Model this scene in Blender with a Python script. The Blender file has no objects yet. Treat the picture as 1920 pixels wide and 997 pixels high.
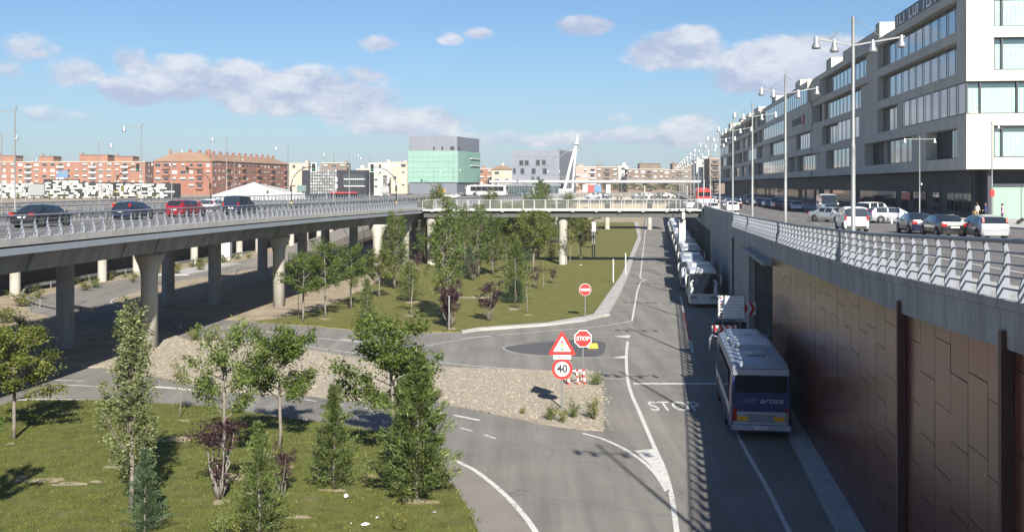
import bpy, bmesh, math, random
import numpy as np
from mathutils import Vector, Matrix
R = math.radians
S = bpy.context.scene
COL = S.collection
# ---------------------------------------------------------------- camera, world, sun, exposure
F, CX, HY, CZ = 2000.0, 960.0, 347.0, 10.5
cam_data = bpy.data.cameras.new('camera')
cam_data.sensor_width = 36.0
cam_data.lens = 36.0 * F / 1920.0
cam_data.shift_y = (HY - 498.5) / 1920.0
cam_data.clip_end = 20000
cam_data.clip_start = 0.2
cam = bpy.data.objects.new('camera', cam_data)
cam.location = (0, 0, CZ)
cam.rotation_euler = (R(90), 0, 0)
COL.objects.link(cam)
S.camera = cam
S.view_settings.view_transform = 'Standard'
S.view_settings.look = 'None'
S.view_settings.gamma = 1
S.view_settings.exposure = 1.10
SUN_EL = 32.0
sun_dir = Vector((0.20, -0.98, 0)).normalized() * math.cos(R(SUN_EL)) + Vector((0, 0, math.sin(R(SUN_EL))))
sd = bpy.data.lights.new('sun', 'SUN')
sd.energy = 5.0
sd.angle = R(0.5)
sd.color = (1.0, 0.93, 0.82)
sun = bpy.data.objects.new('sun', sd)
sun.rotation_euler = sun_dir.to_track_quat('Z', 'Y').to_euler()
sun.location = (0, 0, 60)
COL.objects.link(sun)

def build_world():
    w = bpy.data.worlds.new('World')
    S.world = w
    w.use_nodes = True
    nt = w.node_tree
    N, L = nt.nodes, nt.links
    N.clear()
    out = N.new('ShaderNodeOutputWorld')
    bg = N.new('ShaderNodeBackground')
    bg.inputs['Strength'].default_value = 0.05
    L.new(bg.outputs[0], out.inputs[0])
    sky = N.new('ShaderNodeTexSky')
    sky.sky_type = 'NISHITA'
    sky.sun_disc = False
    sky.sun_elevation = R(SUN_EL)
    sky.sun_rotation = math.atan2(sun_dir.x, sun_dir.y)
    sky.air_density = 1.0
    sky.dust_density = 0.6
    sky.ozone_density = 2.0
    tc = N.new('ShaderNodeTexCoord')
    D = tc.outputs['Generated']

    def math_(op, a, b=None, c=None, clamp=False):
        n = N.new('ShaderNodeMath'); n.operation = op; n.use_clamp = clamp
        for i, v in enumerate((a, b, c)):
            if v is None: continue
            if isinstance(v, (int, float)): n.inputs[i].default_value = v
            else: L.new(v, n.inputs[i])
        return n.outputs[0]

    def vmath(op, a, b):
        n = N.new('ShaderNodeVectorMath'); n.operation = op
        for i, v in enumerate((a, b)):
            if isinstance(v, (tuple, Vector)): n.inputs[i].default_value = v
            else: L.new(v, n.inputs[i])
        return n

    def noise(vec, scale, detail, rough, lac=2.0):
        n = N.new('ShaderNodeTexNoise'); n.inputs['Scale'].default_value = scale
        n.inputs['Detail'].default_value = detail; n.inputs['Roughness'].default_value = rough
        L.new(vec, n.inputs['Vector']); return n.outputs[0]

    stretch = vmath('MULTIPLY', D, (1, 1, 2.0)).outputs[0]
    nz = noise(stretch, 17.0, 8.0, 0.66)
    # cloud banks: direction, angular half sizes, opacity, whiteness of the top
    banks = [(250, 172, 62, 26, .95), (340, 150, 60, 42, .95), (455, 160, 75, 46, 1.0), (560, 172, 100, 44, .95), (660, 190, 95, 38, .8),
             (770, 228, 120, 30, .62), (70, 92, 50, 28, .58), (130, 132, 56, 26, .5), (10, 130, 40, 20, .4), (250, 116, 34, 24, .55),
             (330, 125, 50, 24, .6), (690, 145, 44, 18, .5), (710, 80, 36, 15, .6), (848, 72, 22, 12, .45), (893, 62, 30, 12, .45),
             (1092, 50, 54, 19, .7), (1268, 97, 84, 36, 1.0), (1300, 78, 48, 30, 1.0), (1440, 125, 110, 42, .9), (1520, 105, 110, 38, .9), (1400, 150, 80, 26, .9), (1560, 150, 150, 40, .9),
             (1165, 220, 30, 12, .45), (1310, 228, 60, 16, .6), (1190, 258, 170, 22, .5), (960, 262, 160, 18, .42), (1300, 244, 90, 18, .5),
             (-260, 150, 160, 40, .9), (-560, 110, 130, 46, .8), (2250, 120, 220, 60, .9), (2700, 60, 190, 60, .8), (60, 215, 150, 15, .3)]
    total = None; shade = None
    for (x, y, a, b, op) in banks:
        d = Vector(((x - CX) / F, 1, (HY - y) / F)).normalized()
        right = Vector((d.y, -d.x, 0)).normalized()
        up = right.cross(d)
        df = vmath('SUBTRACT', D, d).outputs[0]
        u = vmath('DOT_PRODUCT', df, right * (F / a)).outputs['Value']
        v = vmath('DOT_PRODUCT', df, up * (F / b)).outputs['Value']
        fw = vmath('DOT_PRODUCT', df, d * 4).outputs['Value']
        r2 = math_('ADD', math_('ADD', math_('MULTIPLY', u, u), math_('MULTIPLY', v, v)), math_('MULTIPLY', fw, fw))
        m = math_('MULTIPLY', math_('SUBTRACT', 1.45, r2, clamp=False), op)
        m = math_('MAXIMUM', m, -1.0)
        total = m if total is None else math_('SMOOTH_MAX', total, m, 0.25)
        lit = math_('MULTIPLY', math_('EXPONENT', math_('MULTIPLY', r2, -1.0)), math_('MULTIPLY_ADD', v, 0.55, 0.25))
        shade = lit if shade is None else math_('ADD', shade, lit)
    # scattered clouds over the rest of the sky (planar projection of a cloud deck)
    sep = N.new('ShaderNodeSeparateXYZ'); L.new(D, sep.inputs[0])
    zz = math_('MAXIMUM', sep.outputs[2], 0.03)
    cmb = N.new('ShaderNodeCombineXYZ')
    L.new(math_('DIVIDE', sep.outputs[0], zz), cmb.inputs[0]); L.new(math_('DIVIDE', sep.outputs[1], zz), cmb.inputs[1])
    deck = noise(cmb.outputs[0], 0.9, 6.0, 0.55)
    behind = math_('MULTIPLY', math_('SUBTRACT', 0.55, sep.outputs[1], clamp=True), 1.6, clamp=True)
    over = math_('MULTIPLY', math_('SUBTRACT', sep.outputs[2], 0.30, clamp=True), 4.0, clamp=True)
    free = math_('MAXIMUM', behind, over)
    dk = math_('MULTIPLY', math_('MULTIPLY_ADD', deck, 5.0, -3.0, clamp=True), free)
    dens = math_('ADD', total, math_('MULTIPLY_ADD', nz, 2.9, -1.42))
    ramp = N.new('ShaderNodeMapRange'); ramp.interpolation_type = 'SMOOTHSTEP'
    ramp.inputs[1].default_value = 0.08; ramp.inputs[2].default_value = 0.80
    L.new(dens, ramp.inputs[0])
    cov = math_('MAXIMUM', math_('MULTIPLY', ramp.outputs[0], 0.80), math_('MULTIPLY', dk, 0.45), clamp=True)
    veil = math_('MULTIPLY', math_('SUBTRACT', 0.15, sep.outputs[2], clamp=True), 2.6)
    nz2 = noise(vmath('ADD', stretch, (0, 0, 0.030)).outputs[0], 17.0, 8.0, 0.66)
    relief = math_('MULTIPLY', math_('SUBTRACT', nz, nz2), 3.4)
    bright = math_('ADD', math_('ADD', math_('MULTIPLY', shade, 0.9), relief), 0.20, clamp=True)
    mixc = N.new('ShaderNodeMix'); mixc.data_type = 'RGBA'
    mixc.inputs['A'].default_value = (4.6, 5.05, 6.7, 1)
    mixc.inputs['B'].default_value = (7.9, 7.95, 8.4, 1)
    L.new(bright, mixc.inputs['Factor'])
    # pale veil near the horizon, then the clouds
    tint = N.new('ShaderNodeMix'); tint.data_type = 'RGBA'; tint.blend_type = 'MULTIPLY'
    tint.inputs['Factor'].default_value = 1.0
    tint.inputs['B'].default_value = (SKYT[0], SKYT[1], SKYT[2], 1)
    L.new(sky.outputs[0], tint.inputs['A'])
    m1 = N.new('ShaderNodeMix'); m1.data_type = 'RGBA'
    L.new(veil, m1.inputs['Factor']); L.new(tint.outputs['Result'], m1.inputs['A'])
    m1.inputs['B'].default_value = (4.5, 5.6, 7.7, 1)
    m2 = N.new('ShaderNodeMix'); m2.data_type = 'RGBA'
    L.new(cov, m2.inputs['Factor']); L.new(m1.outputs['Result'], m2.inputs['A']); L.new(mixc.outputs['Result'], m2.inputs['B'])
    L.new(m2.outputs['Result'], bg.inputs['Color'])
SKYT = (.67, .85, 1.05)
build_world()

# ---------------------------------------------------------------- helpers
def G(x, y, z=0.0):
    Y = F * (CZ - z) / (y - HY)
    return Vector(((x - CX) / F * Y, Y, z))

def D(x, y, Y):
    return Vector(((x - CX) / F * Y, Y, CZ - (y - HY) / F * Y))

def interp(x, pts):
    if x <= pts[0][0]: return pts[0][1]
    for (a, b), (c, d) in zip(pts, pts[1:]):
        if x <= c: return b + (d - b) * (x - a) / (c - a)
    return pts[-1][1]

MATS = {}
def mat(name, col, rough=.8, metal=0.0, var=.12, scale=3.0, bump=0.0, bscale=None, col2=None, spec=.5, wear=None, detail=6, coat=0.0, streak=None, cracks=None):
    m = bpy.data.materials.new(name)
    m.use_nodes = True
    nt = m.node_tree; N = nt.nodes; L = nt.links
    b = N['Principled BSDF']
    b.inputs['Roughness'].default_value = rough
    b.inputs['Metallic'].default_value = metal
    b.inputs['Specular IOR Level'].default_value = spec
    if coat: b.inputs['Coat Weight'].default_value = coat; b.inputs['Coat Roughness'].default_value = .08
    geo = N.new('ShaderNodeNewGeometry')
    tx = N.new('ShaderNodeTexNoise'); tx.inputs['Scale'].default_value = scale; tx.inputs['Detail'].default_value = detail
    tx.inputs['Roughness'].default_value = .62
    L.new(geo.outputs['Position'], tx.inputs['Vector'])
    mr = N.new('ShaderNodeMapRange'); mr.inputs[1].default_value = .32; mr.inputs[2].default_value = .68
    L.new(tx.outputs[0], mr.inputs[0])
    mx = N.new('ShaderNodeMix'); mx.data_type = 'RGBA'
    c = Vector(col)
    lo = c * (1 - var); hi = Vector(col2) if col2 else c * (1 + var)
    mx.inputs['A'].default_value = (*lo, 1); mx.inputs['B'].default_value = (*hi, 1)
    L.new(mr.outputs[0], mx.inputs['Factor'])
    res = mx.outputs['Result']
    if wear:   # (colour, scale, threshold, strength)
        t2 = N.new('ShaderNodeTexNoise'); t2.inputs['Scale'].default_value = wear[1]; t2.inputs['Detail'].default_value = 8
        L.new(geo.outputs['Position'], t2.inputs['Vector'])
        r2 = N.new('ShaderNodeMapRange'); r2.inputs[1].default_value = wear[2]; r2.inputs[2].default_value = wear[2] + .12
        r2.inputs[4].default_value = wear[3]
        L.new(t2.outputs[0], r2.inputs[0])
        m2 = N.new('ShaderNodeMix'); m2.data_type = 'RGBA'
        L.new(r2.outputs[0], m2.inputs['Factor']); L.new(res, m2.inputs['A']); m2.inputs['B'].default_value = (*wear[0], 1)
        res = m2.outputs['Result']
    if streak:   # ((stretch xyz), low, high): long marks along one direction
        vm = N.new('ShaderNodeVectorMath'); vm.operation = 'MULTIPLY'; vm.inputs[1].default_value = streak[0]
        L.new(geo.outputs['Position'], vm.inputs[0])
        t4 = N.new('ShaderNodeTexNoise'); t4.inputs['Scale'].default_value = 1.0; t4.inputs['Detail'].default_value = 7; t4.inputs['Roughness'].default_value = .65
        L.new(vm.outputs[0], t4.inputs['Vector'])
        r4 = N.new('ShaderNodeMapRange'); r4.inputs[1].default_value = .35; r4.inputs[2].default_value = .65; r4.inputs[3].default_value = streak[1]; r4.inputs[4].default_value = streak[2]
        L.new(t4.outputs[0], r4.inputs[0])
        m4 = N.new('ShaderNodeVectorMath'); m4.operation = 'SCALE'
        L.new(res, m4.inputs[0]); L.new(r4.outputs[0], m4.inputs['Scale']); res = m4.outputs[0]
    if cracks:
        wn = N.new('ShaderNodeTexNoise'); wn.inputs['Scale'].default_value = .35; wn.inputs['Detail'].default_value = 6
        L.new(geo.outputs['Position'], wn.inputs['Vector'])
        wm = N.new('ShaderNodeVectorMath'); wm.operation = 'MULTIPLY_ADD'; wm.inputs[1].default_value = (4, 4, 4)
        L.new(wn.outputs['Color'], wm.inputs[0]); L.new(geo.outputs['Position'], wm.inputs[2])
        vo = N.new('ShaderNodeTexVoronoi'); vo.feature = 'DISTANCE_TO_EDGE'; vo.inputs['Scale'].default_value = cracks
        L.new(wm.outputs[0], vo.inputs['Vector'])
        r5 = N.new('ShaderNodeMapRange'); r5.inputs[1].default_value = .0; r5.inputs[2].default_value = .0045; r5.inputs[3].default_value = .62; r5.inputs[4].default_value = 1.0
        L.new(vo.outputs[0], r5.inputs[0])
        m5 = N.new('ShaderNodeVectorMath'); m5.operation = 'SCALE'
        L.new(res, m5.inputs[0]); L.new(r5.outputs[0], m5.inputs['Scale']); res = m5.outputs[0]
    L.new(res, b.inputs['Base Color'])
    if bump:
        t3 = N.new('ShaderNodeTexNoise'); t3.inputs['Scale'].default_value = bscale or scale * 8; t3.inputs['Detail'].default_value = 5
        L.new(geo.outputs['Position'], t3.inputs['Vector'])
        bp = N.new('ShaderNodeBump'); bp.inputs['Strength'].default_value = bump; bp.inputs['Distance'].default_value = .03
        L.new(t3.outputs[0], bp.inputs['Height']); L.new(bp.outputs[0], b.inputs['Normal'])
    MATS[name] = m
    return m

def leaf_mat(name, dark, light, trans=.35):
    m = bpy.data.materials.new(name); m.use_nodes = True
    nt = m.node_tree; N = nt.nodes; L = nt.links
    b = N['Principled BSDF']; b.inputs['Roughness'].default_value = .55; b.inputs['Specular IOR Level'].default_value = .35
    geo = N.new('ShaderNodeNewGeometry')
    mx = N.new('ShaderNodeMix'); mx.data_type = 'RGBA'
    mx.inputs['A'].default_value = (*dark, 1); mx.inputs['B'].default_value = (*light, 1)
    L.new(geo.outputs['Random Per Island'], mx.inputs['Factor'])
    cn = N.new('ShaderNodeTexNoise'); cn.inputs['Scale'].default_value = 1.7; cn.inputs['Detail'].default_value = 3
    L.new(geo.outputs['Position'], cn.inputs['Vector'])
    cr = N.new('ShaderNodeMapRange'); cr.inputs[1].default_value = .34; cr.inputs[2].default_value = .66; cr.inputs[3].default_value = .62; cr.inputs[4].default_value = 1.32
    L.new(cn.outputs[0], cr.inputs[0])
    cs = N.new('ShaderNodeVectorMath'); cs.operation = 'SCALE'
    L.new(mx.outputs['Result'], cs.inputs[0]); L.new(cr.outputs[0], cs.inputs['Scale'])
    L.new(cs.outputs[0], b.inputs['Base Color'])
    tr = N.new('ShaderNodeBsdfTranslucent')
    m2 = N.new('ShaderNodeMix'); m2.data_type = 'RGBA'; m2.blend_type = 'MULTIPLY'; m2.inputs['Factor'].default_value = 1
    L.new(cs.outputs[0], m2.inputs['A']); m2.inputs['B'].default_value = (1.5, 1.6, .6, 1)
    L.new(m2.outputs['Result'], tr.inputs['Color'])
    ms = N.new('ShaderNodeMixShader'); ms.inputs[0].default_value = trans
    L.new(b.outputs[0], ms.inputs[1]); L.new(tr.outputs[0], ms.inputs[2])
    L.new(ms.outputs[0], N['Material Output'].inputs[0])
    MATS[name] = m
    return m

def tag(o, label=None, cat=None, group=None, kind=None):
    if label: o['label'] = label
    if cat: o['category'] = cat
    if group: o['group'] = group
    if kind: o['kind'] = kind
    return o

def empty(name, loc=(0, 0, 0), rz=0.0, label=None, cat=None, group=None):
    o = bpy.data.objects.new(name, None)
    o.empty_display_size = .3
    o.location = loc; o.rotation_euler = (0, 0, rz)
    COL.objects.link(o)
    return tag(o, label, cat, group)

def link(name, me, parent=None, loc=(0, 0, 0), rot=(0, 0, 0), scale=None):
    o = bpy.data.objects.new(name, me)
    o.location = loc; o.rotation_euler = rot
    if scale is not None: o.scale = scale
    if parent: o.parent = parent
    COL.objects.link(o)
    return o

def kids(o):
    return [c for c in COL.objects if c.parent == o]

CHILD = {}
def copy_tree(o, loc=None, rz=None, label=None, group=None, cat=None, scale=None, swap=None):
    """a copy of a thing, of each of its parts and of their sub-parts; swap replaces material-dependent meshes"""
    if o.name not in CHILD: CHILD[o.name] = list(o.children)
    r = o.copy(); COL.objects.link(r)
    if loc is not None: r.location = loc
    if rz is not None: r.rotation_euler = (0, 0, rz)
    if scale is not None: r.scale = (scale, scale, scale)
    if label: r['label'] = label
    if group: r['group'] = group
    if cat: r['category'] = cat
    for ch in CHILD[o.name]:
        if ch.name not in CHILD: CHILD[ch.name] = list(ch.children)
        c = ch.copy(); COL.objects.link(c); c.parent = r
        if swap and c.data and c.data.name in swap: c.data = swap[c.data.name]
        for g in CHILD[ch.name]:
            d = g.copy(); COL.objects.link(d); d.parent = c
            if swap and d.data and d.data.name in swap: d.data = swap[d.data.name]
    return r

class MB:
    """collects solids into one mesh; M is applied to whatever is added"""
    def __init__(self, M=None):
        self.v = []; self.f = []; self.mi = []; self.sm = []; self.M = M or Matrix(); self.mat = 0
    def add(self, vs, fs, smooth=False):
        n = len(self.v)
        self.v += [tuple(self.M @ Vector(p)) for p in vs]
        for f in fs:
            self.f.append([i + n for i in f]); self.mi.append(self.mat); self.sm.append(smooth)
        return self
    def box(self, c, s, rz=0.0, taper=1.0):
        hx, hy, hz = s[0] / 2, s[1] / 2, s[2] / 2
        vs = []
        cs, sn = math.cos(rz), math.sin(rz)
        for k, (z, t) in enumerate(((-hz, 1.0), (hz, taper))):
            for (x, y) in ((-hx, -hy), (hx, -hy), (hx, hy), (-hx, hy)):
                x *= t; y *= t
                vs.append((c[0] + x * cs - y * sn, c[1] + x * sn + y * cs, c[2] + z))
        return self.add(vs, [(3, 2, 1, 0), (4, 5, 6, 7), (0, 1, 5, 4), (1, 2, 6, 5), (2, 3, 7, 6), (3, 0, 4, 7)])
    def bx(self, x0, x1, y0, y1, z0, z1):
        return self.box(((x0 + x1) / 2, (y0 + y1) / 2, (z0 + z1) / 2), (abs(x1 - x0), abs(y1 - y0), abs(z1 - z0)))
    def bar(self, p, q, w, h=None):
        """square bar between two points"""
        p = Vector(p); q = Vector(q); d = q - p
        if d.length < 1e-6: return self
        h = h or w
        d.normalize()
        up = Vector((0, 0, 1)) if abs(d.z) < .95 else Vector((0, 1, 0))
        a = d.cross(up).normalized() * (w / 2); b = a.cross(d).normalized() * (h / 2)
        vs = [p - a - b, p + a - b, p + a + b, p - a + b, q - a - b, q + a - b, q + a + b, q - a + b]
        return self.add(vs, [(0, 1, 2, 3), (7, 6, 5, 4), (4, 5, 1, 0), (5, 6, 2, 1), (6, 7, 3, 2), (7, 4, 0, 3)])
    def tube(self, pts, rad, n=8, cap=True):
        pts = [Vector(p) for p in pts]
        if isinstance(rad, (int, float)): rad = [rad] * len(pts)
        vs = []; fs = []
        ref = None
        for i, p in enumerate(pts):
            d = (pts[min(i + 1, len(pts) - 1)] - pts[max(i - 1, 0)]).normalized()
            if ref is None:
                ref = Vector((1, 0, 0)) if abs(d.x) < .9 else Vector((0, 1, 0))
            a = (ref - d * ref.dot(d))
            a.normalize(); ref = a; b = d.cross(a)
            for k in range(n):
                t = 2 * math.pi * k / n
                vs.append(p + (a * math.cos(t) + b * math.sin(t)) * rad[i])
        for i in range(len(pts) - 1):
            for k in range(n):
                k2 = (k + 1) % n
                fs.append((i * n + k, i * n + k2, (i + 1) * n + k2, (i + 1) * n + k))
        self.add(vs, fs, True)
        if cap:
            m = len(self.v) - len(vs)
            self.f.append([m + k for k in reversed(range(n))]); self.mi.append(self.mat); self.sm.append(False)
            self.f.append([m + (len(pts) - 1) * n + k for k in range(n)]); self.mi.append(self.mat); self.sm.append(False)
        return self
    def lathe(self, prof, c=(0, 0, 0), n=12):
        vs = []; fs = []
        for (r, z) in prof:
            for k in range(n):
                t = 2 * math.pi * k / n
                vs.append((c[0] + r * math.cos(t), c[1] + r * math.sin(t), c[2] + z))
        for i in range(len(prof) - 1):
            for k in range(n):
                k2 = (k + 1) % n
                fs.append((i * n + k, i * n + k2, (i + 1) * n + k2, (i + 1) * n + k))
        return self.add(vs, fs, True)
    def prism(self, poly, z0, z1):
        n = len(poly)
        vs = [(p[0], p[1], z0) for p in poly] + [(p[0], p[1], z1) for p in poly]
        return self.add(vs, [tuple(reversed(range(n))), tuple(range(n, 2 * n))] + [(i, (i + 1) % n, n + (i + 1) % n, n + i) for i in range(n)])
    def plate(self, poly, axis_o, ux, uy, th):
        """polygon in a plane (origin, two axes) thickened along the normal"""
        ux = Vector(ux); uy = Vector(uy); nn = ux.cross(uy).normalized() * (th / 2); o = Vector(axis_o)
        n = len(poly)
        vs = [o + ux * p[0] + uy * p[1] - nn for p in poly] + [o + ux * p[0] + uy * p[1] + nn for p in poly]
        return self.add(vs, [tuple(reversed(range(n))), tuple(range(n, 2 * n))] + [(i, (i + 1) % n, n + (i + 1) % n, n + i) for i in range(n)])
    def quad(self, a, b, c, d):
        return self.add([a, b, c, d], [(0, 1, 2, 3)])
    def loft(self, rings, closed=True, caps=True, smooth=True):
        n = len(rings[0]); vs = [p for r in rings for p in r]; fs = []
        for i in range(len(rings) - 1):
            for k in range(n if closed else n - 1):
                k2 = (k + 1) % n
                fs.append((i * n + k, i * n + k2, (i + 1) * n + k2, (i + 1) * n + k))
        self.add(vs, fs, smooth)
        if caps:
            b = len(self.v) - len(vs)
            self.f.append([b + k for k in reversed(range(n))]); self.mi.append(self.mat); self.sm.append(False)
            self.f.append([b + (len(rings) - 1) * n + k for k in range(n)]); self.mi.append(self.mat); self.sm.append(False)
        return self
    def mesh(self, name, mats, fix=True):
        me = bpy.data.meshes.new(name)
        me.from_pydata(self.v, [], self.f)
        if not isinstance(mats, (list, tuple)): mats = [mats]
        for m in mats: me.materials.append(MATS[m] if isinstance(m, str) else m)
        me.polygons.foreach_set('material_index', self.mi)
        me.polygons.foreach_set('use_smooth', self.sm)
        if fix:
            bm = bmesh.new(); bm.from_mesh(me)
            bmesh.ops.recalc_face_normals(bm, faces=bm.faces)
            bm.to_mesh(me); bm.free()
        me.update()
        return me
    def build(self, name, mats, parent=None, loc=(0, 0, 0), rot=(0, 0, 0), label=None, cat=None, group=None, kind=None, fix=True):
        return tag(link(name, self.mesh(name, mats, fix), parent, loc, rot), label, cat, group, kind)

def smooth_line(pts, n=6, closed=False):
    pts = [Vector(p) for p in pts]; out = []
    m = len(pts)
    rng = range(m if closed else m - 1)
    for i in rng:
        if closed: p0, p1, p2, p3 = pts[i - 1], pts[i], pts[(i + 1) % m], pts[(i + 2) % m]
        else:
            p1, p2 = pts[i], pts[i + 1]
            p0 = pts[i - 1] if i else p1 * 2 - p2
            p3 = pts[i + 2] if i + 2 < m else p2 * 2 - p1
        for k in range(n):
            t = k / n
            out.append(.5 * ((2 * p1) + (p2 - p0) * t + (2 * p0 - 5 * p1 + 4 * p2 - p3) * t * t + (3 * p1 - p0 - 3 * p2 + p3) * t ** 3))
    if not closed: out.append(pts[-1])
    return out

def sheet(name, poly, z, matname, thick=0.0, kind='structure', **kw):
    """a flat sheet over a (possibly concave) outline, with sides if thick"""
    bm = bmesh.new()
    vs = [bm.verts.new((p[0], p[1], z)) for p in poly]
    f = bm.faces.new(vs)
    f.normal_update()
    if f.normal.z < 0: f.normal_flip()
    if thick:
        r = bmesh.ops.extrude_face_region(bm, geom=[f])
        low = [g for g in r['geom'] if isinstance(g, bmesh.types.BMVert)]
        for v in low: v.co.z -= 0
        for v in vs: v.co.z -= thick
        bmesh.ops.reverse_faces(bm, faces=[f]) if f.normal.z > 0 else None
    bmesh.ops.triangulate(bm, faces=[g for g in bm.faces if len(g.verts) > 4])
    if thick: bmesh.ops.recalc_face_normals(bm, faces=bm.faces)
    me = bpy.data.meshes.new(name); bm.to_mesh(me); bm.free()
    me.materials.append(MATS[matname])
    o = link(name, me)
    return tag(o, kind=kind, **kw)

def ribbon(pts, w, z, mb=None):
    """flat painted strip along a line; w a number or one per point"""
    mb = mb or MB(); pts = [Vector((p[0], p[1], 0)) for p in pts]
    if isinstance(w, (int, float)): w = [w] * len(pts)
    vs = []
    for i, p in enumerate(pts):
        d = (pts[min(i + 1, len(pts) - 1)] - pts[max(i - 1, 0)]).normalized()
        n = Vector((-d.y, d.x, 0)) * w[i] / 2
        vs += [(p.x - n.x, p.y - n.y, z), (p.x + n.x, p.y + n.y, z)]
    mb.add(vs, [(2 * i, 2 * i + 1, 2 * i + 3, 2 * i + 2) for i in range(len(pts) - 1)])
    return mb

def text_mesh(name, body, size, matname, extrude=0.0, shear=0.0, align='CENTER', bold=0.0):
    cu = bpy.data.curves.new(name, 'FONT')
    cu.body = body; cu.size = size; cu.align_x = align; cu.align_y = 'CENTER'; cu.extrude = extrude; cu.shear = shear; cu.offset = bold
    cu.resolution_u = 3
    o = bpy.data.objects.new('tmp', cu); COL.objects.link(o)
    dg = bpy.context.evaluated_depsgraph_get()
    me = bpy.data.meshes.new_from_object(o.evaluated_get(dg))
    bpy.data.objects.remove(o); bpy.data.curves.remove(cu)
    me.name = name
    me.materials.clear(); me.materials.append(MATS[matname])
    return me

# ---------------------------------------------------------------- materials
mat('earth', (.25, .20, .14), .95, var=.25, scale=.6, bump=.5, bscale=9, col2=(.34, .285, .21))
mat('city_ground', (.26, .25, .23), .95, var=.2, scale=.05)
mat('asphalt', (.172, .165, .152), .9, var=.10, scale=.35, bump=.35, bscale=40, wear=((.21, .195, .175), .12, .52, .55), streak=((1.1, .05, 1), .78, 1.12), cracks=.11)
mat('asphalt_new', (.072, .073, .078), .9, var=.15, scale=1.2, bump=.3, bscale=40)
mat('asphalt_pale', (.19, .175, .16), .92, var=.12, scale=.8, bump=.3, bscale=40)
mat('street_asphalt', (.125, .118, .115), .9, var=.12, scale=.5, bump=.3, bscale=30, streak=((1.1, .055, 1), .82, 1.12))
mat('paint', (.52, .52, .50), .7, var=.06, scale=2, wear=((.2, .19, .18), 4, .55, .75))
mat('red_paint', (.22, .06, .07), .8, var=.2, scale=3)
mat('lawn', (.078, .090, .012), .95, var=.28, scale=1.6, bump=.8, bscale=20, col2=(.108, .116, .017), wear=((.14, .125, .06), .55, .60, .55))
mat('lawn_far', (.098, .102, .015), .95, var=.2, scale=.9, bump=.8, bscale=16, col2=(.130, .126, .021), wear=((.13, .11, .05), .4, .60, .5))
mat('gravel', (.275, .242, .192), .95, var=.22, scale=5, bump=.9, bscale=22)
mat('stone', (.265, .236, .19), .9, var=.3, scale=9)
mat('concrete', (.33, .335, .335), .85, var=.12, scale=.8, bump=.15, bscale=14, wear=((.2, .2, .2), .5, .56, .35), streak=((1.6, 1.6, .10), .74, 1.10))
mat('concrete_warm', (.37, .355, .32), .85, var=.10, scale=.9, bump=.12, bscale=14, wear=((.25, .24, .22), .5, .58, .35), streak=((2.2, 2.2, .12), .80, 1.08))
mat('kerb', (.36, .355, .345), .85, var=.15, scale=1.2, bump=.2, bscale=20)
mat('pave', (.33, .325, .32), .85, var=.14, scale=.7, bump=.15, bscale=14)
mat('girder', (.20, .195, .19), .75, var=.15, scale=.7, wear=((.14, .135, .13), .8, .55, .5), streak=((1.2, 1.2, .2), .74, 1.12))
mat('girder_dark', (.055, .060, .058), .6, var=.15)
mat('steel_blue', (.34, .38, .44), .5, metal=.3, var=.08)
mat('galv', (.20, .21, .21), .5, metal=.25, var=.12, scale=2.2)
mat('rail_paint', (.185, .205, .24), .5, metal=.1, var=.08, scale=2)
mat('white_steel', (.44, .45, .455), .45, var=.05)
mat('chrome', (.42, .43, .44), .35, metal=.7, var=.05)
mat('panel', (.120, .036, .028), .25, var=.18, scale=.6, col2=(.148, .050, .036), spec=.5, streak=((1.4, 1.4, .14), .76, 1.10))
mat('panel_b', (.100, .030, .025), .26, var=.18, scale=.6, col2=(.125, .041, .031), spec=.5, streak=((1.4, 1.4, .14), .76, 1.10))
mat('oxide', (.060, .030, .031), .5, var=.2, scale=2)
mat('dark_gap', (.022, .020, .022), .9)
mat('sign_red', (.60, .03, .025), .4, var=.06)
mat('sign_white', (.80, .80, .79), .45, var=.03)
mat('sign_black', (.015, .015, .016), .5)
mat('sign_back', (.30, .31, .32), .5, metal=.4)
mat('amber', (.75, .36, .02), .4, var=.05)
mat('green_dot', (.01, .30, .14), .4)
mat('blue_dot', (.03, .12, .42), .4)
mat('text_grey', (.22, .28, .25), .6)
mat('yellow', (.70, .45, .03), .5, var=.08)
mat('hotel', (.48, .46, .41), .8, var=.07, scale=.4, bump=.08, bscale=6, wear=((.33, .33, .325), .25, .57, .4), streak=((.7, .7, .05), .90, 1.05))
mat('hotel_front', (.42, .41, .37), .8, var=.04, scale=.4, bump=.08, bscale=6)
mat('hotel_glass', (.030, .062, .070), .04, metal=.0, var=.1, scale=.3, spec=1.0, coat=1.0)
mat('hotel_blind', (.17, .20, .20), .15, var=.15, scale=.6, spec=.8, coat=.8)
mat('frame_dark', (.030, .032, .045), .45, var=.1)
mat('curtain', (.27, .40, .37), .7, var=.12, scale=1.5)
mat('shop_dark', (.022, .026, .034), .6, var=.3, scale=.6, spec=.25)
mat('shop_glass', (.012, .020, .024), .03, var=.2, spec=.9)
mat('pale_screen', (.21, .33, .26), .5, var=.08, scale=.7)
mat('board_red', (.30, .06, .055), .6)
mat('board_blue', (.09, .19, .36), .6)
mat('board_yellow', (.42, .30, .06), .6)
mat('bare_soil', (.27, .225, .15), .95, var=.3, scale=3, bump=.5, bscale=14)
mat('bark', (.17, .15, .13), .9, var=.3, scale=6)
mat('bark_pale', (.19, .178, .16), .9, var=.25, scale=5)
mat('tyre', (.018, .018, .019), .85)
mat('rim', (.40, .41, .42), .35, metal=.7)
mat('carglass', (.016, .022, .028), .05, spec=.8, coat=.6)
mat('busglass', (.012, .016, .022), .07, spec=.45)
mat('lamp_red', (.34, .010, .010), .25, var=.05)
mat('lamp_clear', (.70, .72, .74), .15, var=.03, spec=.8)
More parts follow.
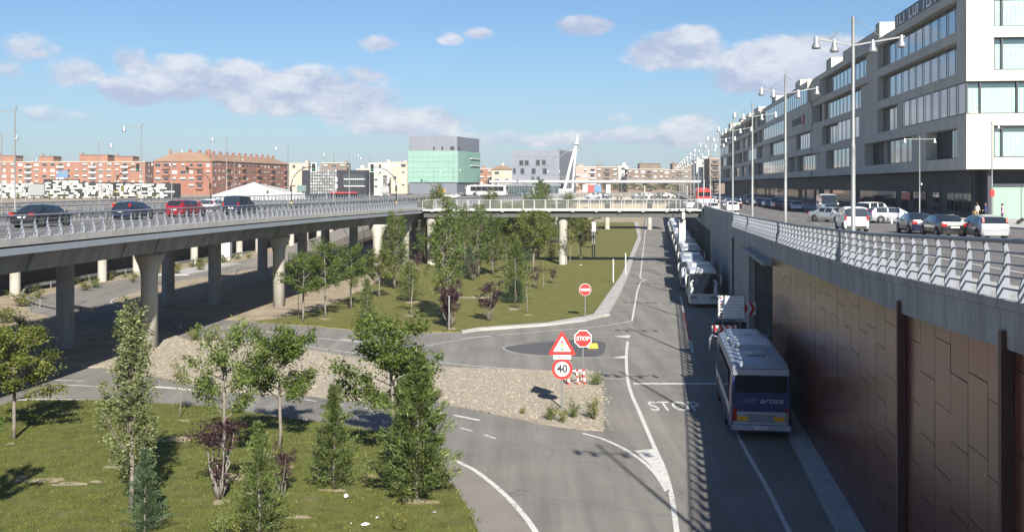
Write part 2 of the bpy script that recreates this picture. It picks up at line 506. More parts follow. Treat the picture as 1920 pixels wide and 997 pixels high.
mat('trim', (.028, .028, .030), .6)
mat('plate', (.70, .70, .68), .5)
mat('skin', (.42, .25, .18), .6, var=.06)
mat('hair', (.030, .018, .012), .6)
mat('shirt_pink', (.46, .25, .36), .85, var=.08, scale=12)
mat('trousers', (.030, .036, .060), .85)
mat('cloth_white', (.62, .60, .56), .85)
mat('cloth_blue', (.035, .055, .16), .85)
mat('bag_tan', (.30, .22, .10), .8)
leaf_mat('leaf_plane', (.036, .068, .012), (.135, .180, .036))
leaf_mat('leaf_poplar', (.060, .095, .022), (.180, .230, .066))
leaf_mat('leaf_silver', (.085, .110, .042), (.25, .275, .135))
leaf_mat('leaf_conifer', (.052, .082, .022), (.150, .185, .058), .25)
leaf_mat('leaf_blue', (.034, .066, .032), (.098, .145, .072), .2)
leaf_mat('leaf_plum', (.020, .009, .013), (.075, .030, .042), .2)
leaf_mat('leaf_olive', (.060, .080, .014), (.19, .21, .048))
leaf_mat('leaf_far', (.040, .056, .022), (.11, .125, .05))
leaf_mat('leaf_gold', (.09, .10, .02), (.22, .22, .05))
leaf_mat('leaf_grass', (.066, .092, .012), (.135, .162, .026), .25)
# ---------------------------------------------------------------- the ground, roads, lawns and markings
def WX(Y): return 6.3 + .135 * Y
WD = Vector((.1338, .9910, 0)); WN = Vector((-.9910, .1338, 0))   # along the wall, out towards the road
ZS = [(-40, 9.6), (0, 9.0), (18.8, 8.32), (30.7, 7.9), (46.7, 7.56), (65, 7.25), (86, 7.02), (160, 6.78), (300, 6.6), (700, 6.5)]
def zs(Y): return interp(Y, ZS)
CT = [(-40, 9.7), (0, 9.15), (18.8, 8.5), (30.7, 8.07), (46.7, 7.72), (86, 7.16), (125, 6.95), (330, 6.7)]   # coping top
PT = [(-40, 8.7), (0, 8.25), (19, 7.6), (27, 7.25), (46, 6.85), (60, 6.57), (86, 6.42), (125, 6.25), (330, 6.0)]   # coping bottom

def ground():
    rows = [-1500, -64, -60, 0, 40, 100, 160, 220, 300, 374, 378, 600, 1200, 3000, 4500]
    cols = [-3500, -1500, -700, -200, -66, -62, -30, 0, 'r', 'r2', 200, 700, 1800, 3500]
    mb = MB(); vs = []
    for Y in rows:
        for c in cols:
            xr = WX(min(max(Y, -64), 378)) + 24
            x = xr if c == 'r' else xr + .5 if c == 'r2' else c
            low = -62 <= x <= xr + .01 and -60 <= Y <= 374
            vs.append((x, Y, 0.0 if low else 6.3))
    n = len(cols)
    mb.add(vs, [(i * n + j, i * n + j + 1, (i + 1) * n + j + 1, (i + 1) * n + j) for i in range(len(rows) - 1) for j in range(n - 1)])
    mb.build('ground', 'earth', kind='structure', fix=False)
ground()

def px(*pts): return [G(x, y) for x, y in pts]

# lower main road with the junction, and the branch that turns back under the viaduct
GR = px((150, 690), (193, 672), (262, 655), (310, 618), (345, 638), (429, 638), (569, 656), (679, 675), (823, 689), (1034, 697), (1113, 697), (1130, 735), (1131, 808),
        (1090, 806), (1021, 796), (900, 771), (815, 754), (657, 751), (578, 742), (440, 736), (381, 729), (324, 713), (280, 704), (188, 689))
far_l = [Vector((3 + .135 * (Y - 95) + 5.2, Y, 0)) for Y in (230, 300, 374)]
road = px((-900, 1180), (-700, 800), (-260, 742), (0, 712), (150, 689), (262, 654), (250, 628), (150, 607), (60, 585), (42, 566), (110, 546), (200, 529), (300, 514), (414, 496), (480, 483)) \
    + [Vector((-35.6, 140, 0)), Vector((-31.0, 140, 0))] + px((440, 510), (330, 527), (255, 545), (222, 558), (215, 566), (240, 580), (340, 594), (400, 598), (480, 604), (580, 611), (655, 619), (721, 624), (864, 624),
    (1025, 611), (1096, 600), (1138, 594), (1160, 560), (1176, 520), (1190, 480), (1198, 448), (1209, 408)) + [Vector((WX(374) - 9.5, 374, 0)), Vector((WX(374) - .1, 374, 0)), Vector((WX(20) - .1, 20, 0)), Vector((-22, 20, 0))]
sheet('road', road, .004, 'asphalt')
sheet('road_patch', smooth_line(px((946, 652), (1000, 641), (1060, 637), (1128, 640), (1134, 655), (1120, 668), (1040, 666), (985, 662)), 4, True), .0072, 'asphalt_new')
sheet('road_shoulder', px((842, 864), (893, 887), (936, 922), (975, 962), (1001, 997), (1030, 1060), (900, 1060), (890, 990), (868, 946), (838, 905)), .0076, 'asphalt_pale')

# ramp that climbs between the two viaducts
def ramp():
    mb = MB()
    prof = [(138, 0.006), (150, .6), (170, 1.7), (190, 2.8), (215, 4.3), (250, 6.2), (262, 6.4)]
    ce = lambda Y: -33.4 + .105 * (Y - 140)
    for (a, za), (b, zb) in zip(prof, prof[1:]):
        mb.add([(ce(a) - 2.4, a, za), (ce(a) + 2.4, a, za), (ce(b) + 2.4, b, zb), (ce(b) - 2.4, b, zb)], [(0, 1, 2, 3)])
        for s in (-1, 1):
            mb.add([(ce(a) + s * 2.4, a, za), (ce(b) + s * 2.4, b, zb), (ce(b) + s * 2.9, b, -.1), (ce(a) + s * 2.9, a, -.1)], [(0, 1, 2, 3)])
    mb.build('ramp_road', 'asphalt_pale', kind='structure')
ramp()

LN = px((-420, 800), (-40, 779), (20, 757), (66, 753), (184, 753), (285, 759), (373, 764), (465, 776), (560, 791), (648, 801), (709, 813), (770, 838), (815, 868), (841, 906), (871, 946), (893, 994), (905, 1040), (912, 1120), (-700, 1180))
sheet('near_lawn', LN, .10, 'lawn', thick=.12)
lawn_c = px((480, 604), (520, 599), (590, 585), (640, 566), (690, 540), (740, 508), (785, 486), (840, 468), (890, 452), (925, 432)) + [Vector((-3, 300, 0)), Vector((WX(300) - 12.5, 300, 0))] + px((1196, 445), (1178, 488), (1166, 515), (1113, 591), (1096, 595), (1025, 607), (900, 616), (864, 622), (721, 622), (655, 617), (580, 610))
sheet('far_lawn', lawn_c, .09, 'lawn_far', thick=.11)
sheet('gravel_bed', GR, .07, 'gravel', thick=.09)
# pavement along the far lawn (kerb strip) and along the retaining wall
strip = px((864, 622), (900, 616), (1025, 607), (1096, 595), (1113, 591), (1166, 515), (1178, 488), (1196, 445)) + [Vector((WX(300) - 12.5, 300, 0)), Vector((WX(300) - 11.2, 300, 0))] + px((1202, 448), (1187, 488), (1178, 518), (1160, 556), (1139, 592), (1100, 602), (1025, 611), (900, 620), (866, 625))
sheet('pavement', strip, .125, 'pave', thick=.13)
sheet('pavement', [Vector((WX(y) - w, y, 0)) for y, w in ((18, .95), (30, .85), (43, .8), (57, .8))] + [Vector((WX(y) + .05, y, 0)) for y in (57, 18)], .11, 'kerb', thick=.12)
# joints of the kerbstones: separate stones along the far lawn's front edge
def kerb_stones():
    line = smooth_line(px((864, 623.5), (900, 619), (960, 615), (1025, 610.5), (1075, 604), (1100, 599), (1139, 592)), 8)
    me = MB().box((0, 0, 0), (.94, .16, .17)).mesh('kerbstone', 'kerb')
    acc = 0; last = line[0]; i = 0
    root = empty('kerb', line[0], 0, 'pale concrete kerb curving along the front of the far lawn', 'kerb')
    for a, b in zip(line, line[1:]):
        acc += (b - a).length
        while acc >= 1.0:
            acc -= 1.0
            d = (b - a).normalized(); p = b - d * acc
            link('kerbstone', me, root, (p.x - root.location.x, p.y - root.location.y, .075), (0, 0, math.atan2(d.y, d.x)))
kerb_stones()

def markings():
    z = .011
    mb = MB()
    def rb(pts, w, n=6): ribbon(smooth_line(px(*pts), n), w, z, mb)
    main = [(1213, 409), (1206, 470), (1202, 505), (1200, 519), (1204, 523.5), (1211, 525), (1201, 529), (1195, 545), (1185, 602)]
    ribbon(px(*main), [.14] * len(main), z, mb)
    rb([(1177, 640), (1174.5, 665), (1176, 705), (1184, 738), (1196, 766), (1227, 838), (1244, 876), (1258, 924), (1269, 997), (1276, 1060)], .17)
    rb([(1183, 602), (1166, 605.5), (1151, 608), (1104, 614), (1020, 621), (950, 627), (864, 634)], .12)
    for y in (607, 613, 619, 625, 631, 636): mb.add([*px((1180, y), (1184, y), (1183.6, y + 3), (1179.4, y + 3))], [(0, 1, 2, 3)])
    rb([(1093, 812), (1125, 821), (1152, 832), (1180, 847), (1207, 866), (1231, 890), (1251, 921)], .16)
    rb([(848, 860), (870, 871), (894, 884), (938, 919), (977, 959), (1005, 998), (1030, 1050)], .19)
    rb([(806, 750), (850, 757), (900, 768), (960, 780), (1021, 795)], .14)
    for a in ([(850, 778), (900, 788)], [(805, 770), (838, 776)]): ribbon(px(*a), .22, z, mb)
    for a in ([(863, 802), (887, 808)], [(908, 815), (930, 822)], [(571, 749), (593, 752)], [(630, 757), (643, 759)], [(683, 765), (697, 767)], [(560, 783), (582, 789)], [(770, 783), (790, 787)]): ribbon(px(*a), .12, z, mb)
    ribbon(px((600, 792), (648, 799), (709, 811), (760, 826)), .14, z, mb)
    mb.add(px((672, 780), (709, 786), (712, 795)), [(0, 1, 2)])
    # give way triangles and the island outline
    for t in ([(1190, 845), (1227, 841), (1238, 862), (1246, 884), (1251, 912), (1236, 893), (1215, 867)], [(1150, 630.5), (1183, 628), (1179, 634)], [(1146, 671), (1176, 666), (1174, 672)]):
        mb.add([(p.x, p.y, z + .002) for p in px(*t)], [tuple(range(len(t)))])
    rb([(1150, 630.5), (1100, 633), (1047, 638), (1000, 643), (962, 647), (944, 652), (958, 660), (986, 665), (1034, 668.5), (1090, 670), (1147, 671)], .06)
    rb([(424, 615), (500, 622), (600, 634), (700, 645)], .12); rb([(429, 630), (520, 641), (600, 653), (674, 663)], .13)
    ribbon(px((640, 636), (700, 643)), .28, z, mb)
    rb([(823, 679), (900, 687), (1000, 694), (1034, 697)], .12)
    rb([(797, 649), (850, 639), (900, 632), (944, 627)], .10)
    ribbon(px((1130, 709.5), (1176, 710.5)), .1, z, mb)
    # left arm of the junction
    ribbon(px((66, 711), (110, 712.5), (158, 714)), .12, z, mb)
    ribbon(px((280, 724), (330, 728), (381, 733)), .38, z, mb)
    mb.add(px((53, 722), (72, 712), (94, 714), (80, 719)), [(0, 1, 2, 3)]); mb.add(px((171, 725), (192, 717), (196, 723)), [(0, 1, 2)])
    ribbon(px((100, 720), (175, 724)), .14, z, mb)
    ribbon(px((26, 749), (120, 749), (184, 750.5), (250, 756)), .3, z, mb)
    rb([(400, 590), (300, 581), (240, 577), (212, 570), (209, 564), (222, 558), (260, 551)], .12)
    # stop line, bus lane line
    ribbon(px((1188, 719), (1347, 719)), .42, z, mb)
    ribbon([Vector((WX(Y) - 4.0, Y, 0)) for Y in (101, 88)], .16, z, mb)
    ribbon([Vector((WX(Y) - 4.0, Y, 0)) for Y in (72, 67)], .16, z, mb)
    rb([(1360, 770), (1391, 831), (1413, 870), (1440, 917), (1480, 997), (1520, 1075)], .15)
    # foreshortened arrows on the carriageway
    for (cx, y0, y1, w) in ((1232, 552, 559, 9), (1234, 493.5, 497, 6)):
        mb.add(px((cx - w, y1), (cx + w, y1), (cx + w, y1 - 1.4), (cx + 1.5, y1 - 2), (cx + 1.2, y0), (cx - 1.2, y0), (cx - 1.5, y1 - 2), (cx - w, y1 - 1.4)), [tuple(range(8))])
    mb.build('road_marking', 'paint', kind='structure', fix=False)
    r = MB(); ribbon([Vector((WX(Y) - 4.0, Y, 0)) for Y in (88, 80, 72)], .18, z, r)
    r.build('road_marking', 'red_paint', kind='structure', fix=False)
    me = text_mesh('road_lettering', 'STOP', 2.0, 'paint', bold=.02)
    a = G(1265, 762)
    xs = [v.co.x for v in me.vertices]; ys = [v.co.y for v in me.vertices]
    o = link('road_lettering', me, None, (a.x, a.y, .012), (0, 0, 0), (2.42 / (max(xs) - min(xs)), 2.15 / (max(ys) - min(ys)), 1))
    tag(o, kind='structure')
markings()

# upper street behind the retaining wall
def street():
    Ys = [-40, 0, 10, 19, 25, 31, 39, 47, 56, 65, 75, 86, 100, 120, 140, 160, 200, 250, 300, 378, 700]
    def strip_(name, f0, f1, dz, m, lo=-40, hi=700):
        mb = MB(); vs = []
        ys = [y for y in Ys if lo <= y <= hi]
        for Y in ys: vs += [(f0(Y), Y, zs(Y) + dz), (f1(Y), Y, zs(Y) + dz)]
        mb.add(vs, [(2 * i, 2 * i + 1, 2 * i + 3, 2 * i + 2) for i in range(len(ys) - 1)])
        mb.build(name, m, kind='structure', fix=False)
    strip_('street', lambda Y: WX(Y) + .2, lambda Y: 420, 0, 'street_asphalt')
    hx = lambda Y: 33.04 + .12 * Y
    def raised(name, f0, f1, h, m, lo, hi):
        mb = MB(); ys = [y for y in Ys if lo <= y <= hi]; rings = []
        for Y in ys: rings.append([(f0(Y), Y, zs(Y) - .05), (f0(Y), Y, zs(Y) + h), (f1(Y), Y, zs(Y) + h), (f1(Y), Y, zs(Y) - .05)])
        mb.loft(rings, smooth=False); mb.build(name, m, kind='structure')
    raised('pavement', lambda Y: WX(Y) + .34, lambda Y: WX(Y) + 1.7, .12, 'kerb', -40, 140)
    raised('pavement', lambda Y: hx(Y) - 6.5, lambda Y: hx(Y) + 60, .12, 'pave', 86, 378)
    raised('pavement', lambda Y: 31.5 + .1 * Y, lambda Y: 150, .12, 'pave', -40, 86)
    mb = MB()
    for off in (4.6, 8.2):
        for Y in range(22, 240, 9 if off == 8.2 else 5):
            if off == 4.6 and Y > 150: continue
            a, b = (Y, Y + 3.5) if off == 8.2 else (Y, Y + 5)
            mb.add([(WX(a) + off - .07, a, zs(a) + .012), (WX(a) + off + .07, a, zs(a) + .012), (WX(b) + off + .07, b, zs(b) + .012), (WX(b) + off - .07, b, zs(b) + .012)], [(0, 1, 2, 3)])
    mb.build('road_marking', 'paint', kind='structure', fix=False)
street()

# ---- stuff: gravel stones, grass blades
def inside(P, poly):
    x, y = P[:, 0], P[:, 1]; c = np.zeros(len(P), bool); n = len(poly)
    for i in range(n):
        x0, y0 = poly[i][0], poly[i][1]; x1, y1 = poly[i - 1][0], poly[i - 1][1]
        if y0 == y1: continue
        c ^= ((y0 > y) != (y1 > y)) & (x < (x1 - x0) * (y - y0) / (y1 - y0) + x0)
    return c

def np_mesh(name, verts, k, mats, midx=None):
    """faces of k vertices each, all separate"""
    nv = len(verts); nf = nv // k
    me = bpy.data.meshes.new(name)
    me.vertices.add(nv); me.vertices.foreach_set('co', verts.astype(np.float32).ravel())
    me.loops.add(nv); me.loops.foreach_set('vertex_index', np.arange(nv, dtype=np.int32))
    me.polygons.add(nf); me.polygons.foreach_set('loop_start', np.arange(0, nv, k, dtype=np.int32))
    for m in mats: me.materials.append(MATS[m])
    if midx is not None: me.polygons.foreach_set('material_index', midx.astype(np.int32))
    me.update(calc_edges=True)
    return me

def scatter(poly, n, rng):
    xs = [p[0] for p in poly]; ys = [p[1] for p in poly]
    P = np.column_stack([rng.uniform(min(xs), max(xs), n), rng.uniform(min(ys), max(ys), n)])
    return P[inside(P, poly)]

def stones():
    rng = np.random.default_rng(4)
    P = scatter(GR, 52000, rng)
    ctr = np.array([sum(p.x for p in GR) / len(GR), sum(p.y for p in GR) / len(GR)])
    Q = (P - ctr) * 1.015 + ctr; Q[:, 0] += rng.normal(0, .12, len(Q))
    n = len(Q); r = rng.gamma(1.8, .013, n) + .012
    oc = np.array([(1, 0, 0), (0, 1, 0), (-1, 0, 0), (0, -1, 0), (0, 0, .8), (0, 0, -.4)], float)
    V = oc[None] * r[:, None, None] * rng.uniform(.6, 1.35, (n, 6, 3))
    a = rng.uniform(0, 6.28, n); c, s = np.cos(a)[:, None], np.sin(a)[:, None]
    X = V[:, :, 0] * c - V[:, :, 1] * s; Y = V[:, :, 0] * s + V[:, :, 1] * c
    V = np.stack([X + Q[:, :1], Y + Q[:, 1:2], V[:, :, 2] * .8 + .072], 2)
    fi = np.array([(0, 1, 4), (1, 2, 4), (2, 3, 4), (3, 0, 4)])
    T = V[:, fi].reshape(-1, 3)
    me = np_mesh('gravel_stones', T, 3, ['stone'])
    tag(link('gravel_stones', me), kind='stuff')
stones()

def blades(name, P, z, h0, h1, rng, m):
    n = len(P); a = rng.uniform(0, 6.28, n); h = rng.uniform(h0, h1, n); w = h * rng.uniform(.12, .25, n)
    d = np.column_stack([np.cos(a), np.sin(a)])
    lean = rng.normal(0, .45, (n, 2)) * h[:, None]
    b0 = np.column_stack([P - d * w[:, None], np.full(n, z)]); b1 = np.column_stack([P + d * w[:, None], np.full(n, z)])
    t = np.column_stack([P + lean, z + h])
    T = np.stack([b0, b1, t], 1).reshape(-1, 3)
    return tag(link(name, np_mesh(name, T, 3, [m])), kind='stuff')
def grass():
    rng = np.random.default_rng(7)
    P = scatter(LN, 160000, rng); P = P[(P[:, 1] > 30) & (P[:, 0] > -27)]
    q = np.sin(P[:, 0] * 1.7 + np.sin(P[:, 1] * .9) * 2) * np.sin(P[:, 1] * 1.3 + P[:, 0] * .4) + rng.normal(0, .5, len(P))
    blades('lawn_grass', P[q > -.35], .095, .03, .10, rng, 'leaf_grass')
    # ragged edge of weeds along kerbs and walls
    E = []
    for poly in (LN, lawn_c):
        for a, b in zip(poly, poly[1:] + poly[:1]):
            L = (b - a).length
            if a.y > 130 or b.y > 130 or min(a.y, b.y) < 30: continue
            for k in range(int(L * 22)):
                p = a + (b - a) * rng.random(); E.append((p.x + rng.normal(0, .10), p.y + rng.normal(0, .10)))
    blades('verge_grass', np.array(E), .06, .05, .16, rng, 'leaf_grass')
grass()
def soil():
    rng = random.Random(17)
    for (x, y, w, h) in ((324, 828, 42, 5), (222, 880, 22, 3), (40, 900, 12, 3), (80, 905, 40, 5), (414, 946, 16, 5), (432, 898, 30, 7), (475, 930, 14, 4), (626, 924, 22, 3), (785, 945, 36, 5), (345, 792, 14, 2), (700, 897, 16, 3), (500, 857, 14, 6), (180, 908, 14, 2), (130, 912, 30, 4), (560, 975, 22, 4), (300, 975, 16, 3), (20, 836, 9, 2), (540, 880, 10, 4), (130, 775, 12, 2),
                         (776, 568, 16, 2), (610, 600, 12, 1.5), (845, 618, 12, 1.5), (770, 594, 10, 1.5), (990, 592, 9, 1), (965, 581, 14, 2), (690, 548, 24, 2), (900, 559, 40, 2)):
        c = G(x, y); z = .1035 if y > 700 else .0935
        n = 18; ph = [rng.uniform(0, 6.28) for _ in range(3)]
        poly = []
        for k in range(n):
            t = 6.283 * k / n; r = 1 + .22 * math.sin(2 * t + ph[0]) + .16 * math.sin(3 * t + ph[1]) + .12 * math.sin(7 * t + ph[2])
            poly.append(G(x + w * r * math.cos(t), y + h * r * math.sin(t)))
        sheet('bare_soil', poly, z, 'bare_soil')
soil()
# ---------------------------------------------------------------- retaining wall, concrete wall, railing on the right
def wframe(): # local x = along the wall, local y = towards the road, origin at Y=0 of the wall line
    return Matrix(((WD.x, WN.x, 0, 6.3), (WD.y, WN.y, 0, 0), (0, 0, 1, 0), (0, 0, 0, 1)))
WM = wframe(); WRZ = math.atan2(WD.y, WD.x)
def t_of(Y): return Y / WD.y
def Y_of(t): return t * WD.y

def retaining_wall():
    root = empty('retaining_wall', (6.3, 0, 0), WRZ, 'tall retaining wall of brown panels under a concrete coping beside the near coach', 'wall')
    t0, t1 = t_of(4), t_of(57.6)
    n = 24; mb = MB(); rings = []
    for i in range(n + 1):
        t = t0 + (t1 - t0) * i / n; zt = interp(Y_of(t), PT)
        rings.append([(t, -.45, -.2), (t, -.05, -.2), (t, -.05, zt), (t, -.45, zt)])
    # local frame: y axis of the child is +90 deg from x, which points to the road side (WN)
    mb.loft(rings, smooth=False); mb.build('wall_core', 'dark_gap', root)
    rng = random.Random(3)
    meshes = {}
    w = 1.3; gap = .018
    k = 0; t = t1 - w
    while t > t0:
        zt = interp(Y_of(t + w / 2), PT)
        z = zt; first = [.55, 1.05, .3, .85][k % 4] + .25 * rng.random()
        hh = first
        while z > 0.02:
            h = min(hh, z); hh = 1.46
            ov = 0.0
            key = (round(h, 2), k % 2)
            if key not in meshes:
                hb = round(h, 2)
                meshes[key] = MB().bx(gap * .8, w - gap * .8, -.045, .0, gap / 2, max(hb - gap / 2, .05)).mesh('cladding_panel', ['panel', 'panel_b'][k % 2])
            link('cladding_panel', meshes[key], root, (t, rng.uniform(-.003, .005), z - h), (0, rng.uniform(-.0015, .0015), 0))
            z -= h
        t -= w; k += 1
    for Y in (18.9, 27.0):
        t = t_of(Y); zt = interp(Y, PT) + .32
        mb = MB(); mb.bx(t - .09, t + .09, .013, .2, 0, zt); mb.bx(t - .16, t + .16, .014, .04, 0, zt - .04)
        mb.build('steel_post', 'oxide', root)
    # coping in cast lengths
    L = 2.4; t = t1 + 2; i = 0
    while t > t_of(4):
        za, zb = [(interp(Y_of(q), PT), interp(Y_of(q), CT)) for q in (t - L + .015, t - .015)]
        ring = lambda q, z: [(q, -.36, z[0]), (q, .10, z[0]), (q, .12, z[1] - .22), (q, .16, z[1] - .18), (q, .16, z[1] - .02), (q, .12, z[1]), (q, -.36, z[1])]
        mb = MB(); mb.loft([ring(t - L + .015, za), ring(t - .015, zb)], smooth=False)
        mb.build('coping_stone', 'concrete', root)
        t -= L; i += 1
retaining_wall()

def concrete_wall():
    root = empty('concrete_wall', (6.3, 0, 0), WRZ, 'grey concrete wall with a dark vehicle opening beside the white coach', 'wall')
    def seg(ya, yb, f0, f1, y0, y1, name, m='concrete', steps=1):
        rings = []
        for i in range(steps + 1):
            Y = ya + (yb - ya) * i / steps; t = t_of(Y)
            rings.append([(t, y0, f0(Y)), (t, y1, f0(Y)), (t, y1, f1(Y)), (t, y0, f1(Y))])
        MB().loft(rings, smooth=False).build(name, m, root)
    ct = lambda Y: interp(Y, CT); pt = lambda Y: interp(Y, PT)
    seg(59.6, 86, pt, ct, -.4, .12, 'coping_beam', steps=4)
    seg(57.75, 72.2, lambda Y: 6.1, lambda Y: pt(Y) - .01, -.35, .02, 'lintel', steps=2)
    seg(57.7, 58.2, lambda Y: 0, lambda Y: 6.09, -.5, -.1, 'jamb')
    seg(72.2, 86, lambda Y: -.1, lambda Y: pt(Y) - .01, -.4, .03, 'wall_panel', steps=2)
    top = lambda Y: interp(Y, [(86, 8.25), (100, 8.1), (120, 7.95), (140, 7.9), (150, 7.85)])
    seg(86.02, 104, lambda Y: -.1, top, -.4, .05, 'wall_panel', steps=3)
    seg(104.03, 123, lambda Y: -.1, top, -.4, .06, 'wall_panel', steps=3)
    seg(123.03, 150, lambda Y: 5.2, top, -.4, .05, 'wall_panel', steps=3)
    seg(57.75, 72.2, lambda Y: 6.12, lambda Y: 6.3, .025, .5, 'canopy_ledge', steps=1)
    # opening: side walls, floor step and back of the passage
    seg(58.2, 58.6, lambda Y: 0, lambda Y: 6.08, -9, -.5, 'passage_wall', 'girder')
    seg(72.3, 72.6, lambda Y: 0, lambda Y: 6.08, -9, -.41, 'passage_wall', 'girder')
    seg(58.6, 72.3, lambda Y: 0, lambda Y: 6.08, -9.4, -9, 'passage_back', 'girder')
    seg(58.2, 72.6, lambda Y: 6.1, lambda Y: 6.3, -9.4, -.36, 'passage_ceiling', 'girder')
    seg(58.6, 59.9, lambda Y: 0, lambda Y: 3.4, -1.6, -.25, 'plinth', 'concrete')
    # drain pipe and joints
    t = t_of(86.0)
    MB().tube([(t - .2, .12, .2), (t - .2, .12, 6.3)], .06, 8).build('drain_pipe', 'trim', root)
    for Y in (79, 95, 113): MB().bx(t_of(Y) - .02, t_of(Y) + .02, .052, .066, 0, 6.2 if Y < 86 else 7.4).build('joint_cover', 'girder', root)
    c = empty('parking_colonnade', (6.3, 0, 0), WRZ, 'dark open parking level with concrete columns behind the coach queue', 'colonnade')
    rings = []
    for Y in (150.05, 220, 373):
        t = t_of(Y); rings.append([(t, -.4, 5.2), (t, .05, 5.2), (t, .05, interp(Y, CT) + 1.0), (t, -.4, interp(Y, CT) + 1.0)])
    MB().loft(rings, smooth=False).build('edge_beam', 'concrete', c)
    me = MB().bx(-.3, .3, -.4, .1, -.05, 5.2).mesh('column', 'girder')
    for k in range(34): link('column', me, c, (t_of(128 + k * 7), 0, 0))
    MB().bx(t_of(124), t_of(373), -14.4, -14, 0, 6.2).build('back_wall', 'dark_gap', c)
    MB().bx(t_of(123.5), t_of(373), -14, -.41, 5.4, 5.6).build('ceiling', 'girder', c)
concrete_wall()

def post_mesh(h, m):
    """curved fin post, leaning over the edge: local y = outwards"""
    prof = [(-.02, 0), (.20, 0), (.22, h * .14), (.18, h * .30), (.11, h * .48), (.075, h * .68), (.09, h * .86), (.13, h), (.055, h), (.0, h * .82), (-.015, h * .6), (.0, h * .4), (-.01, h * .2)]
    mb = MB(); mb.plate([(p[0], p[1]) for p in prof], (0, 0, 0), (0, 1, 0), (0, 0, 1), .05)
    return mb.mesh('post', m)

def railing(name, line, h, spacing, label, m='rail_paint', out=1, zoff=0.0, group=None, posts=True, nrail=4, top_r=.05):
    """line: list of base points (Vector); posts are parts, each rail a part"""
    root = empty(name, line[0], 0, label, 'railing', group)
    o = line[0]; pm = post_mesh(h, m)
    loc = [p - o for p in line]
    # arc-length stations
    acc = spacing * .3
    i = 0; cnt = 0
    rest = MB()
    for a, b in zip(loc, loc[1:]):
        L = (b - a).length; d = (b - a).normalized(); ang = math.atan2(d.y, d.x)
        s = acc
        while s < L:
            p = a + d * s
            if cnt < 300: link('post', pm, root, p, (0, 0, ang if out > 0 else ang + math.pi))
            cnt += 1; s += spacing
        acc = s - L
    def offs(k):
        z = h * (.18 + .62 * k / max(nrail - 1, 1)) if k < nrail else h
        y = interp(z / h, [(0, .11), (.3, .11), (.5, .05), (.8, .045), (1, .09)])
        return y * out, z
    for k in range(nrail + 1):
        y, z = offs(k)
        pts = []
        for j, p in enumerate(loc):
            d = (loc[min(j + 1, len(loc) - 1)] - loc[max(j - 1, 0)]); d.z = 0; d.normalize()
            nn = Vector((-d.y, d.x, 0))
            pts.append(p + nn * y + Vector((0, 0, z)))
        MB().tube(pts, top_r if k == nrail else .021, 6).build('handrail' if k == nrail else 'rail', m, root)
    return root

pts = [Vector((WX(Y), Y, interp(Y, CT))) + WN * .05 for Y in (6, 12, 18.8, 24, 30.7, 36, 41, 46.7, 55, 65, 75, 85.5)]
railing('railing', pts, 1.02, 1.15, 'pale steel railing with curved fin posts on the retaining wall beside the upper street', 'rail_paint', 1, nrail=4)

# ---------------------------------------------------------------- viaducts
VR = [(-20, -30.5), (20, -25.6), (46.4, -22.3), (62, -21.1), (81.8, -19.4), (98, -17.6), (113.7, -15.2), (126, -13.6), (138, -12.2), (150, -9.5), (228, 3), (300, 12), (378, 23)]
VL = [(-20, -44), (20, -39.5), (51, -36.2), (69, -34.4), (93, -31.6), (108, -30.0), (130, -27.9), (150, -25.9), (175, -23.8), (228, -18), (300, -11), (378, -3)]
def vr(Y): return interp(Y, VR)
def vl(Y): return interp(Y, VL)
DZT = [(46, 7.93), (65, 7.86), (85, 7.74), (114, 7.58), (138, 7.36), (150, 7.3)]
def dz(Y): return interp(Y, DZT)   # carriageway level of the nearer viaduct
DZ = 7.62                          # and of the farther one
def sweep(mb, Ys, ring): mb.loft([ring(Y) for Y in Ys], smooth=False)

